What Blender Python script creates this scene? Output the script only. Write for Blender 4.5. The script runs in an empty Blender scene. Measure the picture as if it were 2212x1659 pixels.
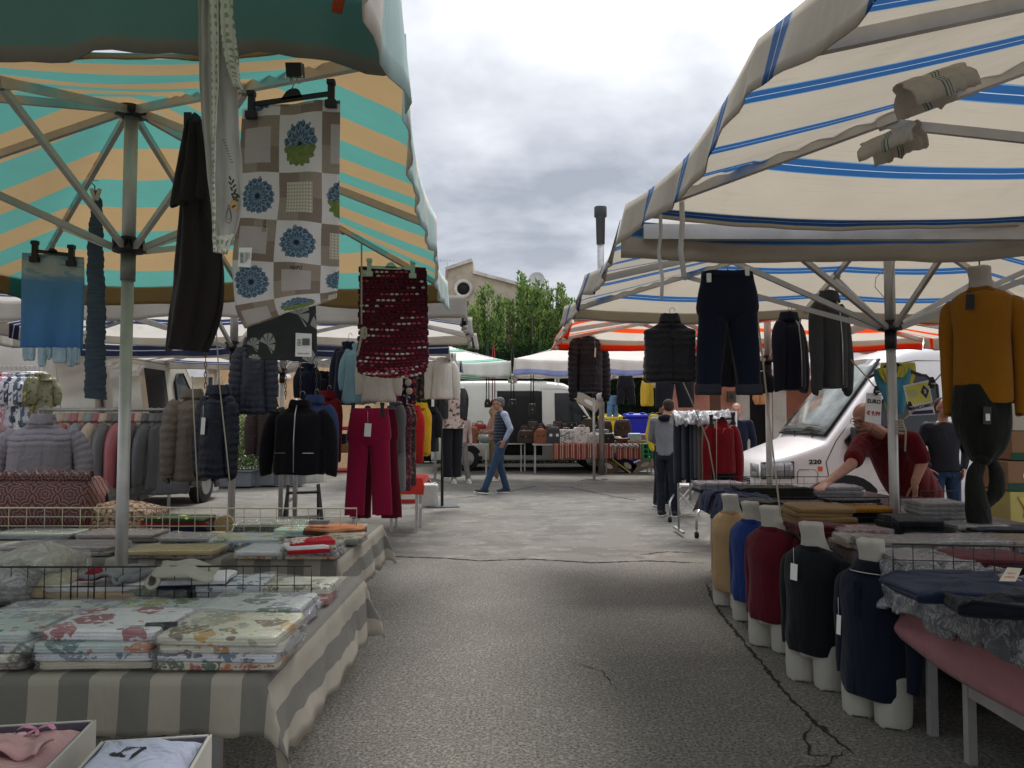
import bpy, math, random
from mathutils import Vector, Matrix, noise as MN
R = math.radians; V = Vector; pi = math.pi
SC = bpy.context.scene; COL = SC.collection
# ---------------------------------------------------------------- camera
TH = math.atan((905-829.5)/1662.); CAMZ = 1.38; F = 1662.
cd = bpy.data.cameras.new('camera'); cam = bpy.data.objects.new('camera', cd); COL.objects.link(cam)
cd.sensor_width = 36; cd.lens = 36*F/2212; cd.clip_end = 3000; cd.clip_start = .02
cam.location = (0, 0, CAMZ); cam.rotation_euler = (pi/2+TH, 0, 0); SC.camera = cam
# ---------------------------------------------------------------- node helper
class NT:
    def __init__(s, tree): s.t = tree; s.N = tree.nodes; s.L = tree.links
    def set(s, sock, v):
        if v is None: return
        if hasattr(v, 'is_output'): s.L.new(v, sock)
        else:
            if isinstance(v, (tuple, list)) and len(v) == 3 and sock.type == 'RGBA': v = (*v, 1)
            sock.default_value = v
    def n(s, typ, ins={}, **kw):
        nd = s.N.new('ShaderNode'+typ)
        for k, v in kw.items(): setattr(nd, k, v)
        for k, v in ins.items(): s.set(nd.inputs[k], v)
        return nd
    def m(s, op, a, b=None, c=None, cl=False):
        nd = s.N.new('ShaderNodeMath'); nd.operation = op; nd.use_clamp = cl
        s.set(nd.inputs[0], a); s.set(nd.inputs[1], b)
        if c is not None: s.set(nd.inputs[2], c)
        return nd.outputs[0]
    def mix(s, f, a, b, bt='MIX'):
        nd = s.N.new('ShaderNodeMix'); nd.data_type = 'RGBA'; nd.blend_type = bt
        s.set(nd.inputs[0], f); s.set(nd.inputs[6], a); s.set(nd.inputs[7], b); return nd.outputs[2]
    def uv(s):
        o = s.n('TexCoord').outputs['UV']; x = s.n('SeparateXYZ', {0: o}); return o, x.outputs[0], x.outputs[1]
    def obj(s): return s.n('TexCoord').outputs['Object']
    def pos(s): return s.n('NewGeometry').outputs['Position']
    def scl(s, v, sx, sy, sz): return s.n('Mapping', {'Vector': v, 'Scale': (sx, sy, sz)}).outputs[0]
    def noise(s, v, sc, det=3, ro=.5, dist=0, out='Fac'):
        return s.n('TexNoise', {'Vector': v, 'Scale': sc, 'Detail': det, 'Roughness': ro, 'Distortion': dist}).outputs[out]
    def vor(s, v, sc, out='Distance', feature='F1', rnd=1):
        return s.n('TexVoronoi', {'Vector': v, 'Scale': sc, 'Randomness': rnd}, feature=feature).outputs[out]
    def ramp(s, f, stops, const=False):
        nd = s.N.new('ShaderNodeValToRGB'); cr = nd.color_ramp
        if const: cr.interpolation = 'CONSTANT'
        while len(cr.elements) < len(stops): cr.elements.new(.5)
        for e, (p, c) in zip(cr.elements, stops):
            e.position = p; e.color = (*c, 1) if len(c) == 3 else c
        s.set(nd.inputs[0], f); return nd.outputs[0]
def H(h):
    h = h.lstrip('#'); o = []
    for i in (0, 2, 4):
        c = int(h[i:i+2], 16)/255; o.append(c/12.92 if c <= .04045 else ((c+.055)/1.055)**2.4)
    return tuple(o)
def col(c): return H(c) if isinstance(c, str) else tuple(c)
# ---------------------------------------------------------------- world
wd = bpy.data.worlds.new('World'); SC.world = wd; wd.use_nodes = True; wd.node_tree.nodes.clear()
w = NT(wd.node_tree)
SUN_EL, SUN_AZ = R(58), R(12)
sky = w.n('TexSky', sky_type='NISHITA', sun_disc=False, sun_elevation=SUN_EL, sun_rotation=SUN_AZ, air_density=1.0, dust_density=3.0)
g = w.n('TexCoord').outputs['Generated']; sx = w.n('SeparateXYZ', {0: g})
zz = w.m('ADD', w.m('MAXIMUM', sx.outputs[2], 0), .22)
cv = w.n('CombineXYZ', {0: w.m('DIVIDE', sx.outputs[0], zz), 1: w.m('DIVIDE', sx.outputs[1], zz), 2: .37}).outputs[0]
n1 = w.noise(cv, 1.15, 6, .52, .25); n2 = w.noise(cv, 3.6, 5, .5, .1)
nn = w.m('ADD', w.m('MULTIPLY', n1, .78), w.m('MULTIPLY', n2, .22))
sd = V((math.sin(SUN_AZ)*math.cos(R(38)), math.cos(SUN_AZ)*math.cos(R(38)), math.sin(R(38))))
dp = w.n('VectorMath', {0: g, 1: tuple(sd)}, operation='DOT_PRODUCT').outputs['Value']
gl = w.m('POWER', w.m('MAXIMUM', dp, 0), 26.)
fac = w.m('ADD', nn, w.m('MULTIPLY', gl, .09))
cc = w.ramp(fac, [(.41, (2.7, 2.95, 3.45)), (.47, (4.0, 4.25, 4.75)), (.54, (5.5, 5.7, 6.15)), (.62, (7.6, 7.7, 8.0)), (.70, (11, 11, 11))])
hz = w.m('SUBTRACT', 1, w.m('MULTIPLY', w.m('MAXIMUM', sx.outputs[2], 0), 4.5), cl=True)
cc = w.mix(w.m('MULTIPLY', hz, .6), cc, (6.6, 6.7, 7.1))
lift = w.n('MapRange', {0: sx.outputs[2], 1: .5, 2: .88, 3: .86, 4: 1.75}).outputs[0]
hi = w.ramp(fac, [(.60, (1, 1, 1)), (.68, (1.6, 1.6, 1.58))])
cc = w.n('VectorMath', {0: w.mix(1, cc, hi, 'MULTIPLY'), 3: lift}, operation='SCALE').outputs[0]
fin = w.mix(.95, sky.outputs[0], cc)
bg = w.n('Background', {'Color': fin, 'Strength': .115}); ow = w.n('OutputWorld', {'Surface': bg.outputs[0]})
# ---------------------------------------------------------------- sun
sl = bpy.data.lights.new('sun', 'SUN'); sl.energy = 2.3; sl.angle = R(22); sl.color = (1, .97, .92)
so = bpy.data.objects.new('sun', sl); COL.objects.link(so)
sdir = V((math.sin(SUN_AZ)*math.cos(SUN_EL), math.cos(SUN_AZ)*math.cos(SUN_EL), math.sin(SUN_EL)))
so.rotation_euler = sdir.to_track_quat('Z', 'Y').to_euler()
SC.view_settings.view_transform = 'Standard'; SC.view_settings.look = 'None'; SC.view_settings.exposure = 0.6; SC.view_settings.gamma = 1
# ---------------------------------------------------------------- placing
def P(u, v, Y):
    x = (u-1106)/F; y = (829.5-v)/F
    t = Y/(math.cos(TH)-y*math.sin(TH)); return V((x*t, Y, CAMZ+(math.sin(TH)+y*math.cos(TH))*t))
def G(u, v, z=0):
    x = (u-1106)/F; y = (829.5-v)/F
    t = (z-CAMZ)/(math.sin(TH)+y*math.cos(TH)); return V((x*t, t*(math.cos(TH)-y*math.sin(TH)), z))
def PX(px, Y): return px/F*Y       # metres spanned by px pixels at depth Y
# ---------------------------------------------------------------- mesh builder
class MB:
    def __init__(s): s.v = []; s.f = []; s.uv = []; s.mi = []; s.sm = []; s.k = 0; s.M = None
    def add(s, vs, fs, uvs=None, smooth=True):
        o = len(s.v)
        for i, p in enumerate(vs):
            p = V(p); s.v.append(s.M @ p if s.M else p)
            s.uv.append(uvs[i] if uvs else (p.x, p.z if abs(p.z) > 1e-9 else p.y))
        for f in fs: s.f.append([o+i for i in f]); s.mi.append(s.k); s.sm.append(smooth)
        return s
    def box(s, c, sz, rz=0, rx=0, ry=0):
        m = Matrix.Translation(V(c)) @ Matrix.Rotation(rz, 4, 'Z') @ Matrix.Rotation(rx, 4, 'X') @ Matrix.Rotation(ry, 4, 'Y')
        a, b, h = sz[0]/2, sz[1]/2, sz[2]/2
        vs = [m @ V((x, y, z)) for z in (-h, h) for x, y in ((-a, -b), (a, -b), (a, b), (-a, b))]
        return s.add(vs, [(3, 2, 1, 0), (4, 5, 6, 7), (0, 1, 5, 4), (1, 2, 6, 5), (2, 3, 7, 6), (3, 0, 4, 7)], smooth=False)
    def bar(s, a, b, w, h=None, up=(0, 0, 1)):
        a, b = V(a), V(b); h = h or w; d = (b-a).normalized(); u = V(up)
        if abs(d.dot(u)) > .98: u = V((1, 0, 0))
        x = d.cross(u).normalized(); y = x.cross(d)
        vs = [p+x*i*w/2+y*j*h/2 for p in (a, b) for i, j in ((-1, -1), (1, -1), (1, 1), (-1, 1))]
        return s.add(vs, [(0, 1, 2, 3), (7, 6, 5, 4), (0, 4, 5, 1), (1, 5, 6, 2), (2, 6, 7, 3), (3, 7, 4, 0)], smooth=False)
    def tube(s, pts, r, n=8, cap=True, flat=1.0, closed=False, up=None):
        pts = [V(p) for p in pts]; rs = r if isinstance(r, (list, tuple)) else [r]*len(pts)
        rings = []; pu = None; L = 0
        for i, p in enumerate(pts):
            d = (pts[min(i+1, len(pts)-1)]-pts[max(i-1, 0)]).normalized()
            u = pu if pu else (V(up) if up else (V((0, 0, 1)) if abs(d.z) < .9 else V((0, 1, 0))))
            x = d.cross(u)
            if x.length < 1e-6: x = d.cross(V((1, .3, 0)))
            x.normalize(); y = x.cross(d); pu = y
            rings.append([p+x*rs[i]*math.cos(2*pi*k/n)+y*rs[i]*flat*math.sin(2*pi*k/n) for k in range(n)])
        return s.loft(rings, cap)
    def loft(s, rings, cap=True, uvs=None):
        n = len(rings[0]); vs = [p for r in rings for p in r]; fs = []
        uv = []; L = 0
        if uvs is None:
            per = [sum((V(r[(k+1) % n])-V(r[k])).length for k in range(n)) for r in rings]; mp = max(per)
            for i, r in enumerate(rings):
                if i: L += (V(r[0])-V(rings[i-1][0])).length
                for k in range(n): uv.append((mp*abs(2*k/n-1)*.5, L))
        else: uv = uvs
        for i in range(len(rings)-1):
            for k in range(n):
                a = i*n+k; b = i*n+(k+1) % n; fs.append((a, b, b+n, a+n))
        if cap: fs.append(tuple(range(n-1, -1, -1))); fs.append(tuple((len(rings)-1)*n+k for k in range(n)))
        return s.add(vs, fs, uv)
    def grid(s, fn, nu, nv, uvf=None, closed=False):
        vs, uv, fs = [], [], []
        for j in range(nv+1):
            for i in range(nu+1):
                u, v = i/nu, j/nv; vs.append(fn(u, v)); uv.append(uvf(u, v) if uvf else (u, v))
        for j in range(nv):
            for i in range(nu):
                a = j*(nu+1)+i; fs.append((a, a+1, a+nu+2, a+nu+1))
        return s.add(vs, fs, uv)
    def lathe(s, prof, c=(0, 0, 0), n=20, ax=None, cap=True):
        c = V(c); m = ax.to_track_quat('Z', 'Y').to_matrix() if ax is not None else Matrix.Identity(3)
        return s.loft([[c+m @ V((r*math.cos(2*pi*k/n), r*math.sin(2*pi*k/n), z)) for k in range(n)] for r, z in prof], cap)
    def ell(s, c, r, n=14, m=9, rot=None):
        c = V(c); rings = []
        for j in range(1, m):
            a = -pi/2+pi*j/m
            rings.append([V((r[0]*math.cos(a)*math.cos(2*pi*k/n), r[1]*math.cos(a)*math.sin(2*pi*k/n), r[2]*math.sin(a))) for k in range(n)])
        if rot: rings = [[rot @ p for p in q] for q in rings]
        return s.loft([[c+p for p in q] for q in rings])
    def cap(s, a, b, ra, rb, n=10):
        a, b = V(a), V(b); d = (b-a); L = d.length; d = d.normalized() if L > 1e-6 else V((0, 0, 1))
        pts = [a-d*ra*.92, a-d*ra*.6, a, b, b+d*rb*.6, b+d*rb*.92]
        return s.tube(pts, [ra*.35, ra*.8, ra, rb, rb*.8, rb*.35], n)
    def prism(s, poly, fn, d0, d1):
        n = len(poly); vs = [fn(x, y, d0) for x, y in poly]+[fn(x, y, d1) for x, y in poly]
        fs = [tuple(range(n)), tuple(range(2*n-1, n-1, -1))]+[(k, k+n, (k+1) % n+n, (k+1) % n) for k in range(n)]
        return s.add(vs, fs, [p for p in poly]*2, smooth=False)
    def poly(s, pts, smooth=False, uvs=None): return s.add(pts, [tuple(range(len(pts)))], uvs, smooth)
    def build(s, name, mats, parent=None, local=False, bevel=0, thick=0, sub=0, remesh=0, smooth=0, auto=True, cat=None, label=None, group=None, kind=None):
        if not isinstance(mats, (list, tuple)): mats = [mats]
        me = bpy.data.meshes.new(name); vs = s.v; loc = V((0, 0, 0))
        if parent is not None and not local:
            inv = WM(parent).inverted(); vs = [inv @ p for p in vs]
        elif parent is None:
            xs = [p.x for p in vs]; ys = [p.y for p in vs]; zs = [p.z for p in vs]
            loc = V(((min(xs)+max(xs))/2, (min(ys)+max(ys))/2, min(zs))); vs = [p-loc for p in vs]
        me.from_pydata([tuple(p) for p in vs], [], s.f); 
        for m in mats: me.materials.append(m)
        me.polygons.foreach_set('material_index', s.mi); me.polygons.foreach_set('use_smooth', s.sm)
        ul = me.uv_layers.new(name='uv'); li = [0]*len(me.loops); me.loops.foreach_get('vertex_index', li)
        fl = []
        for i in li: fl.extend(s.uv[i][:2])
        ul.data.foreach_set('uv', fl); me.update()
        o = bpy.data.objects.new(name, me); COL.objects.link(o); o.location = loc; o.parent = parent
        if remesh:
            md = o.modifiers.new('r', 'REMESH'); md.mode = 'VOXEL'; md.voxel_size = remesh; md.use_smooth_shade = True
        if smooth:
            md = o.modifiers.new('s', 'SMOOTH'); md.iterations = smooth; md.factor = .5
        if bevel:
            md = o.modifiers.new('b', 'BEVEL'); md.width = bevel; md.segments = 2; md.limit_method = 'ANGLE'
        if thick:
            md = o.modifiers.new('t', 'SOLIDIFY'); md.thickness = thick; md.offset = 0
        if sub:
            md = o.modifiers.new('u', 'SUBSURF'); md.levels = sub; md.render_levels = sub
        if label: tag(o, label, cat, group)
        if kind: o['kind'] = kind
        return o
def WM(o):
    m = Matrix.Identity(4)
    while o is not None:
        m = Matrix.LocRotScale(o.location, o.rotation_euler, o.scale) @ m; o = o.parent
    return m
def tag(o, label=None, cat=None, group=None, kind=None):
    if label: o['label'] = label
    if cat: o['category'] = cat
    if group: o['group'] = group
    if kind: o['kind'] = kind
    return o
def thing(name, label, cat, loc=(0, 0, 0), rz=0, group=None):
    o = bpy.data.objects.new(name, None); COL.objects.link(o); o.location = V(loc); o.rotation_euler = (0, 0, rz); o.empty_display_size = .1
    return tag(o, label, cat, group)
def relabel(o, l): o['label'] = l; return o
# ---------------------------------------------------------------- materials
_mc = {}
def mat(name, c=(.5, .5, .5), rough=.75, metal=0, var=.12, vs=4, bump=.25, bs=60, fold=0, fs=7, transl=0, spec=.35, coat=0, cr=.15, wrap=0, sheen=0, pat=None, dirt=0, alpha=1, trans=0, emit=0):
    if name in _mc: return _mc[name]
    m = bpy.data.materials.new(name); m.use_nodes = True; m.node_tree.nodes.clear(); t = NT(m.node_tree); _mc[name] = m
    c = col(c); ob = t.obj()
    base = pat(t) if pat else None
    if base is None:
        rg = t.n('RGB'); rg.outputs[0].default_value = (*c, 1); base = rg.outputs[0]
    if var:
        nz = t.noise(ob, vs, 4, .6)
        k = t.n('MapRange', {0: nz, 1: .25, 2: .75, 3: 1-var, 4: 1+var}).outputs[0]
        vm = t.n('VectorMath', {0: base, 3: k}, operation='SCALE').outputs[0]; base = vm
    if wrap:
        fr = t.m('ABSOLUTE', t.m('SUBTRACT', t.noise(t.scl(ob, 1, 1.6, 1), 9, 5, .65, .9), .5)); base = t.mix(t.n('MapRange', {0: fr, 1: 0, 2: .035, 3: .45*min(1, wrap), 4: .10}).outputs[0], base, (.62, .62, .62))  # glints and milky haze of the film painted into the base colour
    if dirt:
        dn = t.noise(ob, 2.3, 6, .65); df = t.n('MapRange', {0: dn, 1: .5, 2: .75, 3: 0, 4: dirt}).outputs[0]
        base = t.mix(df, base, (.09, .08, .065))
    pb = t.n('BsdfPrincipled', {'Base Color': base, 'Roughness': rough, 'Metallic': metal, 'Specular IOR Level': spec, 'Coat Weight': coat, 'Coat Roughness': cr, 'Coat IOR': 2.1 if wrap else 1.5, 'Sheen Weight': sheen, 'Alpha': alpha, 'Transmission Weight': trans})
    if emit: pb.inputs['Emission Color'].default_value = (*c, 1); pb.inputs['Emission Strength'].default_value = emit
    nrm = None
    if fold:
        nrm = t.n('Bump', {'Height': t.noise(t.scl(ob, 1, 1, .45), fs, 3, .55, .6), 'Strength': min(1, fold), 'Distance': .06}).outputs[0]
    if bump:
        bi = {'Height': t.noise(ob, bs, 3, .6), 'Strength': bump, 'Distance': .004}
        if nrm: bi['Normal'] = nrm
        nrm = t.n('Bump', bi).outputs[0]
    if nrm: t.L.new(nrm, pb.inputs['Normal'])
    if wrap:
        rn = t.m('ABSOLUTE', t.m('SUBTRACT', t.noise(t.scl(ob, 1, 1.4, 1), 13, 5, .6, 1.6), .5))
        t.L.new(t.n('Bump', {'Height': rn, 'Strength': 1, 'Distance': .05*wrap}).outputs[0], pb.inputs['Coat Normal'])
    out = pb.outputs[0]
    if transl:
        tl = t.n('BsdfTranslucent', {'Color': base}); out = t.n('MixShader', {0: transl, 1: out, 2: tl.outputs[0]}).outputs[0]
    t.n('OutputMaterial', {'Surface': out}); return m
def cloth(c, **k):
    c = col(c); nm = 'cloth_%02x%02x%02x' % tuple(int(min(1, x)*255) for x in c)+''.join(f'{a}{b}' for a, b in sorted(k.items()))
    k.setdefault('fold', .5); k.setdefault('rough', .9); k.setdefault('bs', 220); k.setdefault('bump', .3); k.setdefault('spec', .15); k.setdefault('sheen', .1)
    return mat(nm[:60], c, **k)
def wrapm(c, **k):   # cloth in a clear bag
    c = col(c); nm = 'bagged_%02x%02x%02x' % tuple(int(min(1, x)*255) for x in c)+''.join(f'{a}{b}' for a, b in sorted(k.items()))
    k.setdefault('fold', .4); k.setdefault('coat', .9); k.setdefault('cr', .12); k.setdefault('wrap', .8); k.setdefault('rough', .8)
    return mat(nm[:60], c, **k)
def filmm():
    m = bpy.data.materials.new('clear_film'); m.use_nodes = True; m.node_tree.nodes.clear(); t = NT(m.node_tree); ob = t.obj()
    n1 = t.m('ABSOLUTE', t.m('SUBTRACT', t.noise(t.scl(ob, 1, 1.3, 1), 16, 5, .62, .8), .5)); bp = t.n('Bump', {'Height': n1, 'Strength': 1, 'Distance': .06}).outputs[0]
    rid = t.n('MapRange', {0: n1, 1: 0, 2: .022, 3: .24, 4: .015}).outputs[0]
    gls = t.n('BsdfGlossy', {'Color': (1, 1, 1, 1), 'Roughness': .10, 'Normal': bp}); df = t.n('BsdfDiffuse', {'Color': (.75, .75, .76, 1)}); mx = t.n('MixShader', {0: .30, 1: gls.outputs[0], 2: df.outputs[0]})
    fr = t.n('Fresnel', {'IOR': 1.6, 'Normal': bp}).outputs[0]; f = t.m('ADD', t.m('MULTIPLY', fr, .42), rid, cl=True)
    t.n('OutputMaterial', {'Surface': t.n('MixShader', {0: f, 1: t.n('BsdfTransparent').outputs[0], 2: mx.outputs[0]}).outputs[0]}); return m
M_FILM = filmm()
def metalm(): return mat('galvanised_steel', (.42, .42, .41), rough=.38, metal=.85, var=.25, vs=8, bump=.1, bs=30, dirt=.25)
M_STEEL = metalm()
M_ALU = mat('aluminium_tube', (.5, .49, .47), rough=.45, metal=.6, var=.15, vs=6, bump=.08, dirt=.3)
M_BLACK = mat('black_plastic', (.018, .018, .02), rough=.45, bump=.1)
M_WHITEP = mat('white_plastic', (.78, .78, .76), rough=.4, bump=.05)
M_RUB = mat('rubber', (.02, .02, .02), rough=.85)
M_ROPE = mat('rope', (.45, .4, .32), rough=.9, bs=300, bump=.6)
M_GLASS = mat('window_glass', (.03, .035, .04), rough=.08, spec=.25, var=.3, vs=1.2, bump=0)
M_WIRE_B = mat('black_wire', (.03, .028, .025), rough=.5, metal=.3)
M_WIRE_C = mat('cream_wire', (.5, .45, .33), rough=.55, dirt=.5)
M_PAPER = mat('white_card', (.8, .79, .76), rough=.6, var=.04, bump=.05)
M_SKIN = mat('skin', (.36, .19, .13), rough=.5, var=.1, vs=12, bump=.15, bs=90, spec=.35)
M_WOOD = mat('wood', (.32, .2, .11), rough=.6, pat=lambda t: t.ramp(t.noise(t.scl(t.obj(), 3, 3, 30), 3, 4), [(.3, (.22, .13, .07)), (.7, (.4, .26, .15))]))
def stripes(stops, freq, axis=1, wob=0.0, vecnoise=2, ph=0):
    def f(t):
        o, u, v = t.uv(); a = v if axis else u
        if wob: a = t.m('ADD', a, t.m('MULTIPLY', t.m('SUBTRACT', t.noise(o, vecnoise, 2), .5), wob))
        return t.ramp(t.m('FRACT', t.m('MULTIPLY', t.m('ADD', a, 50+ph), freq)), [(p, col(c)) for p, c in stops], True)
    return f
def floral(base, cols, sc=14, th=.34, base2=None):
    def f(t):
        o, u, v = t.uv(); d = t.noise(o, sc*1.5, 2, .5, out='Color')
        o2 = t.n('VectorMath', {0: o, 1: t.n('VectorMath', {0: d, 3: .05}, operation='SCALE').outputs[0]}, operation='ADD').outputs[0]
        vd = t.vor(o2, sc); vc = t.n('SeparateColor', {0: t.vor(o2, sc, 'Color')}).outputs[0]
        k = len(cols); c = t.ramp(vc, [(i/k, col(x)) for i, x in enumerate(cols)], True)
        msk = t.m('LESS_THAN', vd, t.m('MULTIPLY', t.n('SeparateColor', {0: t.vor(o2, sc, 'Color')}).outputs[1], th*1.6))
        pet = t.m('GREATER_THAN', t.noise(o, sc*5, 2), .42); msk = t.m('MULTIPLY', msk, pet)
        b = t.mix(t.noise(o, 5, 2), col(base), col(base2 or base))
        v2 = t.vor(o2, sc*2.7); k2 = t.n('SeparateColor', {0: t.vor(o2, sc*2.7, 'Color')}); m2 = t.m('MULTIPLY', t.m('LESS_THAN', v2, t.m('MULTIPLY', k2.outputs[2], .42)), t.m('GREATER_THAN', t.noise(o, sc*.7, 2), .46))
        b = t.mix(m2, b, t.ramp(k2.outputs[0], [(i/k, col(x)) for i, x in enumerate(cols[::-1])], True))
        return t.mix(msk, b, c)
    return f
# ---------------------------------------------------------------- text
def text_mesh(txt, size, bold=0, sx=1):
    cu = bpy.data.curves.new('t', 'FONT'); cu.body = txt; cu.size = size; cu.align_x = 'CENTER'; cu.align_y = 'CENTER'; cu.offset = bold; cu.resolution_u = 3
    o = bpy.data.objects.new('t', cu); COL.objects.link(o)
    dg = bpy.context.evaluated_depsgraph_get(); me = bpy.data.meshes.new_from_object(o.evaluated_get(dg))
    vs = [V((v.co.x*sx, v.co.y, 0)) for v in me.vertices]; fs = [tuple(p.vertices) for p in me.polygons]
    bpy.data.objects.remove(o); bpy.data.meshes.remove(me); return vs, fs
def add_text(mb, txt, size, o, ex, ey, bold=0, sx=1):
    vs, fs = text_mesh(txt, size, bold, sx); o, ex, ey = V(o), V(ex).normalized(), V(ey).normalized()
    mb.add([o+ex*p.x+ey*p.y for p in vs], fs, smooth=False); return mb
rnd = random.Random(7)
# ================================================================ GROUND
def ground_pat(t):
    p = t.pos(); s = t.n('SeparateXYZ', {0: p}); y = s.outputs[1]
    far = t.m('GREATER_THAN', t.m('ADD', y, t.m('MULTIPLY', t.m('SUBTRACT', t.noise(p, 1.1, 5), .5), .55)), 7.55)
    ag = t.noise(p, 70, 4, .75); vo = t.vor(p, 120)
    near = t.ramp(ag, [(.34, (.035, .033, .028)), (.46, (.115, .108, .094)), (.58, (.20, .188, .165)), (.70, (.35, .33, .295))])
    near = t.mix(t.m('GREATER_THAN', t.n('SeparateColor', {0: t.vor(p, 75, 'Color')}).outputs[0], .93), near, (.215, .205, .18))
    patch = t.n('MapRange', {0: t.noise(p, .8, 5, .62), 1: .35, 2: .7, 3: .86, 4: 1.14}).outputs[0]
    near = t.n('VectorMath', {0: near, 3: patch}, operation='SCALE').outputs[0]
    fb = t.mix(t.noise(p, 60, 3, .7), (.105, .098, .085), (.19, .179, .158))
    st = t.n('MapRange', {0: t.noise(t.scl(p, .8, 1.1, 1), 1.3, 10, .78, .3), 1: .50, 2: .535, 3: 0, 4: .55}).outputs[0]
    fb = t.mix(st, fb, (.085, .081, .073))
    st2 = t.n('MapRange', {0: t.noise(t.scl(p, .8, 1, 1), 2.6, 10, .8), 1: .545, 2: .58, 3: 0, 4: .6}).outputs[0]
    fb = t.mix(st2, fb, (.24, .227, .2))
    return t.mix(far, near, fb)
M_GROUND = mat('old_asphalt', rough=.88, var=0, bump=.9, bs=150, spec=.3, pat=ground_pat)
def gz(x, y): return 0
mb = MB(); mb.grid(lambda u, v: V((-200+400*u, -30+430*v, 0)), 8, 8)
mb.build('ground', M_GROUND, kind='structure')
M_CRACK = mat('crack_dark', (.022, .02, .018), rough=1, var=.3)  # dark crack colour for thin ribbons laid on the asphalt
def crack(pts, w, seed, name='road_crack'):
    r = random.Random(seed); mb = MB(); P2 = []
    for a, b in zip(pts[:-1], pts[1:]):
        a, b = V(a), V(b); n = max(3, int((b-a).length/.035))
        for i in range(n): P2.append(a.lerp(b, i/n)+V((r.uniform(-1, 1), r.uniform(-1, 1), 0))*.011)
    vs = []
    for i, p in enumerate(P2):
        d = (P2[min(i+1, len(P2)-1)]-P2[max(0, i-1)]).normalized(); q = V((-d.y, d.x, 0)); ww = w*r.uniform(.3, 1.3)*min(1, (i+1)/6, (len(P2)-i)/6)
        for s_ in (-1, 1): pp = p+q*ww*s_; pp.z = .004; vs.append(pp)
    mb.add(vs, [(2*i, 2*i+1, 2*i+3, 2*i+2) for i in range(len(P2)-1)], smooth=False)
    mb.build(name, M_CRACK, kind='structure')
g = lambda *a: [G(u, v) for u, v in a]
crack(g((1525, 1260), (1545, 1310), (1600, 1380), (1660, 1450), (1700, 1500), (1760, 1560), (1830, 1620), (1870, 1650)), .011, 1)
crack(g((1760, 1560), (1735, 1590), (1750, 1630), (1830, 1640)), .006, 2)
crack(g((1830, 1620), (1780, 1655), (1700, 1662)), .007, 3)
crack(g((800, 1195), (860, 1203), (960, 1206), (1040, 1212), (1150, 1208), (1280, 1216), (1400, 1212), (1530, 1217)), .017, 4)
crack(g((1370, 1200), (1440, 1192), (1530, 1196)), .012, 5)
crack(g((1080, 1066), (1160, 1050), (1230, 1052), (1300, 1068), (1380, 1082)), .02, 6)
crack(g((950, 1080), (1010, 1074), (1060, 1068)), .018, 7)
crack(g((1640, 1290), (1600, 1330), (1620, 1370)), .005, 8)
crack(g((1230, 1430), (1300, 1450), (1340, 1500)), .004, 9)

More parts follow.
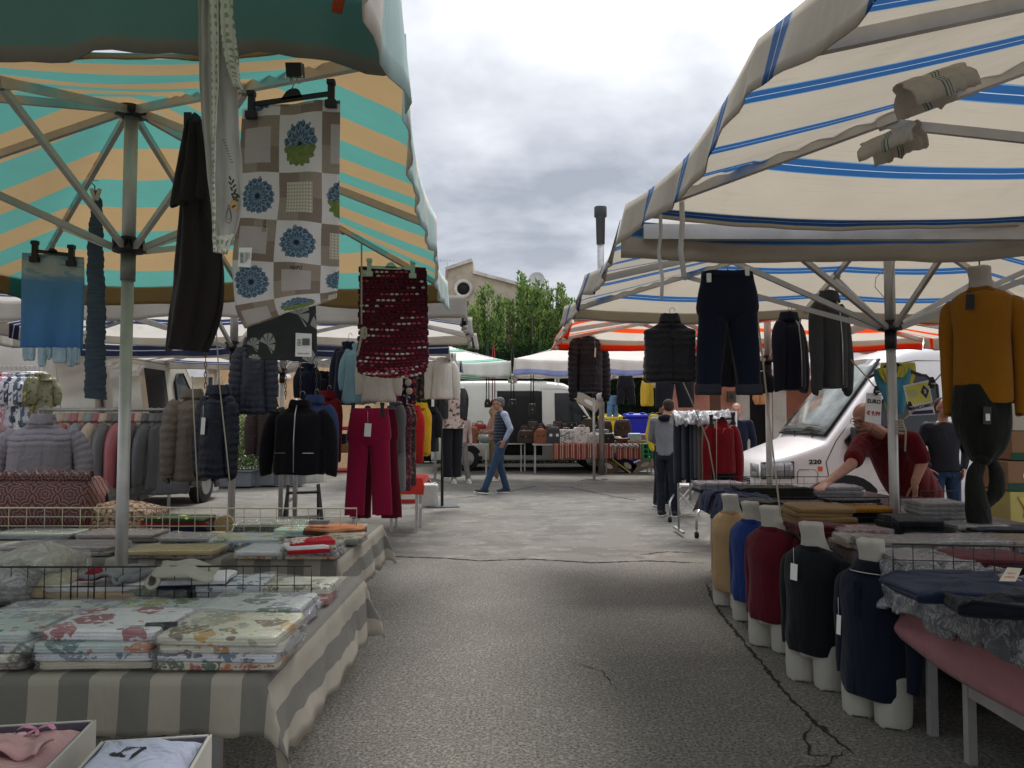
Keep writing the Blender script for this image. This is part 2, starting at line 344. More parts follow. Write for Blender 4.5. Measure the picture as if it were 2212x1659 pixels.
# ================================================================ CANOPIES
M_DKSL = mat('worn_steel_sleeve', (.2, .2, .19), rough=.5, metal=.6, dirt=.4)
def canopy(label, c, hx, hy, rot, zh, ze, val, cm, collar=2.1, foot=0, pr=.03, wave=.02, group=None, flare=(0, 0, 0, 0), ribw=.028, seed=1, wear=0, sides=4, sagk=.05, vk=(1,1,.62,1), vm={}):
    r = random.Random(seed)
    root = thing('market_umbrella', label, 'canopy', (c[0], c[1], 0), rot, group)
    N = 36
    def zf(a, b):
        t = max(abs(a), abs(b)); s_ = min(abs(a), abs(b))/t if t > 1e-6 else 0
        return zh-(zh-ze)*t-sagk*math.sin(pi*s_)*t**1.5-.03*math.sin(pi*t)+.006*MN.noise(V((a*4, b*4, seed)))
    def ed(a, b):
        k = 1
        if abs(a) > .999: k = 1-.02*math.sin(pi*abs(b))
        if abs(b) > .999: k = 1-.02*math.sin(pi*abs(a))
        return k
    mb = MB()
    def fn(u, v):
        a, b = 2*u-1, 2*v-1; k = ed(a, b)
        return V((a*hx*(k if abs(a) > .999 else 1), b*hy*(k if abs(b) > .999 else 1), zf(a, b)))
    mb.grid(fn, N, N, lambda u, v: ((2*u-1)*hx, (2*v-1)*hy)); mb.build('canopy_cloth', cm, root, True)
    for si, (ax, sg) in enumerate(((1, -1), (0, 1), (1, 1), (0, -1))):      # near, right, far, left
        mb = MB(); ph = r.uniform(0, 6)
        def fv(u, v):
            q = 2*u-1
            if ax: p = fn(u, 0 if sg < 0 else 1)
            else: p = fn(0 if sg < 0 else 1, u)
            p = p.copy(); d = v*val*vk[si]*(1+.08*math.sin(q*9+ph)+.18*abs(q)**6); w_ = wave*v*(math.sin(q*23+ph)+.6*math.sin(q*51+ph*2))+flare[si]*v*val+.004
            if ax: p.y += sg*w_
            else: p.x += sg*w_
            p.z -= d-.012; return p
        mb.grid(fv, 70, 5, (lambda u, v: ((2*u-1)*hx, sg*(hy+v*val))) if ax else (lambda u, v: (sg*(hx+v*val), (2*u-1)*hy)))
        mb.build('valance', vm.get(si, cm), root, True, thick=.003)
    mb = MB(); mb.tube([(0, 0, foot+.012), (0, 0, collar)], pr, 14); mb.tube([(0, 0, collar-.02), (0, 0, zh-.05)], pr*1.12, 14); mb.build('pole', M_ALU, root, True)
    mb = MB(); mb.tube([(0, 0, collar-.14), (0, 0, collar-.02)], pr*1.22, 14); mb.build('sliding_sleeve', M_DKSL if pr < .028 else M_BLACK, root, True); mb = MB(); mb.lathe([(pr*1.3, -.02), (pr*2.6, -.015), (pr*2.6, .0), (pr*1.4, .02), (pr*1.4, .05)], (0, 0, collar), 12)
    for k in range(8): a = k*pi/4; mb.box((math.cos(a)*pr*2, math.sin(a)*pr*2, collar+.015), (.03, .022, .05), a)
    mb.build('collar', M_BLACK, root, True)
    mb = MB(); mb.lathe([(pr*1.1, -.05), (pr*2.8, -.04), (pr*2.8, -.01), (.02, .01)], (0, 0, zh-.04), 12); mb.build('hub', M_BLACK, root, True)
    if foot == 0:
        mb = MB()
        for k in range(4): a = k*pi/2+.5; mb.bar((0, 0, .03), (math.cos(a)*.35, math.sin(a)*.35, .015), .04, .02)
        mb.build('base', M_STEEL, root, True)
    for a, b in ((-1, -1), (0, -1), (1, -1), (1, 0), (1, 1), (0, 1), (-1, 1), (-1, 0)):
        top = V((a*.05, b*.05, zh-.07)); e = V((a*hx*.985, b*hy*.985, ze-.03))
        if a*b == 0: e.z += 0.0
        mb = MB(); mb.bar(top, e, ribw, ribw*1.5); mb.build('rib', M_ALU, root, True)
        m_ = top.lerp(e, .56); mb = MB(); mb.bar(V((a*.05, b*.05, collar)), m_-V((0, 0, .02)), ribw*.85, ribw*1.2); mb.build('strut', M_ALU, root, True)
        mb = MB(); mb.bar(m_+(e-top).normalized()*-.03, m_+(e-top).normalized()*.04, ribw*1.7, ribw*2.1); mb.build('bracket', M_ALU, root, True)
    return root
def stain(t, c, amt=.35, tint=(.12, .1, .07)):
    o = t.uv()[0]; f = t.n('MapRange', {0: t.noise(o, 1.6, 6, .65, .5), 1: .55, 2: .8, 3: 0, 4: amt}).outputs[0]
    g2 = t.noise(t.scl(o, 3, 160, 1), 1, 2); c = t.mix(t.m('MULTIPLY', t.m('GREATER_THAN', g2, .63), .12), c, tint)
    return t.mix(f, c, tint)
TEAL, OCH = (.085, .27, .232), (.325, .225, .112)
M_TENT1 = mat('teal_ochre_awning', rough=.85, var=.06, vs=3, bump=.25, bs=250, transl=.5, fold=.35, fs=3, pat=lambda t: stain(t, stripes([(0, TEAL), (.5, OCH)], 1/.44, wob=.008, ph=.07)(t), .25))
M_TENT1_SHADED = mat('shade_toned_teal_grey_valance', rough=.9, var=.08, vs=2, bump=.2, bs=250, fold=.3, fs=3, transl=.2, pat=stripes([(0, (.15, .26, .245)), (.62, (.24, .225, .195))], 1/.47, wob=.008, ph=.25))  # awning stripes made greyer and less translucent, the valance's shade painted in
M_TENT1_PALE = mat('pale_teal_ochre_valance', rough=.9, var=.06, vs=3, bump=.25, bs=250, transl=.3, fold=.3, fs=6, pat=stripes([(0, (.52, .66, .64)), (.5, (.70, .65, .58))], 1/.44, wob=.008, ph=.07))  # paler, less translucent version of the awning stripes
BLU = (.025, .095, .25)
def bluep(t): return stain(t, stripes([(0, (.46, .41, .33)), (.80, (.12, .26, .44)), (.815, BLU), (.895, (.5, .62, .75)), (.903, BLU), (.985, (.12, .26, .44))], 1/.43, wob=.006, ph=-.03)(t), .3)
M_TENT2 = mat('white_awning_blue_stripes', rough=.85, var=.05, bump=.25, bs=250, transl=.42, fold=.35, fs=3, pat=bluep)
M_TENT3 = mat('white_awning_orange_stripes', rough=.85, var=.05, bump=.2, bs=250, transl=.5, fold=.2, fs=4, pat=lambda t: stain(t, stripes([(0, (.62, .56, .49)), (.6, (.9, .3, .1)), (.64, (.75, .07, .02)), (.88, (.9, .3, .1)), (.92, (.62, .56, .49))], 1/.30, wob=.02, ph=.0)(t), .2))
M_TENT4 = mat('white_awning_navy_stripes', rough=.85, var=.05, bump=.2, bs=250, transl=.5, fold=.15, fs=4, pat=lambda t: stain(t, stripes([(0, (.58, .55, .50)), (.62, (.03, .04, .10)), (.72, (.6, .6, .65)), (.74, (.03, .04, .10)), (.84, (.58, .55, .50))], 1/.6, wob=.01)(t), .4))
M_TENT5 = mat('white_awning_green_stripes', rough=.85, var=.05, bump=.2, bs=250, transl=.35, pat=stripes([(0, (.85, .84, .78)), (.6, (.05, .4, .28)), (.7, (.6, .75, .65)), (.74, (.05, .4, .28)), (.8, (.85, .84, .78))], 1/.8))
M_TENT6 = mat('white_awning_pale_blue_stripe', rough=.85, var=.05, bump=.2, bs=250, transl=.35, pat=stripes([(0, (.85, .8, .74)), (.72, (.4, .45, .75)), (.82, (.85, .8, .74))], 1/1.1))
M_TENT7 = mat('white_awning_faded_rust_stripe', rough=.85, var=.05, bump=.2, bs=250, transl=.35, pat=stripes([(0, (.85, .8, .74)), (.5, (.75, .45, .4)), (.6, (.55, .35, .5)), (.65, (.85, .8, .74))], 1/.9))
canopy('teal and ochre striped canopy over the tablecloth stall', (-1.67, 3.32), 1.33, 1.63, R(3.1), 2.79, 2.27, .13, M_TENT1, collar=2.12, pr=.025, ribw=.021, wave=.009, seed=3, vm={1: M_TENT1_PALE}, flare=(0, .03, 0, 0), vk=(.12, 1.3, 1, 1))
canopy('teal and ochre striped canopy nearest the camera, over the boxed clothes', (-1.50, .02), 1.33, 1.62, R(3), 2.8, 2.345, .155, M_TENT1, collar=2.12, pr=.025, ribw=.021, seed=5, sagk=.03, vm={1: M_TENT1_PALE, 2: M_TENT1_SHADED}, vk=(1, 1.5, 1, 1))
canopy('cream canopy with blue stripes at the right front, its pole out of sight', (2.58, 2.08), 1.95, 1.52, R(4.4), 2.84, 2.34, .16, M_TENT2, collar=2.05, seed=8, wave=.009, flare=(0, 0, 0, .25), vk=(1, 1, .35, 1))
canopy('cream canopy with blue stripes whose pole stands amid the sweater table', (2.5, 5.06), 2.02, 1.40, R(1.5), 2.80, 2.31, .15, M_TENT2, collar=1.98, seed=9, wave=.012, flare=(0, 0, 0, .3))
canopy('white canopy with orange stripes in front of the white van', (2.5, 7.5), 2.0, .82, R(1), 2.62, 2.27, .13, M_TENT3, collar=1.95, seed=10, wave=.02, vk=(.25, 1, 1, 1), flare=(0, 0, 0, .5))
canopy('white canopy with navy stripes behind the teal and ochre canopy', (-2.4, 6.62), 2.05, 1.22, R(1), 2.62, 2.25, .15, M_TENT4, collar=2.0, seed=11, group='white canopies with navy stripes')
canopy('white canopy with navy stripes over the blouse and trouser rails', (-3.05, 10.2), 2.3, 1.5, R(1), 2.62, 2.25, .15, M_TENT4, collar=2.0, seed=12, group='white canopies with navy stripes')
canopy('white canopy with navy stripes at far left beside the grey van', (-6.6, 6.62), 1.9, 1.22, R(1), 2.62, 2.25, .15, M_TENT4, collar=2.0, seed=13, group='white canopies with navy stripes')
canopy('low white canopy with green stripes left of the bag stall', (-1.75, 17.6), 1.72, 1.6, 0, 3.15, 2.58, .28, M_TENT5, collar=2.0, seed=14, wave=.03)
canopy('low white canopy with a pale blue stripe over the bag stall', (1.85, 17.4), 1.8, 1.6, 0, 3.25, 2.62, .32, M_TENT6, collar=2.0, seed=15, wave=.03)
canopy('white canopy with faded rust stripes right of the bag stall', (5.0, 15.0), 1.95, 1.6, 0, 3.05, 2.38, .32, M_TENT7, collar=2.0, seed=16, wave=.03)
# cloth wraps tied round the front right ribs
M_RAG = mat('cream_rag_green_lines', rough=.95, transl=.25, fold=.6, fs=14, pat=stripes([(0, (.58, .54, .46)), (.45, (.12, .22, .18)), (.47, (.58, .54, .46)), (.5, (.12, .22, .18)), (.52, (.58, .54, .46)), (.55, (.1, .18, .18)), (.57, (.58, .54, .46))], 1.0, 0))
def rag(label, a, b, sd):
    r = random.Random(sd); a, b = V(a), V(b); d = (b-a).normalized(); side = d.cross(V((0, 0, 1))).normalized(); up = side.cross(d)
    mb = MB()
    def fn(u, v):
        th = -2.4+v*4.8; rr = .029+.008*MN.noise(V((u*5, v*4, sd)))+(.05*max(0, abs(v-.5)-.3)*5)*(1+.5*MN.noise(V((u*9, sd, 2))))
        return a.lerp(b, u+.06*MN.noise(V((v*7, sd, 0))))+side*math.sin(th)*rr+up*math.cos(th)*rr
    mb.grid(fn, 18, 18); mb.build('tied_rag', M_RAG, thick=.003, label=label, cat='rag', group='rags tied round the canopy ribs')
rag('larger cream rag with green lines tied round the upper rib of the right front canopy', P(1945, 203, 2.15), P(2080, 158, 2.15), 2)
rag('smaller cream rag with green lines tied round the corner rib, below the larger rag', P(1868, 325, 2.92), P(1985, 275, 2.75), 4)
# tie strings hanging off the right canopies
M_TAPE = mat('grey_cotton_tape', (.55, .54, .52), rough=.9, fold=.4)
for lab, pts in (('thin cotton tie hanging from the corner of the right front canopy', [(1448, 455), (1450, 500), (1444, 545), (1453, 600), (1451, 647)]),
                 ('broader cotton tie hanging beside the thin tie on the right front canopy', [(1494, 410), (1496, 480), (1492, 540), (1500, 598)])):
    mb = MB(); mb.tube([P(u-22, v, 3.4) for u, v in pts], .012 if 'broad' in lab else .008, 8, flat=.25); mb.build('tie_tape', M_TAPE, label=lab, cat='tie tape')
# galvanised beam across the right canopies
mb = MB(); mb.bar((.62, 3.60, 2.26), (4.5, 3.62, 2.26), .045, .07); mb.build('crossbeam', M_ALU, label='long grey gutter beam between the two blue striped canopies', cat='beam')

# ================================================================ TABLES
def table(label, x0, x1, y0, y1, z, group=None, legs=True, top=None, rz=0, ins=.06):
    t = thing('trestle_table', label, 'table', ((x0+x1)/2, (y0+y1)/2, 0), rz, group)
    a, b = (x1-x0)/2, (y1-y0)/2
    mb = MB(); mb.box((0, 0, z-.015), (2*a, 2*b, .03)); mb.build('tabletop', top or M_WOOD, t, True, bevel=.003)
    for sx_ in (-1, 1):
        for sy in (-1, 1):
            mb = MB(); mb.bar((sx_*(a-ins), sy*(b-.1), 0), (sx_*(a-ins), sy*(b-.1), z-.03), .035); mb.build('leg', M_ALU, t, True)
        mb = MB(); mb.bar((sx_*(a-ins), -b+.12, z*.42), (sx_*(a-ins), b-.12, z*.42), .03, .05); mb.build('crossbar', M_ALU, t, True)
    return t
def tcloth(label, x0, x1, y0, y1, z, dl, dr, df, db, m, seed=0, rag_=.0, thick=.003, cat='tablecloth', name='tablecloth', fold=.006, uvk=1, group=None, sag=None):
    mb = MB(); ns = 90; 
    def fn(u, v):
        sx_ = x0-dl+(x1-x0+dl+dr)*u; sy = y0-df+(y1-y0+df+db)*v
        cx, cy = min(max(sx_, x0), x1), min(max(sy, y0), y1); dx, dy = sx_-cx, sy-cy; r = math.hypot(dx, dy)
        nz = MN.noise(V((sx_*3, sy*3, seed)))
        if r < 1e-6: return V((cx, cy, z+.004+.002*nz))
        k = .12+.35*(min(abs(dx), abs(dy))/r)*1.3
        f = fold*r/.15*math.sin((sy if abs(dx) > abs(dy) else sx_)*17+seed+5*nz)
        kk = r*(1+rag_*MN.noise(V((sx_*14, sy*14, seed))))
        return V((cx+dx/r*(kk*k+f)+(.004 if dx else 0)*(1 if dx > 0 else -1), cy+dy/r*(kk*k*.5+f)+(.004 if dy > 0 else -.004 if dy < 0 else 0), z+.004-kk*math.sqrt(max(.05, 1-k*k))))
    W_, L_ = x1-x0+dl+dr, y1-y0+df+db
    mb.grid(fn, ns, ns, lambda u, v: (W_*u*uvk, L_*v*uvk)); return mb.build(name, m, thick=thick, label=label, cat=cat, group=group)
M_CHK = mat('grey_striped_cloth', rough=.9, var=.06, fold=.25, fs=5, bs=400, bump=.35, transl=.12, pat=stripes([(0, (.40, .365, .30)), (.5, (.20, .19, .168))], 1/.148, 0))
M_CHK2 = mat('grey_check_cloth', rough=.9, var=.06, fold=.3, fs=5, bs=400, bump=.35, transl=.3, pat=stripes([(0, (.6, .57, .5)), (.5, (.2, .19, .18))], 1/.148, 0))
ZL = .75
table('tablecloth stall table nearest the camera, under the striped cloth', -3.0, -.62, 1.93, 3.08, ZL, ins=.5)
table('tablecloth stall table behind the first, under the second striped cloth', -3.2, -.80, 3.5, 4.6, ZL, ins=.4)
tcloth('grey and beige striped cloth over the near left table, corner flap hanging', -3.02, -.60, 1.9, 3.1, ZL, .1, .24, .137, .12, M_CHK, 1, .10)
tcloth('grey and beige striped cloth over the second left table', -3.22, -.78, 3.47, 4.63, ZL, .1, .22, .14, .12, M_CHK, 2, .10)
table('low table under the boxed clothes at bottom left', -2.2, -.60, .85, 1.62, .63)
table('front right table of bagged clothes with pink cloth', 1.78, 3.3, 1.0, 3.25, .70, top=M_WOOD)
table('rear right table of sweaters with metal crossbars', 1.78, 3.3, 3.33, 7.2, .70)
M_PINK = cloth('#96666a', fold=.7, fs=4)
mb = MB()
def pk(u, v):
    y = 3.62-3.0*u; n = MN.noise(V((y*1.3, v*2, 3)))
    dz = v*(.31-.10*u+.035*math.sin(u*6)+.02*n); out = .02+.05*math.sin(v*pi)*(.6+.4*math.sin(y*5))+.03*v+.03*math.sin(v*9+y*2)*v
    return V((1.78-out, y, .702-dz-.02*v*n))
mb.grid(pk, 80, 24); mb.grid(lambda u, v: V((1.78+1.5*v, 3.62-3.0*u, .7065)), 2, 2)
mb.build('tablecloth', M_PINK, thick=.006, label='dusty pink cloth drooping over the front right table edge', cat='tablecloth')
mb = MB()
for x, y, z, sx_, sy, sz in ((2.75, 2.1, .22, .9, 1.9, .42), (2.7, 4.6, .22, .9, 2.0, .42), (2.75, 6.2, .2, .8, 1.0, .4)):
    mb = MB(); mb.box((x, y, z), (sx_, sy, sz)); mb.build('under_table_shade', mat('shade_black', (.012, .012, .013), rough=.7, fold=.8), bevel=.06, label=('black block added as shade under the front right table' if y < 3 else 'black block added as shade under the middle of the sweater table' if y < 5 else 'black block added as shade under the far end of the sweater table'), cat='shade block')  # black blocks added to stand for the deep shade under the tables
M_BRC = cloth('#5a4a4a', fold=.5)
tcloth('dull brown cloth over the rear right table', 1.76, 3.32, 3.31, 7.22, .70, .16, .1, .05, .16, M_BRC, 5, .02)
# ================================================================ BACKGROUND BUILDINGS
def plaster(name, c, **k): return mat(name, c, rough=.9, var=.18, vs=1.2, dirt=.45, bump=.35, bs=30, **k)
M_PL1 = plaster('weathered_grey_plaster', (.42, .36, .28)); M_PL2 = plaster('cream_plaster', (.62, .52, .38)); M_PL3 = plaster('peach_plaster', (.72, .48, .28))
M_PL4 = plaster('pink_plaster', (.62, .27, .2)); M_PL5 = plaster('red_brown_plaster', (.3, .11, .07)); M_STONE = plaster('pale_stone', (.55, .52, .46))
M_TILE = mat('terracotta_tile', rough=.85, var=.25, vs=9, pat=stripes([(0, (.42, .13, .06)), (.75, (.2, .06, .03))], 1/.22, 0))
M_GREEN = mat('green_shutter_paint', rough=.6, pat=stripes([(0, (.06, .2, .12)), (.6, (.02, .07, .04))], 1/.08))
M_WHITEF = mat('painted_frame', (.75, .73, .68), rough=.5)
M_BRDOOR = mat('brown_door', (.13, .055, .03), rough=.6)
def pxbox(name, u0, v0, u1, v1, Y, d, m, parent, zmin=None, bevel=0):
    a = P(u0, v1, Y); b = P(u1, v0, Y); z0 = a.z if zmin is None else zmin
    mb = MB(); mb.box(((a.x+b.x)/2, Y+d/2, (z0+b.z)/2), (abs(b.x-a.x), d, b.z-z0)); return mb.build(name, m, parent, bevel=bevel)
# gabled building behind the trees
Y = 34
b = thing('gabled_house', 'weathered stone building with a round window, behind the tall shrubs', 'house', (P(1100, 0, Y).x, Y+4, 0))
pts = [(930, 640), (960, 628), (962, 586), (1020, 566), (1022, 566), (1022, 592), (1190, 636), (1192, 700), (1192, 920), (930, 920)]
pp = [P(u, v, Y) for u, v in pts]; mb = MB(); mb.prism([(p.x, max(0, p.z)) for p in pp], lambda x, z, d: V((x, d, z)), Y+8, Y); mb.build('wall', M_PL1, b)
mb = MB()
for i in ((2, 3), (5, 6)): a, c = pp[i[0]], pp[i[1]]; mb.bar(a+V((0, 4, .08)), c+V((0, 4, .08)), .14, 8.3, up=(0, 1, 0))
mb.build('coping', M_STONE, b)
c0 = P(1001, 624, Y-.02); mb = MB(); mb.lathe([(.42, 0), (.42, .06), (.28, .06), (.28, 0)], c0+V((0, 0, 0)), 24, V((0, -1, 0)), cap=False); mb.build('window_surround', M_STONE, b)
mb = MB(); mb.lathe([(.30, 0), (.30, .02)], c0, 24, V((0, -1, 0))); mb.build('window', mat('dark_opening', (.01, .01, .012), rough=.8), b)
M_DISH = mat('dish_grey', (.5, .5, .5), rough=.5)
d0 = P(1159, 604, Y-.6); t = thing('satellite_dish', 'round grey satellite dish above the gabled wall', 'satellite dish', (d0.x, d0.y, d0.z-.7))
ax = V((-.25, -1, .25)).normalized(); mb = MB(); mb.lathe([(.0, -.06), (.15, -.055), (.3, -.02), (.36, .02)], d0, 24, ax, cap=False)
mb.build('dish', M_DISH, t, thick=.015); mb = MB(); mb.tube([d0-ax*.08, d0+V((0, .1, -.3)), d0+V((0, .1, -1.0))], .025, 8); mb.bar(d0-V((0, 0, .3)), d0+ax*.35, .02); mb.box(d0+ax*.35, (.07, .1, .07)); mb.build('bracket', M_STEEL, t)
def antenna(label, u, v0, v1, Y):
    a = P(u, v1, Y); c = P(u, v0, Y); mb = MB(); mb.tube([a, c], .018, 6)
    for k in range(5): mb.bar(c+V((-.3+.15*k-.0, 0, -.05)), c+V((-.3+.15*k, .0, .1)), .012)
    mb.bar(c+V((-.4, 0, 0)), c+V((.45, 0, -.02)), .016); mb.build('roof_antenna', M_STEEL, label=label, cat='antenna')
antenna('thin television antenna right of the satellite dish', 1180, 622, 700, 33)
antenna('thin television antenna above the gabled building beside the teal canopy', 966, 563, 600, 33.9)
# cream house with shutters, seen between the left racks
Y = 19.5
b = thing('cream_house', 'cream plastered house with a red roof edge behind the left racks', 'house', (P(450, 0, Y).x, Y+3, 0))
pxbox('wall', 180, 770, 470, 1000, Y, 6, M_PL2, b, 0); pxbox('wall', 330, 680, 468, 778, Y+.05, 5.9, M_PL2, b)
pxbox('gutter_pipe', 466, 790, 472, 980, Y-.12, .1, M_STEEL, b, 0)
f = pxbox('door', 446, 808, 462, 985, Y-.06, .05, M_WHITEF, b, 0); pxbox('door_pane', 449, 815, 459, 880, Y-.075, .02, M_GLASS, f)
pxbox('shutter', 376, 822, 404, 880, Y-.1, .06, M_GREEN, b); pxbox('window', 352, 820, 374, 880, Y-.05, .04, M_GLASS, b)
mb = MB(); p = P(468, 793, Y)
for k in range(8): q = P(452+k*3.6, 793, Y-.1); mb.tube([q+V((0, -.3, -.02)), q+V((0, .1, .05))], .05, 8)
mb.build('roof_tiles', M_TILE, b)
mb = MB(); q = P(425, 800, Y-.3); mb.box(q, (.5, .25, .35)); mb.build('air_conditioner', M_WHITEP, b)
b = thing('peach_house', 'peach plastered house with small windows behind the left racks', 'house', (P(560, 0, Y).x, Y+3, 0))
pxbox('wall', 473, 560+170, 760, 1000, Y+.3, 6, M_PL3, b, 0)
for (u0, v0, u1, v1) in ((484, 828, 500, 865), (592, 828, 604, 860), (716, 850, 730, 885)):
    f = pxbox('window', u0, v0, u1, v1, Y+.24, .1, M_WHITEF, b); pxbox('pane', u0+2, v0+2, u1-2, v1-2, Y+.22, .04, M_GLASS, f)
pxbox('brick_band', 484, 866, 500, 886, Y+.2, .12, mat('orange_brick', (.4, .13, .05), rough=.9), b)
for u in (596, 620): q = P(u, 815, Y+.1); mb = MB(); mb.ell(q, (.12, .1, .08)); mb.box(q+V((0, .1, .05)), (.06, .2, .04)); mb.build('wall_lamp', M_WHITEP, b)
b = thing('garden_wall', 'low pale stone wall behind the left racks', 'wall', (P(540, 0, 17.5).x, 17.5, 0)); pxbox('wall', 420, 985, 700, 1050, 17.0, .3, M_STONE, b, 0); 
# pink building right
Y = 14.5
b = thing('pink_house', 'pink and red building with a dark doorway beside the white van', 'house', (P(1640, 0, Y).x, Y+3, 0))
pxbox('wall', 1552, 700, 1592, 1030, Y, 5, M_PL4, b, 0); pxbox('wall', 1614, 700, 1617, 1030, Y+.01, 5, M_STONE, b, 0)
pxbox('wall', 1592, 700, 1614, 1030, Y-.03, 5, M_STONE, b, 0); pxbox('doorway', 1617, 830, 1672, 1030, Y+.3, 4, mat('dark_doorway', (.012, .011, .012), rough=.8), b, 0)
pxbox('wall', 1617, 600, 1672, 830, Y, 5, M_PL4, b); pxbox('wall', 1672, 700, 1696, 1030, Y-.03, 5, M_STONE, b, 0)
pxbox('wall', 1696, 600, 2600, 1030, Y, 5, M_PL5, b, 0)
pxbox('panel', 1535, 825, 1556, 950, Y-.3, .04, M_BRDOOR, b, 0)
f = pxbox('meter_box', 1574, 845, 1588, 868, Y-.12, .12, mat('bronze_box', (.1, .085, .05), rough=.5), b)
pxbox('meter_face', 1577, 850, 1585, 862, Y-.135, .02, M_GLASS, f)
# ================================================================ VEGETATION
def leafmat(name, a, b2):
    return mat(name, rough=.55, var=0, bump=0, transl=.3, spec=.3, pat=lambda t: t.ramp(t.n('SeparateColor', {0: t.n('TexWhiteNoise', {0: t.n('NewGeometry').outputs['Random Per Island']}).outputs[1]}).outputs[0], [(0, a), (1, b2)]))
M_LEAF1 = leafmat('laurel_leaf', (.045, .10, .03), (.12, .24, .06)); M_LEAF2 = leafmat('dark_hedge_leaf', (.012, .032, .012), (.035, .075, .025)); M_LEAF3 = leafmat('potted_leaf', (.09, .15, .06), (.2, .28, .11)); M_LEAFY = leafmat('young_leaf', (.16, .26, .05), (.28, .38, .1))
M_BARK = mat('bark', (.12, .09, .06), rough=.95, bump=.8, bs=40)
def leaf(mb, p, d, L, wd, r):
    d = d.normalized(); s_ = d.cross(V((r.uniform(-1, 1), r.uniform(-1, 1), r.uniform(-1, 1)))).normalized()*wd
    n = d.cross(s_).normalized()*L*.15
    o = len(mb.v); mb.v += [p, p+d*L*.5+s_+n, p+d*L, p+d*L*.5-s_+n]; mb.uv += [(0, 0)]*4; mb.f.append([o, o+1, o+2, o+3]); mb.mi.append(mb.k); mb.sm.append(False)
def column_tree(label, x, y, h, rad, seed, nsh=9):
    r = random.Random(seed); t = thing('tall_shrub', label, 'tree', (x, y, 0), 0, 'tall leafy shoots behind the stalls')
    mb = MB(); mb2 = MB(); mb3 = MB(); mb.tube([(x, y, 0), (x+.05, y, h*.4), (x, y, h*.8)], [.09, .06, .02], 8)
    for k in range(nsh):
        a = r.uniform(0, 6.28); q = r.uniform(.1, 1)*rad; bx, by = x+math.cos(a)*q, y+math.sin(a)*q*.8; hh = h*r.uniform(.80, 1) if k else h
        z0 = h*.12; mb.tube([(x, y, z0), (bx, by, z0+h*.2), (bx+r.uniform(-.1, .1), by, hh)], [.04, .025, .006], 5)
        n = int(270*h/5)
        for i in range(n):
            u = r.random()**.85; z = z0+(hh-z0)*u; w_ = (.22*(1-u)**.7+.028)*rad*1.6
            a2 = r.uniform(0, 6.28); rr = w_*r.random()**.5; p = V((bx+math.cos(a2)*rr, by+math.sin(a2)*rr, z))
            d = V((math.cos(a2), math.sin(a2), r.uniform(.5, 1.8))); (setattr(mb2, 'k', int(u > .72 and r.random() < .55)), leaf(mb2, p, d, r.uniform(.10, .19), r.uniform(.022, .04), r))
    mb.build('trunk', M_BARK, t); mb2.build('crown', [M_LEAF1, M_LEAFY], t)
LB = ['leftmost tall leafy shoot, beside the teal canopy edge', 'tall leafy shoot just right of the round window', 'tall leafy shoot in front of the gable slope', 'pale tipped leafy shoot below the gable slope', 'tallest leafy shoot in the row before the gable', 'leafy shoot directly left of the satellite dish', 'leafy shoot in front of the satellite dish', 'leafy shoot right of the satellite dish', 'leafy shoot by the thin antenna', 'short leafy shoot left of the dark flue mast', 'rightmost leafy shoot, half behind the orange striped canopy', 'leafy shoot behind the left navy striped canopies']
for i, (u, v) in enumerate(((1012, 640), (1040, 612), (1072, 640), (1098, 618), (1128, 592), (1150, 606), (1168, 612), (1192, 610), (1210, 618), (1232, 638), (1262, 660), (985, 690))):
    p = P(u, v, 25+(i*7 % 5)*.35); column_tree(LB[i], p.x, p.y, p.z, .50, 20+i)
def hedge(label, u0, u1, v0, Y, dep, n, m, seed):
    r = random.Random(seed); a, b = P(u0, v0, Y), P(u1, v0, Y); t = thing('hedge', label, 'hedge', ((a.x+b.x)/2, Y+dep/2, 0))
    mb = MB()
    for i in range(n):
        x = r.uniform(a.x, b.x); z = r.random()*a.z*(1+.05*MN.noise(V((x*1.5, 0, seed)))); dd = dep*.15+.25*MN.noise(V((x*1.8, z*1.8, seed)))-.1*r.random()
        leaf(mb, V((x, Y+max(-.3, dd)*(1 if r.random() < .8 else 3), z)), V((r.uniform(-1, 1), -1, r.uniform(-.2, 1.2))), r.uniform(.09, .16), r.uniform(.03, .045), r)
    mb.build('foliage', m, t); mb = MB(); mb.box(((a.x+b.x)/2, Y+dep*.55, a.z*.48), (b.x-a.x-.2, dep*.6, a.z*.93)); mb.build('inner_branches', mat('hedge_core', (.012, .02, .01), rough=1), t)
hedge('dark green hedge behind the cream van and the bins', 840, 1560, 745, 23.9, 1.0, 16000, M_LEAF2, 3)
def potted(label, u, v, Y, h, seed):
    p = G(u, v, 0); p = V((P(u, v, Y).x, Y, 0)); r = random.Random(seed); t = thing('potted_plant', label, 'plant', p)
    mb = MB(); mb.box(p+V((0, 0, .18)), (.9, .35, .3)); mb.box(p+V((0, 0, .34)), (.96, .4, .04)); mb.build('planter', mat('grey_planter', (.13, .14, .15), rough=.7), t, bevel=.02)
    mb = MB(); 
    for k in range(9): mb.tube([p+V((r.uniform(-.35, .35), 0, .3)), p+V((r.uniform(-.45, .45), r.uniform(-.2, .2), h))], [.012, .004], 5)
    mb.build('stems', M_BARK, t); mb = MB()
    for i in range(1500):
        z = .4+(h-.3)*r.random(); q = V((r.gauss(0, .26), r.gauss(0, .17), z)); leaf(mb, p+q, V((r.uniform(-1, 1), r.uniform(-1, 1), r.uniform(-.3, 1))), r.uniform(.05, .1), .022, r)
    mb.build('foliage', M_LEAF3, t)
potted('potted bush in a grey planter left of the lone grey pole', 500, 985, 15.5, 1.3, 1)
potted('potted bush in a grey planter right of the lone grey pole', 550, 985, 15.8, 1.5, 2)
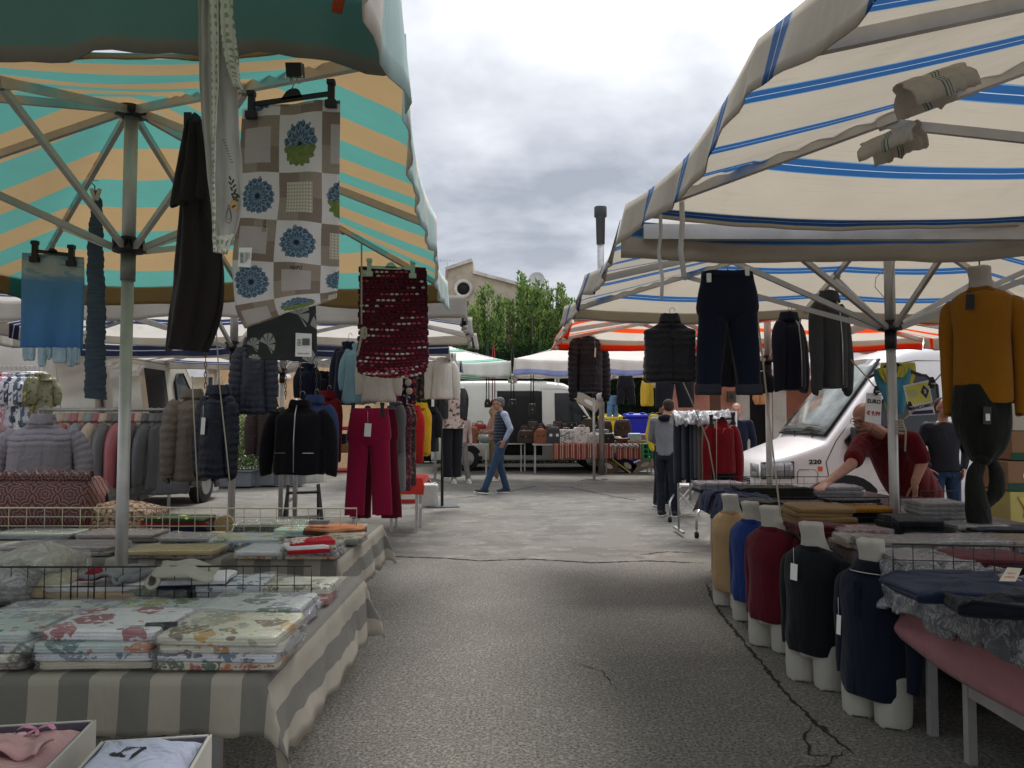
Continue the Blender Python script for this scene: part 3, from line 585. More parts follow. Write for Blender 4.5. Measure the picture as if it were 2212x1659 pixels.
potted('potted bush by the garden wall, behind the zipped black jacket', 610, 985, 15.9, 1.2, 3)
for i, (u, v, s_) in enumerate(((548, 1000, .35), (565, 1008, .28), (532, 1012, .2))):
    p = G(u, v, 0); mb = MB(); mb.ell(V((p.x, 14.8, s_*.4)), (s_*1.2, s_*.8, s_*.6), 12, 8)
    for k in range(len(mb.v)): mb.v[k] += mb.v[k].normalized()*.08*MN.noise(mb.v[k]*3)
    mb.build('boulder', M_STONE, label=['largest pale boulder by the potted bushes', 'mid sized pale boulder right of the largest', 'smallest pale boulder left of the others'][i], cat='boulder')
# flue mast
M_DKM = mat('dark_metal_cap', (.05, .06, .065), rough=.5, metal=.4)
Y = 19.2; t_ = P(1297, 447, Y); t = thing('flue_mast', 'tall grey mast with a dark cylindrical cap rising above the blue striped canopy', 'mast', (t_.x, Y, 0))
mb = MB(); mb.tube([(t_.x, Y, 0), (t_.x, Y, 3.6)], .07, 12); mb.tube([(t_.x, Y, 3.55), (t_.x, Y, t_.z-.5)], .085, 12); mb.build('mast_pole', M_STEEL, t)
mb = MB(); mb.lathe([(.105, -.95), (.12, -.28), (.16, -.25), (.16, -.02), (.15, 0)], (t_.x, Y, t_.z), 18); mb.build('cap', M_DKM, t)

# ================================================================ VANS
def van(name, label, loc, rz, L, W, Ht, body, style=0, hood=.75, ws=1.55, belt=1.12, hoodz=.98, zlow=.28, open_door=None, parts=True):
    t = thing(name, label, 'van', loc, rz)
    hw0 = W/2
    P_top = [(0, .62), (.04, .78), (.12, .88), (hood*.55, hoodz), (hood, hoodz+.13), (ws, Ht-.16), (ws+.22, Ht-.05), (ws+.7, Ht), (L*.75, Ht+.02), (L-.15, Ht-.01), (L, Ht-.12)]
    def top(x):
        for (a, za), (b, zb) in zip(P_top[:-1], P_top[1:]):
            if x <= b: return za+(zb-za)*(x-a)/(b-a)
        return P_top[-1][1]
    def plan(x):      # half width along the length (rounded nose)
        k = min(1, x/.55) if x < .55 else 1
        return hw0*(.80+.20*math.sin(k*pi/2)) - (.02 if x > L-.1 else 0)
    def hw(x, z):
        w_ = plan(x); zt = top(x); 
        if z > belt: w_ -= .13*((z-belt)/(2.1-belt))**1.2
        if z < .5: w_ -= .03
        return w_
    stn = [0, .02, .05, .12, .22, .35, .55, hood*.9, hood, hood+.1]+[hood+.1+(ws+.3-hood-.1)*k/8 for k in range(1, 9)]+[ws+.7+(L-.2-ws-.7)*k/7 for k in range(8)]+[L-.08, L]
    stn = sorted(set(round(s_, 4) for s_ in stn)); rings = []
    for x in stn:
        zt = top(x); zl = zlow+(.08 if x < .1 else 0); ring = []
        rc = min(.16 if x > ws else .09, (zt-zl)*.25); zs = [zl, zl+.04, zl+(zt-zl)*.2, zl+(zt-zl)*.4, zl+(zt-zl)*.6, zl+(zt-zl)*.8, zt-rc]
        half = [(hw(x, z)-(.04 if i == 0 else 0), z) for i, z in enumerate(zs)]
        wt = half[-1][0]
        for k in range(1, 5): a = k*pi/10; half.append((wt-rc*(1-math.cos(a)), zt-rc+rc*math.sin(a)))
        half.append((wt-rc-.04, zt+.004)); half.append((wt*.5, zt+.03)); half.append((0, zt+.04))
        ring = [V((x, -a, z)) for a, z in half]+[V((x, a, z)) for a, z in reversed(half[:-1])]
        rings.append(ring)
    mb = MB(); mb.loft(rings); bo = mb.build('body', body, t, True)
    def side(sg, poly, m, nm, off=.006, par=t, th=.02):
        mb = MB(); n = len(poly); vs = [V((x, sg*(hw(x, z)+off), z)) for x, z in poly]+[V((x, sg*(hw(x, z)+off-th), z)) for x, z in poly]
        mb.add(vs, [tuple(range(n)), tuple(range(2*n-1, n-1, -1))]+[(k, k+n, (k+1) % n+n, (k+1) % n) for k in range(n)], smooth=False); return mb.build(nm, m, par, True)
    def sgrid(sg, x0, x1, z0, z1, m, nm, off=.006, par=t, th=.01):
        mb = MB(); mb.grid(lambda u, v: V((x0+(x1-x0)*u, sg*(hw(x0+(x1-x0)*u, z0+(z1-z0)*v)+off), z0+(z1-z0)*v)), 6, 10); return mb.build(nm, m, par, True, thick=th)
    side.grid = sgrid
    def seam(sg, pts, w_=.006):
        mb = MB(); q = [V((x, sg*(hw(x, z)+.001), z)) for x, z in pts]
        mb.tube(q, w_, 5); return mb.build('seam', M_SEAM, bo, True)
    # windscreen
    def wsf(off, u0=0, u1=1):
        def f(u, v):
            x = hood+.05+(ws-.02-hood-.05)*v; w_ = hw(x, top(x))-.12-.03*v; y = (2*u-1)*w_
            return V((x-.045*off, y, top(x)+.035*(1-(2*u-1)**2)*1.0+.012*off+.004))
        return f
    mb = MB(); mb.grid(wsf(1.0), 10, 8); mb.build('windscreen', M_WSCR, t, True, thick=.008)
    mb = MB(); f = wsf(.7); q = [f(u, v) for u, v in ((0, 0), (1, 0), (1, 1), (0, 1), (0, 0))]; mb.tube(q, .016, 6); mb.build('windscreen_seal', M_RUB, t, True)
    for y0 in (-.5, .15): mb = MB(); a = V((hood-.01, y0, top(hood)+.05)); mb.bar(a, a+V((.12, .38, .11)), .014); mb.build('wiper', M_RUB, t, True)
    # door windows
    for sg in (-1, 1):
        if style == 0:
            wp = [(hood+.12, belt-.02), (hood+.55, belt-.12), (2.1, belt-.1), (2.1, Ht-.42), (ws+.12, Ht-.3)]
            wp = [(hood+.2, belt+.0), (hood+.32, belt-.16), (hood+.75, belt-.2), (hood+1.1, belt-.02), (hood+1.32, belt), (hood+1.32, Ht-.5), (hood+1.2, Ht-.38), (ws+.2, Ht-.36)]
        else: wp = [(hood+.12, belt+.02), (hood+1.05, belt+.02), (hood+1.05, Ht-.32), (ws+.06, Ht-.32)]
        g_ = side(sg, wp, M_GLASS, 'door_window', .028, th=.03)
        q = [V((x, sg*(hw(x, z)+.026), z)) for x, z in wp+[wp[0]]]; mb = MB(); mb.tube(q, .016, 6); mb.build('window_seal', M_RUB, g_, True)
        xs_ = hood+.62; mb = MB(); zt_ = Ht-.4 if xs_ > ws else top(xs_)-.22; mb.bar((xs_, sg*(hw(xs_, belt)+.03), belt-.1 if style == 0 else belt), (xs_, sg*(hw(xs_, zt_)+.03), zt_), .022); mb.build('window_bar', M_RUB, g_, True)
        xd = hood+1.42; seam(sg, [(hood+.02, zlow+.35), (hood-.02, belt-.25), (hood+.1, belt+.0), (ws+.02, Ht-.25), (ws+.3, Ht-.2), (xd, Ht-.2), (xd, zlow+.2)]); seam(sg, [(hood+.02, zlow+.35), (xd, zlow+.14)])
        seam(sg, [(xd+.06, Ht-.25), (xd+1.25, Ht-.25), (xd+1.25, zlow+.1), (xd+.06, zlow+.1), (xd+.06, Ht-.25)]); seam(sg, [(xd+.2, .95), (L-.1, .95)])
        if style == 1: seam(sg, [(.3, .98), (L-.1, .98)])
        mb = MB(); mb.box((hood+1.22, sg*(hw(hood+1.22, .98)+.012), .92), (.07, .02, .16 if style else .06)); mb.build('door_handle', M_BLACK, t, True, bevel=.006)
        # mirror
        m0 = V((hood+.30, sg*(hw(hood+.3, belt)+.13), belt-.02)); mb = MB(); mb.box(m0, (.10, .20, .38)); mb.bar(m0+V((.03, 0, -.1)), m0+V((.06, -sg*.14, -.14)), .04); mb.build('mirror', M_BLACK, t, True, bevel=.02)
        # headlight
        mb = MB(); mb.grid(lambda u, v: V((.02+.34*u, sg*(plan(.02+.34*u)+.008 if u > .0 else hw0*.8), .66+.19*v+.02*u)), 6, 2)
        mb.grid(lambda u, v: V((-.008, sg*(hw0*.45+hw0*.352*u), .66+.17*v)), 4, 2)
        hl = mb.build('headlight', M_LAMP, t, True, thick=.012)
        q = [V((.02+.34*u, sg*(plan(.02+.34*u)+.012), .66+.19*v+.02*u)) for u, v in ((0, 0), (1, 0), (1, 1), (0, 1))]
        mb = MB(); mb.tube(q, .008, 5); mb.tube([V((.26, sg*(plan(.26)+.012), .67)), V((.26, sg*(plan(.26)+.012), .85))], .005, 5); mb.build('headlight_rim', M_RUB, hl, True)
        for xw in (.98 if style == 0 else .9, L-.95):
            wl = MB(); yy = sg*(hw0-.10); wl.tube([(xw, yy-.09, .33), (xw, yy+.09, .33)], .33, 28, up=(0, 0, 1)); w_o = wl.build('wheel', M_RUB, t, True, bevel=.02)
            rm = MB(); rm.tube([(xw, yy+sg*.085, .33), (xw, yy+sg*.1, .33)], .2, 20, up=(0, 0, 1)); rm.build('rim', M_STEEL, w_o, True, bevel=.01)
            ar = MB(); q = [(xw+.42*math.cos(a), .34+.42*math.sin(a)) for a in [pi*k/14 for k in range(15)]]
            ar.grid(lambda u, v: V((xw+.42*(1-v*.98)*math.cos(pi*u), sg*(hw(xw+.42*(1-v)*math.cos(pi*u), .30+.42*(1-v)*math.sin(pi*u))+.006), .30+.42*(1-v*.98)*math.sin(pi*u))), 14, 5); ar.build('wheel_arch', M_RUB, t, True)
    mb = MB(); rr = []
    for x in (-.03, .1, .3, .5, .62): pass
    q = [(x, plan(max(0, x))+.015) for x in (.62, .45, .3, .15, .04, -.035)]
    path = [V((x, -y, 0)) for x, y in q]+[V((x, y, 0)) for x, y in reversed(q)]
    mb.loft([[p+V((0, 0, .22)) for p in path]+[p*.97+V((.03, 0, .22)) for p in reversed(path)], [p+V((-.02, 0, .3)) for p in path]+[p*.97+V((.03, 0, .3)) for p in reversed(path)], [p+V((-.01, 0, .48)) for p in path]+[p*.97+V((.03, 0, .48)) for p in reversed(path)]]); mb.build('bumper', M_DKP, t, True)
    mb = MB(); 
    for k in range(3): mb.box((-.012, 0, .57+.03*k), (.02, W*.4, .012))
    mb.build('grille', M_BLACK, t, True)
    t['_'] = 0; del t['_']
    return t, side, seam, hw, top
M_SEAM = mat('panel_gap', (.1, .09, .08), rough=.8, var=0); M_DKP = mat('dark_bumper_plastic', (.05, .05, .052), rough=.6)
M_LAMP = mat('headlight_glass', (.32, .32, .33), rough=.08, spec=.9, metal=.3, var=.4, vs=14)
M_WSCR = mat('windscreen_glass', rough=.05, spec=1, var=0, bump=0, pat=lambda t: t.mix(t.n('MapRange', {0: t.noise(t.scl(t.obj(), 1, 1, 2), 1.7, 3), 1: .4, 2: .6, 3: 0, 4: 1}).outputs[0], (.05, .06, .05), (.2, .22, .19)))
def paint(name, c, r=.28): return mat(name, c, rough=r, var=.04, bump=.03, bs=5, coat=.5, cr=.1, dirt=.12, spec=.5)
M_VW = paint('white_van_paint', (.78, .74, .72)); M_VC = paint('cream_van_paint', (.6, .59, .53), .35); M_VG = paint('beige_van_paint', (.42, .39, .33), .2)
t1, side, seam, hw, top = van('white_van', 'large white van with its nose toward the aisle, behind the sweater table', (3.02, 10.15, 0), R(-2), 5.6, 1.98, 2.28, M_VW, 0)
seam(-1, [(.42, .55), (.6, .55), (.63, .6), (.63, .74), (.6, .78), (.42, .78), (.4, .74), (.4, .6), (.42, .55)], .004)
seam(-1, [(.1, .47), (.75, .47)], .008)
mb = MB(); add_text(mb, '220', .07, V((.60, -hw(.6, .86)-.012, .87)), (1, .0, 0), (0, 0, 1), .003, 1.4); mb.build('model_badge', M_BLACK, t1, True)
mb = MB(); mb.box((.66, -hw(.66, .8)-.008, .79), (.05, .012, .055)); mb.build('orange_badge', mat('orange_sticker', (.7, .1, .03)), t1, True)
# high roof extension on the white van
mb = MB(); mb.loft([[V((x, y*w_, z+dz)) for y, dz in ((-1, 0), (-.97, h_*.7), (-.8, h_), (.8, h_), (.97, h_*.7), (1, 0))] for x, w_, z, h_ in ((1.7, .72, 2.15, .03), (2.1, .80, 2.14, .2), (2.5, .83, 2.14, .34), (5.5, .83, 2.14, .34), (5.58, .8, 2.14, .2))])
mb.build('high_roof', M_VW, t1, True)
t2, side, seam, hw, top = van('cream_van', 'old cream van with an open side door and roof rack behind the bag stall', (3.05, 21.4, 0), R(180), 5.2, 1.95, 2.38, M_VC, 1, hood=.85, ws=1.45, belt=1.28, hoodz=1.08)
dk = mat('van_interior', (.015, .014, .014), rough=.9)
side.grid(1, 2.25, 3.45, .42, 2.12, dk, 'side_door_opening')
mb = MB()
for y in (-.7, .7): mb.tube([(1.6, y, 2.56), (4.9, y, 2.56)], .02, 6)
for k in range(6): mb.tube([(1.7+k*.6, -.72, 2.56), (1.7+k*.6, .72, 2.56)], .015, 6)
for x in (1.8, 3, 4.6):
    for y in (-.7, .7): mb.bar((x, y, 2.38), (x, y, 2.56), .05)
mb.build('roof_rack', M_STEEL, t2, True)
mb = MB(); mb.ell((2.3, .55, 2.62), (.25, .2, .16)); b_ = mb.build('tied_bundle', M_WHITEP, t2, True)
t3, side, seam, hw, top = van('beige_van', 'beige van with its sliding side door open, behind the left coat rail', (-6.05, 13.8, 0), R(-90), 5.4, 1.98, 2.45, M_VG, 0)
side.grid(1, 2.35, 3.2, .45, 2.1, dk, 'side_door_opening')
sd_ = side.grid(1, 3.15, 4.25, .42, 2.12, M_VG, 'sliding_door', .06, th=.04)
side(1, [(3.3, 1.25), (4.1, 1.25), (4.1, 1.95), (3.3, 1.95)], M_VG, 'door_pressing', .082, sd_, .012)
side(1, [(4.35, 1.2), (5.1, 1.2), (5.1, 1.95), (4.35, 1.95)], M_VG, 'side_pressing', .012, th=.012)
# ================================================================ GARMENTS
def crom(rows, n):
    out = []; m = len(rows)-1
    for i in range(n+1):
        t = i/n*m; k = min(int(t), m-1); f = t-k; a, b, c, d = rows[max(0, k-1)], rows[k], rows[k+1], rows[min(m, k+2)]
        out.append([.5*((2*q)+(-p+r_)*f+(2*p-5*q+4*r_-s_)*f*f+(-p+3*q-3*r_+s_)*f**3) for p, q, r_, s_ in zip(a, b, c, d)])
    return out
def bloft(mb, rows, n=30, nr=40, quilt=0, qs=.045, fold=0, fk=9, seed=0, ex=.8, tight=0):
    """closed loft of superellipse rings; rows (z, cx, cy, halfwidth, depth)"""
    rings = []; uv = []
    for z, cx, cy, hw, dp in crom(rows, nr):
        q = 1.3*quilt*(abs(math.sin(pi*z/qs))**.5-.5) if quilt else 0; ring = []
        t = (rows[0][0]-z)/max(1e-6, rows[0][0]-rows[-1][0])
        for k in range(n):
            a = 2*pi*k/n; c, s_ = math.cos(a), math.sin(a)
            f = 1+fold*t*(math.sin(fk*a+seed+3*t)*.6+.7*math.sin((fk*2-3)*a+seed*2))+.02*MN.noise(V((c*2, s_*2, z*7+seed)))
            dd = q*(1+.35*MN.noise(V((c*5, s_*5, z*9+seed))))
            x = cx+(math.copysign(abs(c)**ex, c)*(hw+dd*.6))*f; y = cy+(math.copysign(abs(s_)**ex, s_)*(dp+dd))*f
            ring.append(V((x, y, z+.004*math.sin(5*a+seed)))); uv.append((k/n*(hw+dp)*4, z))
        rings.append(ring)
    mb.loft(rings, True, uv)
def sleeve(mb, pts, rs, quilt=0, qs=.045, flat=.6, seed=0, n=14, nr=26, up=None):
    pr = crom([list(p)+[r] for p, r in zip(pts, rs)], nr); L = 0; P_ = []; R_ = []
    for i, p in enumerate(pr):
        if i: L += (V(p[:3])-V(pr[i-1][:3])).length
        P_.append(V(p[:3])); R_.append(max(.004, p[3]+(quilt*(abs(math.sin(pi*L/qs))**.6-.5) if quilt else 0)+.004*MN.noise(V((L*14, seed, 0)))))
    mb.tube(P_, R_, n, flat=flat, up=up)
def hook(t, H, x=0, m=None):
    mb = MB(); mb.tube([(x, 0, H-.04), (x, 0, H+.03)]+[(x+.02-.02*math.cos(a), 0, H+.03+.02*math.sin(a)) for a in (0, .8, 1.6, 2.4, 3.1, 3.6)], .0022, 6)
    return mb.build('hanger_hook', m or M_STEEL, t, True)
def price_tag(t, x, y, z, w, h, m=None, string=.08):
    mb = MB(); mb.box((x, y, z-h/2), (w, .002, h), ry=.06); o = mb.build('price_tag', m or M_PAPER, t, True)
    if string: mb = MB(); mb.tube([(x, y, z), (x-.003, y+.003, z+string)], .0012, 5); mb.build('tag_string', m or M_PAPER, o, True)
    return o
def jacket(name, label, cat, u, v0, v1, w, Y, m, yaw=0, quilt=0, qs=.05, sl=.95, ls=None, rs=None, flare=0, zipm=None, tagp=None, D=.10, group=None, trim=None, collar=.05, nosl=False, hk=True, lod=1, inner=None, fold=.085, seed=None):
    H = PX(v1-v0, Y); W = PX(w, Y); c = P(u, v1, Y); seed = seed if seed is not None else (hash(label) % 97)*.37
    seed = sum(map(ord, label)) % 97*.37
    t = thing(name, label, cat, c, yaw, group); hw = W*(.335 if not nosl else .47)
    mb = MB(); sh = H-.045-W*.10
    rows = [(H, 0, 0, .055+.02*(collar > 0), .045), (H-.02, 0, 0, .07, .05), (H-.05, 0, 0, hw*.46, .055), (H-.085, 0, 0, hw*.78, .065), (sh-.02, 0, 0, hw*.98, D*.8), (H*.62, 0, 0, hw*.97, D), (H*.3, 0, 0, hw*(1+flare*.5), D*1.02), (.03, 0, 0, hw*(1.0+flare), D), (0, 0, 0, hw*(.95+flare), D*.9)]
    bloft(mb, rows, 30 if lod else 18, int(H/qs*6) if quilt else (36 if lod else 16), quilt, qs, fold if not quilt else fold*.4, 7, seed)
    mb.build('body', m, t, True)
    if not nosl:
        for sg in (-1, 1):
            L = (ls if sg < 0 else rs) or sl; Lz = (H-.1)*L
            pts = [(sg*hw*.80, 0, sh+.02), (sg*hw*1.08, 0, sh-.06), (sg*hw*1.27, -.01, sh-Lz*.4), (sg*hw*1.33, -.02, sh-Lz*.72), (sg*hw*1.34, -.015, H-.1-Lz+.02), (sg*hw*1.33, -.015, H-.1-Lz)]
            mb = MB(); sleeve(mb, pts, [.045, .064, .06, .054, .047, .04], quilt*.8, qs, .72, seed+sg, 14, int(H/qs*6) if quilt else 16, up=(0, 1, 0)); mb.build('sleeve', m, t, True)
    if collar: mb = MB(); bloft(mb, [(H+collar*.6, 0, 0, .068, .052), (H+.01, 0, 0, .075, .058), (H-.04, 0, 0, .088, .066)], 20, 6, 0); mb.build('collar', inner or m, t, True)
    if zipm: mb = MB(); mb.tube([(0, -D*k-.004, z) for k, z in ((.52, H-.03), (.85, sh), (1.03, H*.5), (1.02, .02))], .0045, 6); mb.build('zip', zipm, t, True)
    if trim: mb = MB(); bloft(mb, [(.05, 0, 0, hw*(1+flare)+.004, D+.004), (-.004, 0, 0, hw*(.97+flare)+.004, D*.95+.004)], 30, 4, 0); mb.build('hem_band', trim, t, True)
    if tagp: price_tag(t, tagp[0]*W, -D-.02, H*tagp[1], tagp[2], tagp[3], tagp[4] if len(tagp) > 4 else None)
    if hk: hook(t, H+.03)
    return t
def trousers(name, label, cat, u, v0, v1, w, Y, m, yaw=0, spread=.0, taper=.85, D=.06, tagp=None, cuff=None, group=None, crotch=.30, fold=.05, wband=None, gap=0, hk=False, wr=.36):
    H = PX(v1-v0, Y); W = PX(w, Y); c = P(u, v1, Y); t = thing(name, label, cat, c, yaw, group); hw = W*.5; seed = sum(map(ord, label)) % 91*.3
    cz = H-crotch*.9; mb = MB()
    bloft(mb, [(H, 0, 0, hw*wr*2, D*.75), (H-.05, 0, 0, hw*(wr*2+.04), D), (H-.15, 0, 0, hw*min(1, wr*2+.2), D*1.1), (cz+.02, 0, 0, hw*min(1, wr*2+.22), D*1.05), (cz-.03, 0, 0, hw*.5, D*.7)], 30, 18, 0, fold=fold*.5, seed=seed)
    mb.build('seat', m, t, True)
    for sg in (-1, 1):
        tp = hw*min(1, wr*2+.2)*.5; bw = tp*taper; ex_ = hw-bw+spread*hw if spread >= 0 else tp
        cx1 = sg*max(bw+gap/2, hw-bw)
        rows = [(cz+.06, sg*tp, 0, tp*.96, D*.9), (cz-.06, sg*tp*1.02, 0, tp*.97, D*1.0), (cz*.55, sg*(tp+abs(cx1)-0)*.5, .0, tp*.93, D*.92), (cz*.2, cx1*.97, 0, bw, D*.85), (0, cx1, 0, bw, D*.8)]
        mb = MB(); bloft(mb, rows, 22, 26, 0, fold=fold, fk=5, seed=seed+sg, ex=.85); mb.build('leg', m, t, True)
        if cuff: mb = MB(); bloft(mb, [(.055, cx1, 0, bw+.006, D*.8+.006), (-.003, cx1, 0, bw+.006, D*.8+.006)], 22, 3); mb.build('turned_cuff', cuff, t, True)
    if wband: mb = MB(); bloft(mb, [(H+.004, 0, 0, hw*wr*2+.003, D*.75+.003), (H-.035, 0, 0, hw*(wr*2+.03)+.003, D*.95+.003)], 30, 3); mb.build('waistband', wband, t, True)
    if tagp: price_tag(t, tagp[0]*W, -D*1.25-.01, H*tagp[1], tagp[2], tagp[3], tagp[4] if len(tagp) > 4 else None, .1)
    return t
def sheet(name, label, cat, pts, Y, m, nu=24, nv=40, amp=.02, thick=.003, group=None, uvm=True, wav=8, bend=None, build=True):
    """hanging cloth; pts = rows of (v, uLeft, uRight) image coordinates at depth Y"""
    rows = crom([list(p) for p in pts], nv); mb = MB(); sd = sum(map(ord, label)) % 53
    def fn(u, v):
        r_ = rows[min(nv, int(round(v*nv)))]; q = P(r_[1]+(r_[2]-r_[1])*u, r_[0], Y)
        q.y += amp*math.sin(u*wav+sd+v*1.5)*(.35+.65*v)+amp*.5*math.sin(u*wav*2.3+v*2)+(bend(u, v) if bend else 0); return q
    W = PX(abs(pts[0][2]-pts[0][1]), Y)+PX(abs(pts[-1][2]-pts[-1][1]), Y); Hh = PX(pts[-1][0]-pts[0][0], Y)
    mb.grid(fn, nu, nv, lambda u, v: (u*W/2, -v*Hh))
    return mb.build(name, m, thick=thick, label=label, cat=cat, group=group) if build else (mb, fn)

BLK = cloth((.012, .012, .016), fold=.5); NAVY = cloth((.012, .016, .035)); DENIM = cloth((.007, .011, .024), bump=.5, fold=.6)
PUFB = mat('black_puffer', (.010, .010, .016), rough=.5, spec=.35, fold=.4, fs=14, bump=.1); PUFN = mat('navy_puffer', (.007, .009, .02), rough=.5, spec=.3, fold=.35, fs=14, bump=.1)
PUFL = mat('lavender_puffer', (.20, .175, .195), rough=.5, fold=.35, fs=14, bump=.1); PUFT = mat('taupe_puffer', (.14, .108, .08), rough=.6, fold=.35, fs=14); PUFV = mat('slate_blue_puffer', (.022, .026, .042), rough=.5, fold=.35, fs=14)
SILV = mat('silver_zip', (.6, .6, .6), rough=.3, metal=.8)
# ---- hanging clothes, right side, front to back
trousers('jeans', 'dark blue jeans with turned up cuffs hanging from the blue striped canopy', 'jeans', 1574, 586, 851, 130, 4.6, DENIM, 0, cuff=mat('cuff_denim', (.03, .035, .045), rough=.9), taper=.80, D=.06, crotch=.3, gap=.10, wr=.42, wband=DENIM)
mb = MB(); a = P(1530, 597, 4.57); b = P(1612, 583, 4.57); mb.bar(a, b, .012, .02); t = thing('trouser_hanger', 'white clip hanger holding the dark blue jeans', 'hanger', a.lerp(b, .5)); mb.build('bar', M_WHITEP, t)
for q in (a, b): mb = MB(); mb.box(q+V((0, -.01, -.012)), (.026, .03, .055)); mb.build('clip', M_WHITEP, t, bevel=.004)
mb = MB(); mb.tube([a.lerp(b, .5), a.lerp(b, .5)+V((.01, 0, .07)), a.lerp(b, .5)+V((.03, 0, .09))], .003); mb.build('hook', M_STEEL, t)
jacket('quilted_vest', 'black quilted vest hanging left of the dark blue jeans', 'vest', 1448, 686, 826, 118, 5.9, PUFB, 0, quilt=.014, qs=.052, nosl=True, zipm=BLK, tagp=(.0, .78, .04, .055, M_BLACK), D=.1)
jacket('puffer_jacket', 'black puffer jacket hanging leftmost under the orange striped canopy', 'jacket', 1272, 716, 848, 92, 8.3, PUFB, R(25), quilt=.014, qs=.055, zipm=None, tagp=(.02, .72, .018, .10, M_PAPER), sl=1.12)
jacket('dark_jacket', 'black jacket hanging partly behind the dark blue jeans', 'jacket', 1592, 690, 835, 72, 6.0, BLK, R(20), sl=1.0)
jacket('softshell_jacket', 'navy softshell jacket with white zips right of the orange canopy pole', 'jacket', 1706, 682, 842, 96, 5.9, cloth((.018, .02, .036)), R(35), zipm=SILV, sl=1.02)
jacket('hooded_jacket', 'dark grey hooded jacket hanging left of the blue striped canopy pole', 'jacket', 1794, 640, 838, 112, 5.6, cloth((.055, .056, .058), fold=.7), R(30), zipm=SILV, sl=1.04, collar=.07)
trousers('dark_trousers', 'black trousers hanging low between the black puffer jacket and vest', 'trousers', 1352, 812, 873, 42, 12.5, BLK, 0, crotch=.25); 
trousers('wide_dark_trousers', 'wide black trousers hanging below the black quilted vest', 'trousers', 1458, 800, 880, 84, 11.9, BLK, 0, wr=.45, crotch=.2)
jacket('jumper', 'yellow jumper hanging between dark trousers before the hedge', 'jumper', 1398, 812, 877, 22, 12.2, cloth('#d9b23c'), R(60), hk=False)
trousers('small_jeans', 'small light denim garment hanging before the yellow bin', 'jeans', 1323, 855, 900, 24, 12.6, cloth('#5f7f9c'), R(20), crotch=.15)
jacket('orange_blouse', 'small pale orange top hanging right of the orange canopy pole', 'top', 1644, 838, 873, 26, 9.6, cloth('#c58a5c'), R(10), hk=False, collar=0)
jacket('black_hoodie', 'black hooded top hanging near the pink building doorway', 'top', 1633, 790, 850, 60, 7.4, BLK, R(-15), hk=False)
# mustard mannequin and knotted trousers
MANQ = mat('mannequin_offwhite', (.42, .40, .35), rough=.55, var=.08, dirt=.3, bump=.08)
MANQT = mat('mannequin_tan', (.3, .14, .07), rough=.4)
def torso_form(t, m, s_=1.0, thighs=True, zb=0, neck_tilt=.0, rm=.009):
    mb = MB(); k = s_
    wf=.86; rows = [(.88, .0, -.02+neck_tilt, .062, .060), (.868, 0, -.022+neck_tilt, .066, .064), (.80, 0, -.006, .062, .060), (.735, 0, .01, .085, .065), (.71, 0, .01, .15, .085), (.665, 0, .01, .19, .105), (.58, 0, 0, .18, .118), (.45, 0, 0, .155, .105), (.35, 0, 0, .158, .108), (.27, 0, 0, .172, .118), (.20, 0, 0, .172, .11), (.16, 0, 0, .165, .1)]
    bloft(mb, [(r_[0]*k, 0, r_[2]*k, r_[3]*k*(wf if r_[0] < .72 else 1), r_[4]*k) for r_ in rows], 30, 40, ex=.95)
    if thighs:
        for sg in (-1, 1): bloft(mb, [(.24*k, sg*.088*k, 0, .083*k, .095*k), (.1*k, sg*.09*k, 0, .084*k, .092*k), (0.001, sg*.09*k, 0, .082*k, .088*k)], 22, 8, ex=1)
        mb.ell((0, -.075*k, .19*k), (.035*k, .05*k, .05*k))
    return mb.build('form', m, t, True, remesh=rm, smooth=3)
def sweater_on(t, m, s_=1.0, hem=.17, slen=.5, polo=None, tagp=None, knit=0, collar=.0):
    k = s_; e = .012; mb = MB()
    rows = [(.745+collar, 0, .0, .066, .066), (.735, 0, .01, .09, .072), (.712, 0, .01, .155, .092), (.668, 0, .01, .197, .112), (.58, 0, 0, .19, .13), (.45, 0, 0, .178, .122), (.33, 0, 0, .182, .126), (hem+.06, 0, 0, .19, .134), (hem, 0, 0, .182, .126)]
    bloft(mb, [(r_[0]*k, r_[1], r_[2]*k, r_[3]*k*(.87 if r_[0] < .72 else 1), r_[4]*k) for r_ in rows], 40, 44, fold=.03, fk=6, seed=2+hem*9, ex=.92); mb.build('body', m, t, True)
    for sg in (-1, 1):
        z1 = (.67-slen)*k; mb = MB()
        sleeve(mb, [(sg*.135*k, .015, .668*k), (sg*.172*k, .02, .625*k), (sg*.192*k, .02, .5*k), (sg*.197*k, .02, .35*k), (sg*.192*k, .01, z1+.03), (sg*.19*k, .005, z1)], [.035*k, .058*k, .052*k, .044*k, .036*k, .032*k], flat=.8, seed=sg, up=(0, 1, 0)); mb.build('sleeve', m, t, True)
    if polo:
        mb = MB(); pts = [V((math.sin(a)*.085*k, .01-math.cos(a)*.085*k, (.735+.012*math.cos(a))*k)) for a in [(-2.6+5.2*i/20) for i in range(21)]]
        mb.grid(lambda u, v: pts[int(round(u*20))]*1+V((0, 0, 0))+V((pts[int(round(u*20))].x*.35*v, (pts[int(round(u*20))].y-.01)*.35*v, .03*(1-v)-.02*v)), 20, 4); mb.build('collar', polo, t, True, thick=.005)
        mb = MB(); mb.tube([p*1+V((p.x*.36, (p.y-.01)*.36, -.021)) for p in pts], .0018, 5); mb.build('collar_piping', M_PAPER, t, True)
        mb = MB(); mb.box((0, -.130*k, .6*k), (.03, .006, .16)); mb.build('button_placket', polo, t, True)
    if tagp: price_tag(t, tagp[0], -.14*k-.005, tagp[1]*k, tagp[2], tagp[3], tagp[4] if len(tagp) > 4 else None, .08)
KN = dict(bump=.6, bs=350, fold=.5, fs=5)
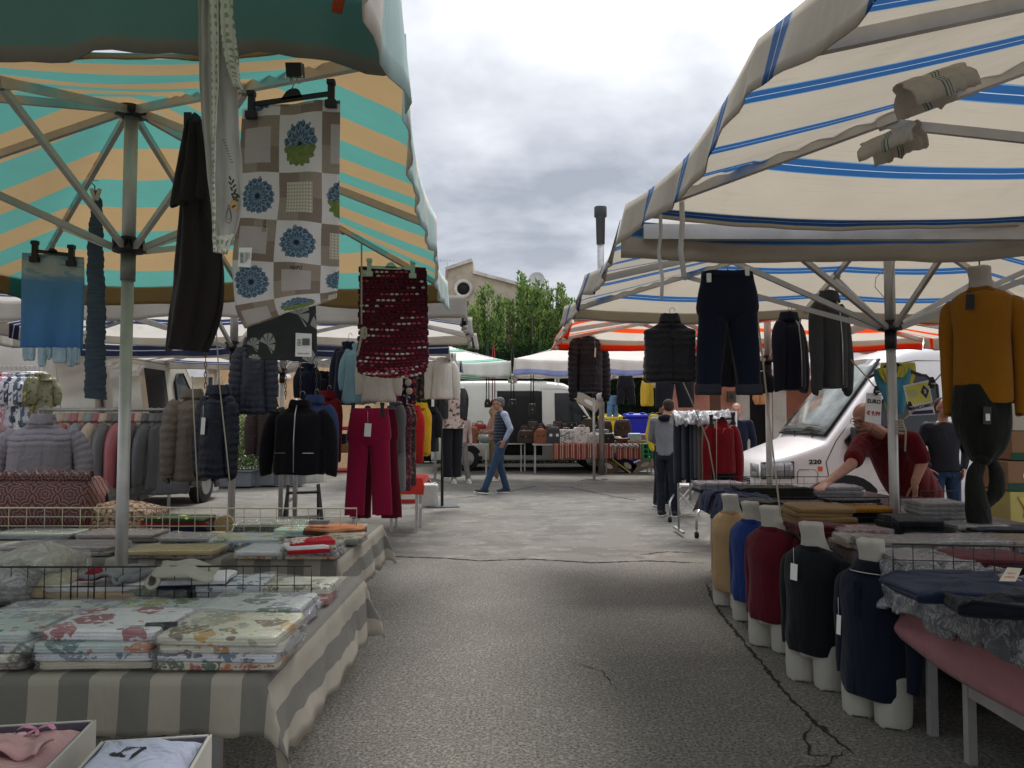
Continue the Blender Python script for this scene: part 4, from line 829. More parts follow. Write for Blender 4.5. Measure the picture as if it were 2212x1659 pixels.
ms = [('tan', 1578, 5.73, '#a28660', 1067, 'tan sweater mannequin torso on the ground, farthest in the row by the table', -60, None, None),
      ('blue', 1622, 5.30, '#18306a', 1083, 'royal blue sweater mannequin torso, second farthest in the row', -60, None, None),
      ('burg', 1665, 4.72, '#54101f', 1092, 'burgundy sweater mannequin torso in the middle of the row', -60, None, None),
      ('dgrn', 1753, 4.10, '#10161a', 1127, 'black sweater mannequin torso with a white tag, second nearest', -58, (-.02, .66, .042, .085), None),
      ('navy', 1862, 3.62, '#101828', 1163, 'navy polo mannequin torso with piped collar, nearest in the row', -60, (-.09, .50, .022, .09), 1)]
for _, u, Y, c_, v0, lb, yw, tg, pol in ms:
    base = P(u+ (0 if Y > 4 else 18), 905, Y); base.z = 0; t = thing('mannequin_torso', lb, 'mannequin', base, R(yw), 'sweater mannequins standing on the ground')
    s_ = (P(u, v0, Y).z-.0)/.88; fm = torso_form(t, MANQ, s_, rm=.008); sw = MB(); m = cloth(c_, **KN)
    sweater_on(t, m, s_, hem={'tan': .135, 'blue': .16, 'burg': .18, 'dgrn': .18, 'navy': .125}[_], polo=cloth('#0c121c') if pol else None, tagp=tg)
    if not pol: mb = MB(); bloft(mb, [(.752*s_, 0, 0, .069*s_, .07*s_), (.725*s_, 0, .008, .095*s_, .078*s_)], 28, 3); mb.build('neckband', m, t, True)
Y = 4.55; c0 = P(2118, 868, Y); t = thing('hanging_mannequin', 'mustard sweater on an off-white hanging mannequin torso under the right canopy', 'mannequin', c0+V((.02, 0, -.05)), R(-42))
s_ = (P(2105, 578, Y).z-c0.z+.05)/.88*1.0; 
torso_form(t, MANQ, s_, thighs=False, rm=.009, neck_tilt=-.02); sweater_on(t, cloth('#8f5f14', **KN), s_, hem=.045, slen=.69, tagp=(-.03, .70, .045, .09, M_BLACK)); mb = MB(); bloft(mb, [(.752*s_, 0, 0, .069*s_, .07*s_), (.72*s_, 0, .008, .098*s_, .08*s_)], 28, 3); mb.build('neckband', cloth('#7d5212', **KN), t, True)
mb = MB(); q = V((0, -.02, .875*s_)); mb.tube([q, q+V((.0, 0, .12)), q+V((.02, 0, .28))], .004); mb.build('hanging_wire', M_BLACK, t, True)
OLV = cloth('#1d1f1b', fold=.7)
c1 = P(2128, 1140, Y); t = thing('knotted_trousers', 'dark olive trousers with knotted legs hanging below the mustard sweater', 'trousers', c1, R(8)); Hh = P(0, 832, Y).z-c1.z; mb = MB(); mb.M = Matrix.Diagonal((.88, 1, 1, 1))
k_ = Hh/1.0
bloft(mb, [(Hh, 0, 0, .165, .1), (Hh-.08, 0, 0, .176, .12), (Hh-.19, 0, 0, .178, .13), (Hh-.29, .01, 0, .155, .12), (Hh-.38, .01, 0, .11, .10), (Hh-.45, -.01, 0, .055, .06)], 34, 30, fold=.05, fk=5, seed=1); mb.build('seat', OLV, t, True)
for sg, pts in ((-1, [(-.03, 0, Hh-.40), (-.05, -.03, Hh-.46), (-.085, -.03, Hh-.54), (-.075, -.03, Hh-.68), (-.06, -.02, .1), (-.045, -.02, .0)]), (1, [(-.02, 0, Hh-.42), (.045, -.01, Hh-.45), (.085, 0, Hh-.53), (.08, .0, Hh-.62), (.04, .01, .16), (.0, .01, .1)])):
    mb = MB(); sleeve(mb, pts, [.03, .04, .052, .068, .075, .07] if sg < 0 else [.03, .035, .048, .052, .04, .02], flat=.55, seed=sg*3, up=(0, 1, 0)); mb.build('leg', OLV, t, True)
mb = MB(); mb.ell((-.03, -.03, Hh-.435), (.05, .05, .04)); mb.build('knot', OLV, t, True)
price_tag(t, -.09, -.15, Hh-.13, .05, .10, M_BLACK, .04); mb = MB(); mb.box((-.09, -.1535, Hh-.19), (.026, .002, .04)); mb.build('barcode_label', M_PAPER, t, True)
# towel set on hanger, signs
t = thing('towel_set', 'yellow and light blue towel set on a black hanger behind the canopy pole', 'towel', P(1940, 900, 5.9)); Y = 5.9
YL, LB_ = cloth('#c9c054', fold=.6), cloth('#4f93ad', fold=.6)
for nm, m, pts, dy in (('yellow_towel', YL, [(783, 1905, 1975), (810, 1900, 1976), (850, 1908, 1960), (885, 1915, 1950)], .03), ('blue_towel', LB_, [(797, 1888, 1966), (825, 1893, 1964), (860, 1910, 1955), (893, 1924, 1950)], .0), ('folded_yellow_band', YL, [(795, 1896, 1912), (812, 1903, 1922), (826, 1912, 1930)], -.035), ('folded_yellow_band', YL, [(790, 1962, 1944), (806, 1958, 1940), (815, 1950, 1935)], -.035)):
    mb, fn = sheet('x', nm, 'x', pts, Y+dy, m, 12, 16, .012, build=False); mb.build(nm, m, t, thick=.014)
mb = MB(); mb.bar(P(1876, 815, Y+.02), P(1905, 802, Y+.02), .03, .02); mb.bar(P(1965, 802, Y+.02), P(1988, 810, Y+.02), .03, .02); mb.tube([P(1905, 800, Y+.02), P(1925, 780, Y+.02), P(1965, 800, Y+.02)], .012); mb.build('hanger', M_BLACK, t)
def sign(name, label, cat, c4, Y, face, border=None, th=.004):
    q = [P(u, v, Y) for u, v in c4]; t = thing(name, label, cat, sum(q, V((0, 0, 0)))/4); mb = MB(); n = (q[1]-q[0]).cross(q[3]-q[0]).normalized(); n = n if n.y < 0 else -n
    mb.add([p for p in q]+[p-n*th for p in q], [(0, 1, 2, 3), (7, 6, 5, 4), (0, 4, 5, 1), (1, 5, 6, 2), (2, 6, 7, 3), (3, 7, 4, 0)], smooth=False); mb.build('board', border or face, t)
    return t, q, n
def onq(q, n, x, y, off=.003):   # point on a sign, x right 0..1, y down 0..1
    return q[0].lerp(q[1], x).lerp(q[3].lerp(q[2], x), y)+n*off
M_RED = mat('red_print', (.42, .015, .02), rough=.6); M_BLKP = mat('black_print', (.01, .01, .01), rough=.6); M_PUR = mat('purple_print', (.035, .02, .12), rough=.5); M_YELP = mat('yellow_print', (.75, .68, .12), rough=.5)
t, q, n = sign('price_sign', 'white price sign reading EURO 9,99 hung left of the canopy pole', 'sign', ((1872, 848), (1905, 851), (1903, 918), (1868, 910)), 5.0, M_PAPER)
ex, ey = q[1]-q[0], q[0]-q[3]; mb = MB(); add_text(mb, 'EURO', .036, onq(q, n, .5, .28), ex, ey, .0012, .92); mb.build('lettering', M_BLKP, t)
mb = MB(); add_text(mb, '€ 9,99', .036, onq(q, n, .5, .68), ex, ey, .0014, .92); mb.build('lettering', M_RED, t)
def clip(label, u, v, Y, k=1.0):
    c = P(u, v, Y); t = thing('spring_clip', label, 'clip', c); mb = MB(); mb.box(c+V((-.006*k, 0, .012*k)), (.009*k, .02*k, .045*k), ry=.3); mb.box(c+V((.008*k, 0, .012*k)), (.009*k, .02*k, .045*k), ry=-.4); mb.box(c+V((0, 0, -.012*k)), (.018*k, .016*k, .02*k)); mb.build('jaws', M_BLACK, t, bevel=.002)
    mb = MB(); mb.tube([c+V((-.01*k, -.012*k, 0)), c+V((.012*k, -.012*k, 0))], .005*k, 8); mb.build('spring', M_STEEL, t); return t
clip('black clip at the top of the EURO price sign', 1893, 846, 4.98, 1.1); clip('black clip on the upper corner of the BANCOMAT sign', 2013, 829, 4.98, 1.3); clip('black clip at the lower left corner of the BANCOMAT sign', 1965, 879, 4.98, 1.0)
t, q, n = sign('card_sign', 'yellow and purple BANCOMAT sign hung right of the canopy pole', 'sign', ((1951, 833), (2006, 821), (2020, 895), (1966, 898)), 5.05, M_PAPER)
mb = MB(); mb.add([onq(q, n, x, y, .002) for x, y in ((.06, .05), (.94, .05), (.94, .62), (.06, .62))], [(0, 1, 2, 3)], smooth=False); mb.build('yellow_field', M_YELP, t)
ex, ey = q[1]-q[0], q[0]-q[3]
mb = MB(); mb.add([onq(q, n, x, y, .004) for x, y in ((.76, .10), (.93, .30), (.76, .52), (.59, .30))], [(0, 1, 2, 3)], smooth=False); mb.add([onq(q, n, x, y, .002) for x, y in ((.06, .86), (.94, .86), (.94, .97), (.06, .97))], [(0, 1, 2, 3)], smooth=False); mb.build('emblem', M_PUR, t)
mb = MB(); add_text(mb, '3', .036, onq(q, n, .76, .31, .006), ex, ey, .0015); mb.build('emblem_mark', M_YELP, t)
mb = MB(); add_text(mb, 'BANCOMAT', .0295, onq(q, n, .52, .745, .004), ex, ey, .0014, .95); mb.build('lettering', M_PUR, t)
mb = MB(); mb.add([onq(q, n, .1+.35*x, .15+.3*y, .004) for x, y in ((0, 0), (.9, .1), (1, .8), (.2, 1))], [(0, 1, 2, 3)], smooth=False); mb.build('worn_patch', mat('pale_wear', (.55, .53, .3), rough=.7), t)
def rope(label, pts, Y, r=.004, name='rope', m=None, Y2=None):
    n = len(pts)-1; mb = MB(); P_ = [P(u, v, Y+((Y2-Y)*i/n if Y2 else 0)) for i, (u, v) in enumerate(pts)]; mb.tube(P_, r, 7); return mb.build(name, m or M_ROPE, label=label, cat='rope')
rope('taut cord from the grey hooded jacket down to the EURO sign', [(1838, 777), (1868, 810), (1893, 840)], 5.1, .0045)
rope('taut cord from the mustard mannequin down to the BANCOMAT sign', [(2062, 775), (2015, 828)], 5.0, .0045)
rope('long guy rope slanting down in front of the white van', [(1627, 600), (1650, 800), (1664, 925), (1686, 1115)], 4.9, .005, Y2=4.4)
rope('guy rope from the black vest slanting down to the rear right table', [(1694, 780)][:0]+[(1464, 800-0), (1500, 880), (1530, 955), (1545, 1040)], 6.2, .005)
rope('cord looped on the upper part of the blue canopy pole', [(1934, 545), (1928, 600), (1925, 650)], 4.95, .004); rope('slack wire arcing behind the blue canopy pole', [(1912, 645), (1890, 620), (1892, 600), (1912, 580)], 5.0, .0025, 'wire')
rope('thin white string hanging before the bag stall', [(1548, 840-0), (1547, 940), (1548, 1035)][:0]+[(1258+290, 905), (1258+290, 1040)], 8, .003)
t = thing('rope_knot', 'rope wound round the blue canopy pole with loose ends', 'rope', P(1938, 960, 5.0)); mb = MB()
for k in range(5): z = P(0, 908+7*k, 5.06).z; c_ = P(1938, 905, 5.06); mb.tube([(c_.x+.037*math.cos(a), 5.06+.037*math.sin(a), z+.006*math.sin(a+k)) for a in [2*pi*i/16 for i in range(17)]], .005, 6)
mb.build('coil', M_ROPE, t); mb = MB(); mb.tube([P(1950, 912, 5.0), P(1957, 930, 5.0), P(1955, 975, 5.0)], .006, 6); mb.tube([P(1955, 905, 5.0), P(1975, 885, 5.0)], .005); mb.build('loose_end', M_ROPE, t)

mb = MB(); q = [P(u, v, 1.6) for u, v in ((735, -30), (732, 0), (727, 28))]; mb.tube(q, [.012, .013, .012], 10, flat=.15, up=(0, 1, 0)); mb.build('orange_strap', cloth('#a8482c'), label='short rust orange strap hanging at the top of the near canopy valance', cat='strap')
# ================================================================ LEFT SIDE: HANGING CLOTHS
def sheet2(mb, rows, Y, nu=30, nv=46, amp=.012, wav=9, sd=0, dY=None, off=0):
    """rows of (uL, vL, uR, vR) image coordinates; hanging cloth at depth Y with soft folds"""
    rr = crom([list(r_) for r_ in rows], nv); Lw = PX(abs(rows[0][2]-rows[0][0]), Y); Lh = PX(rows[-1][1]-rows[0][1], Y)
    def fn(u, v):
        a = rr[int(round(v*nv))]; q = P(a[0]+(a[2]-a[0])*u, a[1]+(a[3]-a[1])*u, Y)
        q.y += off+amp*math.sin(u*wav+sd+v*1.3)*(.3+.7*v)+amp*.4*math.sin(u*wav*2.6+sd+v*3)+.004*MN.noise(V((u*6, v*9, sd)))+(dY(u, v) if dY else 0); return q
    mb.grid(fn, nu, nv, lambda u, v: (u*Lw, -v*Lh)); return fn
def clip_hanger(label, a, b, Y, m=M_BLACK, hookto=None, k=1.0):
    A, B = P(a[0], a[1], Y), P(b[0], b[1], Y); mid = A.lerp(B, .5); t = thing('clip_hanger', label, 'hanger', mid); L = (B-A).length
    mb = MB(); mb.bar(A, B, .008*k, .012*k); q = [A.lerp(B, f)+V((0, 0, h*L)) for f, h in ((.36, 0), (.42, .10), (.46, .125), (.54, .125), (.58, .10), (.64, 0))]
    mb.prism([((p-mid).dot((B-A).normalized()), p.z-mid.z-(p-mid).dot((B-A).normalized())*(B-A).normalized().z) for p in q], lambda x, z, d: mid+(B-A).normalized()*x+V((0, d, z)), -.004*k, .004*k); mb.build('bar', m, t)
    for p in (A, B):
        mb = MB(); mb.box(p+V((0, -.002, -.0)), (.018*k, .014*k, .06*k)); mb.box(p+V((0, -.004, -.03*k)), (.03*k, .018*k, .02*k)); mb.box(p+V((0, -.004, .028*k)), (.022*k, .02*k, .014*k)); mb.build('clip', m, t, bevel=.002)
    top = mid+V((0, 0, .125*L)); hp = hookto or top+V((0, 0, .06)); mb = MB(); mb.tube([top, top.lerp(hp, .5)+V((.006, 0, 0)), hp, hp+V((-.008, 0, .008)), hp+V((-.016, 0, -.004))], .0018, 6); mb.build('hook', M_STEEL, t); return t
def cellpat(t):
    o, u, v = t.uv(); K = 1/.095; U = t.m('ADD', t.m('MULTIPLY', u, K), 20.08); W_ = t.m('ADD', t.m('MULTIPLY', v, K), 40.25)
    iu, iv = t.m('FLOOR', U), t.m('FLOOR', W_); fu, fv = t.m('SUBTRACT', t.m('FRACT', U), .5), t.m('SUBTRACT', t.m('FRACT', W_), .5)
    par = t.m('MODULO', t.m('ADD', iu, iv), 2); rd = t.n('TexWhiteNoise', {0: t.n('CombineXYZ', {0: iu, 1: iv}).outputs[0]}, noise_dimensions='2D').outputs[0]
    r_ = t.m('SQRT', t.m('ADD', t.m('MULTIPLY', fu, fu), t.m('MULTIPLY', fv, fv))); th = t.m('ARCTAN2', fv, fu)
    pet = t.m('ADD', .35, t.m('ADD', t.m('MULTIPLY', t.m('ABSOLUTE', t.m('SINE', t.m('MULTIPLY', th, 8))), .045), t.m('MULTIPLY', t.m('SUBTRACT', t.noise(o, 70, 3), .5), .18))); fl = t.m('LESS_THAN', r_, pet)
    shade = t.m('FRACT', t.m('ADD', t.m('ADD', t.m('MULTIPLY', r_, 7), t.m('MULTIPLY', t.noise(o, 90, 3), 1.1)), t.m('MULTIPLY', t.m('ABSOLUTE', t.m('SINE', t.m('MULTIPLY', th, 8))), .6)))
    flc = t.ramp(shade, [(0, (.02, .04, .075)), (.45, (.07, .13, .20)), (1, (.24, .32, .37))]); flc = t.mix(t.m('LESS_THAN', r_, .06), flc, (.01, .015, .03))
    lf = t.mix(t.noise(o, 90, 3), (.05, .10, .02), (.25, .30, .08)); flc2 = t.mix(t.m('GREATER_THAN', fv, t.m('ADD', -.05, t.m('MULTIPLY', t.noise(o, 60, 2), .1))), lf, flc)
    flc = t.mix(t.m('GREATER_THAN', rd, .5), flc, flc2)
    white = t.mix(fl, (.66, .62, .60), flc)
    inn = t.m('MULTIPLY', t.m('LESS_THAN', t.m('ABSOLUTE', fu), .31), t.m('LESS_THAN', t.m('ABSOLUTE', fv), .31))
    dots = t.m('LESS_THAN', t.vor(o, 150, rnd=0), .30); ic = t.mix(dots, (.42, .38, .29), (.62, .6, .5)); ic = t.mix(t.m('GREATER_THAN', rd, .5), ic, (.44, .39, .37))
    qd = t.m('GREATER_THAN', t.m('MULTIPLY', fu, fv), 0); tp = t.mix(qd, (.26, .20, .155), (.36, .30, .235)); tp = t.mix(t.m('MULTIPLY', t.noise(o, 130, 3, .7), .55), tp, (.15, .11, .09))
    return t.mix(t.m('GREATER_THAN', par, .5), white, t.mix(inn, tp, ic))
M_PATCH = mat('patchwork_flower_print', rough=.75, var=.04, bump=.25, bs=300, fold=.2, fs=5, transl=.12, pat=cellpat)
mb = MB(); sheet2(mb, [(522, 233, 734, 216), (516, 330, 733, 330), (518, 420, 732, 430), (506, 500, 732, 520), (500, 580, 731, 590), (508, 665, 727, 630), (528, 709, 725, 644)], 1.72, 34, 50, .012, 5, 1)
mb.build('printed_tablecloth', M_PATCH, thick=.004, label='patchwork print tablecloth with blue dahlias clipped on a black hanger', cat='tablecloth')
t = thing('cloth_label', 'white barcode label stuck low on the patchwork tablecloth', 'label', P(530, 570, 1.69)); mb = MB(); mb.poly([P(517, 535, 1.695), P(544, 535, 1.695), P(541, 578, 1.695), P(514, 576, 1.695)]); mb.build('card', M_PAPER, t, thick=.002)
mb = MB()
for k in range(9): mb.poly([P(518+.2*k, 546+k*2.6, 1.692), P(526, 546+k*2.6, 1.692), P(526, 547.3+k*2.6, 1.692), P(518, 547.3+k*2.6, 1.692)])
for k in range(4): mb.poly([P(529+k*3, 545, 1.692), P(530+k*3, 545, 1.692), P(529.6+k*3, 568-3*k, 1.692), P(528.6+k*3, 568-3*k, 1.692)])
mb.build('print', M_BLKP, t)
t = thing('dahlia_words', 'black script words printed on the patchwork tablecloth', 'lettering', P(580, 520, 1.69)); mb = MB()
add_text(mb, 'Dahlia', .012, P(571, 487, 1.692), V((0, 0, 1)), V((-1, 0, 0)), .0002, .9); mb.build('lettering', M_BLKP, t); mb = MB(); add_text(mb, 'Dahlia', .012, P(640, 578, 1.692), V((-1, 0, -.05)), V((0, 0, -1)), .0002, .9)
mb.build('lettering', M_BLKP, t)
clip_hanger('wide black clip hanger holding the patchwork tablecloth', (544, 226), (716, 202), 1.715, M_BLACK, P(628, 168, 1.715), .85)
t = thing('binder_clip', 'large black binder clip on the canopy rib above the patchwork tablecloth', 'clip', P(638, 150, 1.72)); q = P(632, 152, 1.72); mb = MB(); mb.box(q+V((.006, 0, .0)), (.035, .03, .03), rx=.3); mb.build('clamp', M_BLACK, t)
for dx in (-.008, .018): mb = MB(); mb.tube([q+V((dx-.004, -.005, -.01)), q+V((dx-.006, -.01, -.03)), q+V((dx, -.012, -.036)), q+V((dx+.006, -.01, -.03)), q+V((dx+.004, -.005, -.01))], .0013, 5); mb.build('wire_handle', M_STEEL, t)
# dark fan print cloth
def fanpat(t):
    o, u, v = t.uv(); d = t.vor(o, 17, 'Position'); s_ = t.n('SeparateXYZ', {0: t.n('VectorMath', {0: t.n('VectorMath', {0: o, 3: 17.0}, operation='SCALE').outputs[0], 1: t.n('VectorMath', {0: d, 3: 17.0}, operation='SCALE').outputs[0]}, operation='SUBTRACT').outputs[0]})
    r_ = t.vor(o, 17); th = t.m('ARCTAN2', s_.outputs[1], s_.outputs[0]); pet = t.m('GREATER_THAN', t.m('ABSOLUTE', t.m('SINE', t.m('MULTIPLY', th, 4.5))), .33)
    msk = t.m('MULTIPLY', t.m('MULTIPLY', pet, t.m('LESS_THAN', r_, .47)), t.m('GREATER_THAN', r_, .1)); msk = t.m('MULTIPLY', msk, t.m('GREATER_THAN', t.m('SINE', t.m('ADD', th, .6)), -.3))
    return t.mix(msk, (.03, .033, .032), (.30, .31, .28))
mb = MB(); sheet2(mb, [(532, 700, 681, 640), (534, 740, 683, 700), (533, 775, 684, 783)], 2.0, 24, 20, .008, 4, 2); mb.build('dark_print_cloth', mat('dark_fan_print', rough=.8, pat=fanpat), thick=.004, label='dark cloth with grey fan flowers hanging below the patchwork tablecloth', cat='cloth')
t = thing('cloth_label', 'white paper label on the dark fan flower cloth', 'label', P(655, 770, 1.96)); mb = MB(); mb.poly([P(639, 719, 1.962), P(673, 721, 1.962), P(673, 771, 1.962), P(638, 770, 1.962)]); mb.build('card', M_PAPER, t, thick=.002)
mb = MB(); mb.poly([P(653, 731, 1.958), P(669, 731, 1.958), P(669, 746, 1.958), P(653, 746, 1.958)])
for k in range(5): mb.poly([P(642, 733+k*3, 1.958), P(650, 733+k*3, 1.958), P(650, 734.5+k*3, 1.958), P(642, 734.5+k*3, 1.958)])
mb.build('print', mat('grey_print', (.12, .12, .12)), t)
mb = MB(); add_text(mb, 'TAPPETO CUCINA', .0046, P(655, 764, 1.957), V((1, 0, 0)), V((0, 0, 1)), .0001, .8); mb.build('lettering', M_BLKP, t)
# white embroidered cloth nearest the camera
def lacepat(t):
    o, u, v = t.uv(); d = t.vor(t.scl(o, 1, .8, 1), 95, rnd=.25); return t.mix(t.m('LESS_THAN', d, .3), (.60, .59, .52), (.26, .33, .19))
M_LACE = mat('lace_green_white', rough=.9, bump=.6, bs=200, fold=.4, fs=20, pat=lacepat); M_IVORY = mat('ivory_linen', (.50, .485, .45), rough=.9, bump=.3, bs=300, fold=.5, fs=8, transl=.25)
t = thing('embroidered_cloth', 'long ivory embroidered cloth with lace trim hanging nearest the camera', 'cloth', P(475, 545, 1.45)); Y = 1.45
mb = MB(); sheet2(mb, [(427, -90, 470, -90), (427, 60, 476, 60), (429, 200, 480, 200), (438, 320, 486, 320), (450, 430, 490, 430), (456, 510, 482, 540)], Y, 16, 40, .012, 6, 0); mb.build('back_panel', M_IVORY, t, thick=.002)
mb = MB(); sheet2(mb, [(452, -90, 500, -90), (456, 40, 503, 40), (460, 150, 510, 150), (462, 270, 514, 270), (463, 360, 521, 350), (460, 440, 521, 440), (462, 520, 508, 500), (468, 543, 486, 547)], Y-.03, 20, 46, .008, 5, 2); mb.build('front_panel', M_IVORY, t, thick=.002)
mb = MB(); sheet2(mb, [(452, -90, 472, -90), (455, 60, 474, 60), (458, 200, 472, 200), (459, 330, 466, 330), (459, 430, 465, 430), (463, 545, 468, 545)], Y-.05, 8, 50, .003, 3, 2); mb.build('lace_trim', M_LACE, t, thick=.003)
mb = MB(); sheet2(mb, [(474, -90, 500, -90), (474, 30, 504, 30), (482, 110, 512, 110), (497, 165, 516, 165), (506, 190, 522, 193)], Y-.055, 10, 36, .006, 6, 1); mb.build('lace_trim', M_LACE, t, thick=.004)
mb = MB(); sheet2(mb, [(458, 512, 506, 505), (464, 545, 488, 549)], Y-.045, 14, 8, .002, 6, 1); mb.build('lace_trim', M_LACE, t, thick=.003)
mb = MB()
def spot(u, v, a, b, ang, k=Y-.052):
    c = P(u, v, k); n = 10; mb.poly([c+V((math.cos(q)*a*math.cos(ang)-math.sin(q)*b*math.sin(ang), 0, math.cos(q)*a*math.sin(ang)+math.sin(q)*b*math.cos(ang))) for q in [-2*pi*i/n for i in range(n)]])
for i in range(9): spot(482+i*2.1, 302+i*6, .0016, .0007, -.8); spot(485+i*2.1, 302+i*6, .0014, .0006, -.8)
for u, v, an in ((497, 385, 1.9), (503, 392, 1.1), (497, 396, 2.2), (506, 402, .8), (500, 408, 2.0), (508, 412, 1.0)): spot(u, v, .0048, .0018, an)
for u, v in ((502, 420), (507, 418), (512, 421), (504, 426), (510, 427), (515, 424), (506, 432), (512, 433)): spot(u, v, .0027, .0026, 0)
mb.build('embroidery', mat('olive_thread', (.06, .055, .035), rough=.9), t, thick=.001); mb = MB(); spot(504, 441, .008, .006, .8); spot(507, 449, .005, .005, 0); mb.build('embroidery', mat('gold_thread', (.45, .28, .1), rough=.9), t, thick=.0014)
mb = MB(); q = [P(494+9*math.cos(a)*(.6+.4*math.sin(a)), 462+20*math.sin(a), Y-.053) for a in [i*2*pi/20 for i in range(21)]]; mb.tube(q, .0007, 5); mb.tube([p.lerp(P(495, 462, Y-.053), .35) for p in q], .0006, 5); mb.build('embroidery', mat('grey_thread', (.12, .11, .1)), t)
# dark brown garment
t = thing('dark_apron', 'dark brown garment hanging between the pole and the ivory cloth', 'garment', P(400, 755, 1.95)); DB = cloth((.022, .017, .016), fold=.5)
mb = MB(); sheet2(mb, [(402, 250, 424, 250), (392, 300, 432, 300), (382, 380, 440, 380), (376, 450, 447, 450), (366, 530, 460, 530), (360, 600, 464, 600), (350, 680, 458, 680), (345, 755, 432, 756)], 1.95, 26, 44, .022, 7, 1, dY=lambda u, v: .04*(2*u-1)**2); mb.build('panel', DB, t, thick=.012)
mb = MB(); sheet2(mb, [(401, 262, 428, 262), (388, 330, 437, 330), (371, 436, 441, 412), (375, 448, 440, 420)], 1.92, 20, 20, .012, 6, 2); mb.build('upper_flap', DB, t, thick=.008)
mb = MB(); mb.box(P(408, 260, 1.93), (.018, .02, .035)); mb.box(P(420, 258, 1.93), (.012, .02, .03), ry=.6); mb.build('clip', M_BLACK, t)
# blue towel
def skyp(t):
    o, u, v = t.uv(); c = t.ramp(t.m('MULTIPLY', v, -1.55), [(0, (.33, .42, .44)), (.22, (.40, .46, .45)), (.30, (.11, .27, .50)), (.95, (.055, .17, .44))]); n = t.m('GREATER_THAN', t.noise(t.scl(o, 1, 3, 1), 5, 3), .56)
    return t.mix(t.m('MULTIPLY', n, t.m('MULTIPLY', t.m('GREATER_THAN', v, -.2), .6)), c, (.12, .27, .42))
Y = 4.3; mb = MB(); sheet2(mb, [(49, 546, 181, 556), (49, 600, 181, 605), (49, 680, 180, 680), (47, 750, 178, 757)], Y, 24, 30, .012, 6, 3); t = thing('beach_towel', 'sky blue beach towel with pale fringe on a black hanger at left', 'towel', P(112, 780, Y)); mb.build('towel', mat('sky_blue_terry', rough=1, bump=.8, bs=300, fold=.3, pat=skyp), t, thick=.01)
fr = mat('pale_fringe', rough=1, bump=.6, bs=200, pat=lambda t: t.mix(t.noise(t.obj(), 40, 3), (.20, .36, .55), (.6, .68, .7)))
for a, b, h in ((49, 76, 778), (82, 100, 790), (100, 112, 776), (113, 145, 783), (146, 160, 790), (160, 173, 786)): mb = MB(); sheet2(mb, [(a, 750, b, 752), (a+1, h-4, b-1, h-4), (a+4, h, b-4, h)], Y-.012, 8, 10, .006, 6, a); mb.build('fringe', fr, t, thick=.012)
clip_hanger('small black clip hanger holding the blue beach towel', (76, 542), (155, 551), Y-.02, M_BLACK, P(118, 524, Y-.02), 1.6)
# navy ribbed scarf
rib = mat('ribbed_grey_navy_knit', rough=1, bump=.4, bs=90, pat=lambda t: t.mix(t.noise(t.scl(t.obj(), 8, 8, 90), 1.4, 3, .7), (.016, .024, .04), (.10, .13, .17)))
Y = 3.85; mb = MB(); pts = [(207, 412, .02), (210, 440, .045), (208, 480, .062), (206, 540, .072), (207, 610, .08), (208, 690, .086), (206, 740, .088), (206, 800, .095), (206, 862, .098)]; PT = crom([[*P(u, v, Y), r_] for u, v, r_ in pts], 130)
mb.tube([V(p[:3])+V((.003*math.sin(i*.5), 0, 0)) for i, p in enumerate(PT)], [p[3]*.56*(1+.05*math.sin(i*1.9)) for i, p in enumerate(PT)], 20, flat=.35, up=(0, 1, 0)); t = thing('ribbed_scarf', 'long grey navy ribbed scarf pinned beside the blue beach towel', 'scarf', P(206, 865, Y)); mb.build('scarf', rib, t)
for du in (-6, 5): mb = MB(); q = P(207+du, 420, Y-.03); mb.box(q, (.014, .014, .06), ry=.25*du/5); mb.build('clothes_peg', mat('peg_pale', (.5, .45, .4)), t)
mb = MB(); q = P(205, 402, Y); mb.tube([q+V((0, 0, -.03)), q, q+V((-.02, 0, .02)), q+V((0, 0, .04)), q+V((.02, 0, .03))], .003); mb.build('hook', M_BLACK, t)
# chunky knit mat
Y = 4.5; BG = cloth((.075, .008, .022), bump=.8, bs=60, fold=.8, fs=20); t = thing('chunky_knit_mat', 'burgundy chunky knit mat with white and pink loops on a mint hanger', 'knitted mat', P(850, 810, Y)); mb = MB(); r = random.Random(4)
rr = crom([[777, 582, 922, 584], [776, 640, 924, 640], [776, 700, 925, 700], [774, 760, 926, 760], [774, 795, 923, 790], [790, 806, 915, 803]], 24)
for j in range(24):
    a = rr[j]; pl = [P(a[0]+(a[2]-a[0])*u-2+2*((j+k) % 2), a[1]+(a[3]-a[1])*u+7*math.sin(u*pi)*j/24, Y+.008*math.sin(u*7+j*.2)) for k, u in enumerate([i/14 for i in range(15)])]; mb.tube(pl, [.0175+.0022*math.sin(k*2.2+j) for k in range(15)], 10)
mb_k = mb; mb = MB(); sheet2(mb, [(778, 583, 921, 585), (777, 700, 924, 700), (778, 798, 920, 796)], Y+.006, 16, 16, .006, 7, 0); mb.build('backing', BG, t, thick=.012); MW, MP, MR_ = cloth('#c9bdb5'), cloth('#a04a55'), cloth('#6a1526'); bb = mb_k
for j in range(24):
    a = rr[j]
    for i in range(13):
        u = (i+.5+.3*(j % 2))/13.6; q = P(a[0]+(a[2]-a[0])*u, a[1]+(a[3]-a[1])*u+7*math.sin(u*pi)*j/24+5, Y-.016+.008*math.sin(u*7+j*.2)); x = math.sin(i*.35+j*1.27)+r.uniform(-.5, .5)
        if r.random() < .12: continue
        bb.k = 1 if x > .75 else 2 if x > -.1 else 3; bb.ell(q, (.0125, .009, .0072), 10, 6)
bb.build('knit', [BG, MW, MP, MR_], t)
clip_hanger('mint clip hanger holding the chunky knit mat', (798, 577), (892, 581), Y-.02, mat('mint_plastic', (.42, .52, .42), rough=.4), P(851, 560, Y-.02), 1.4)
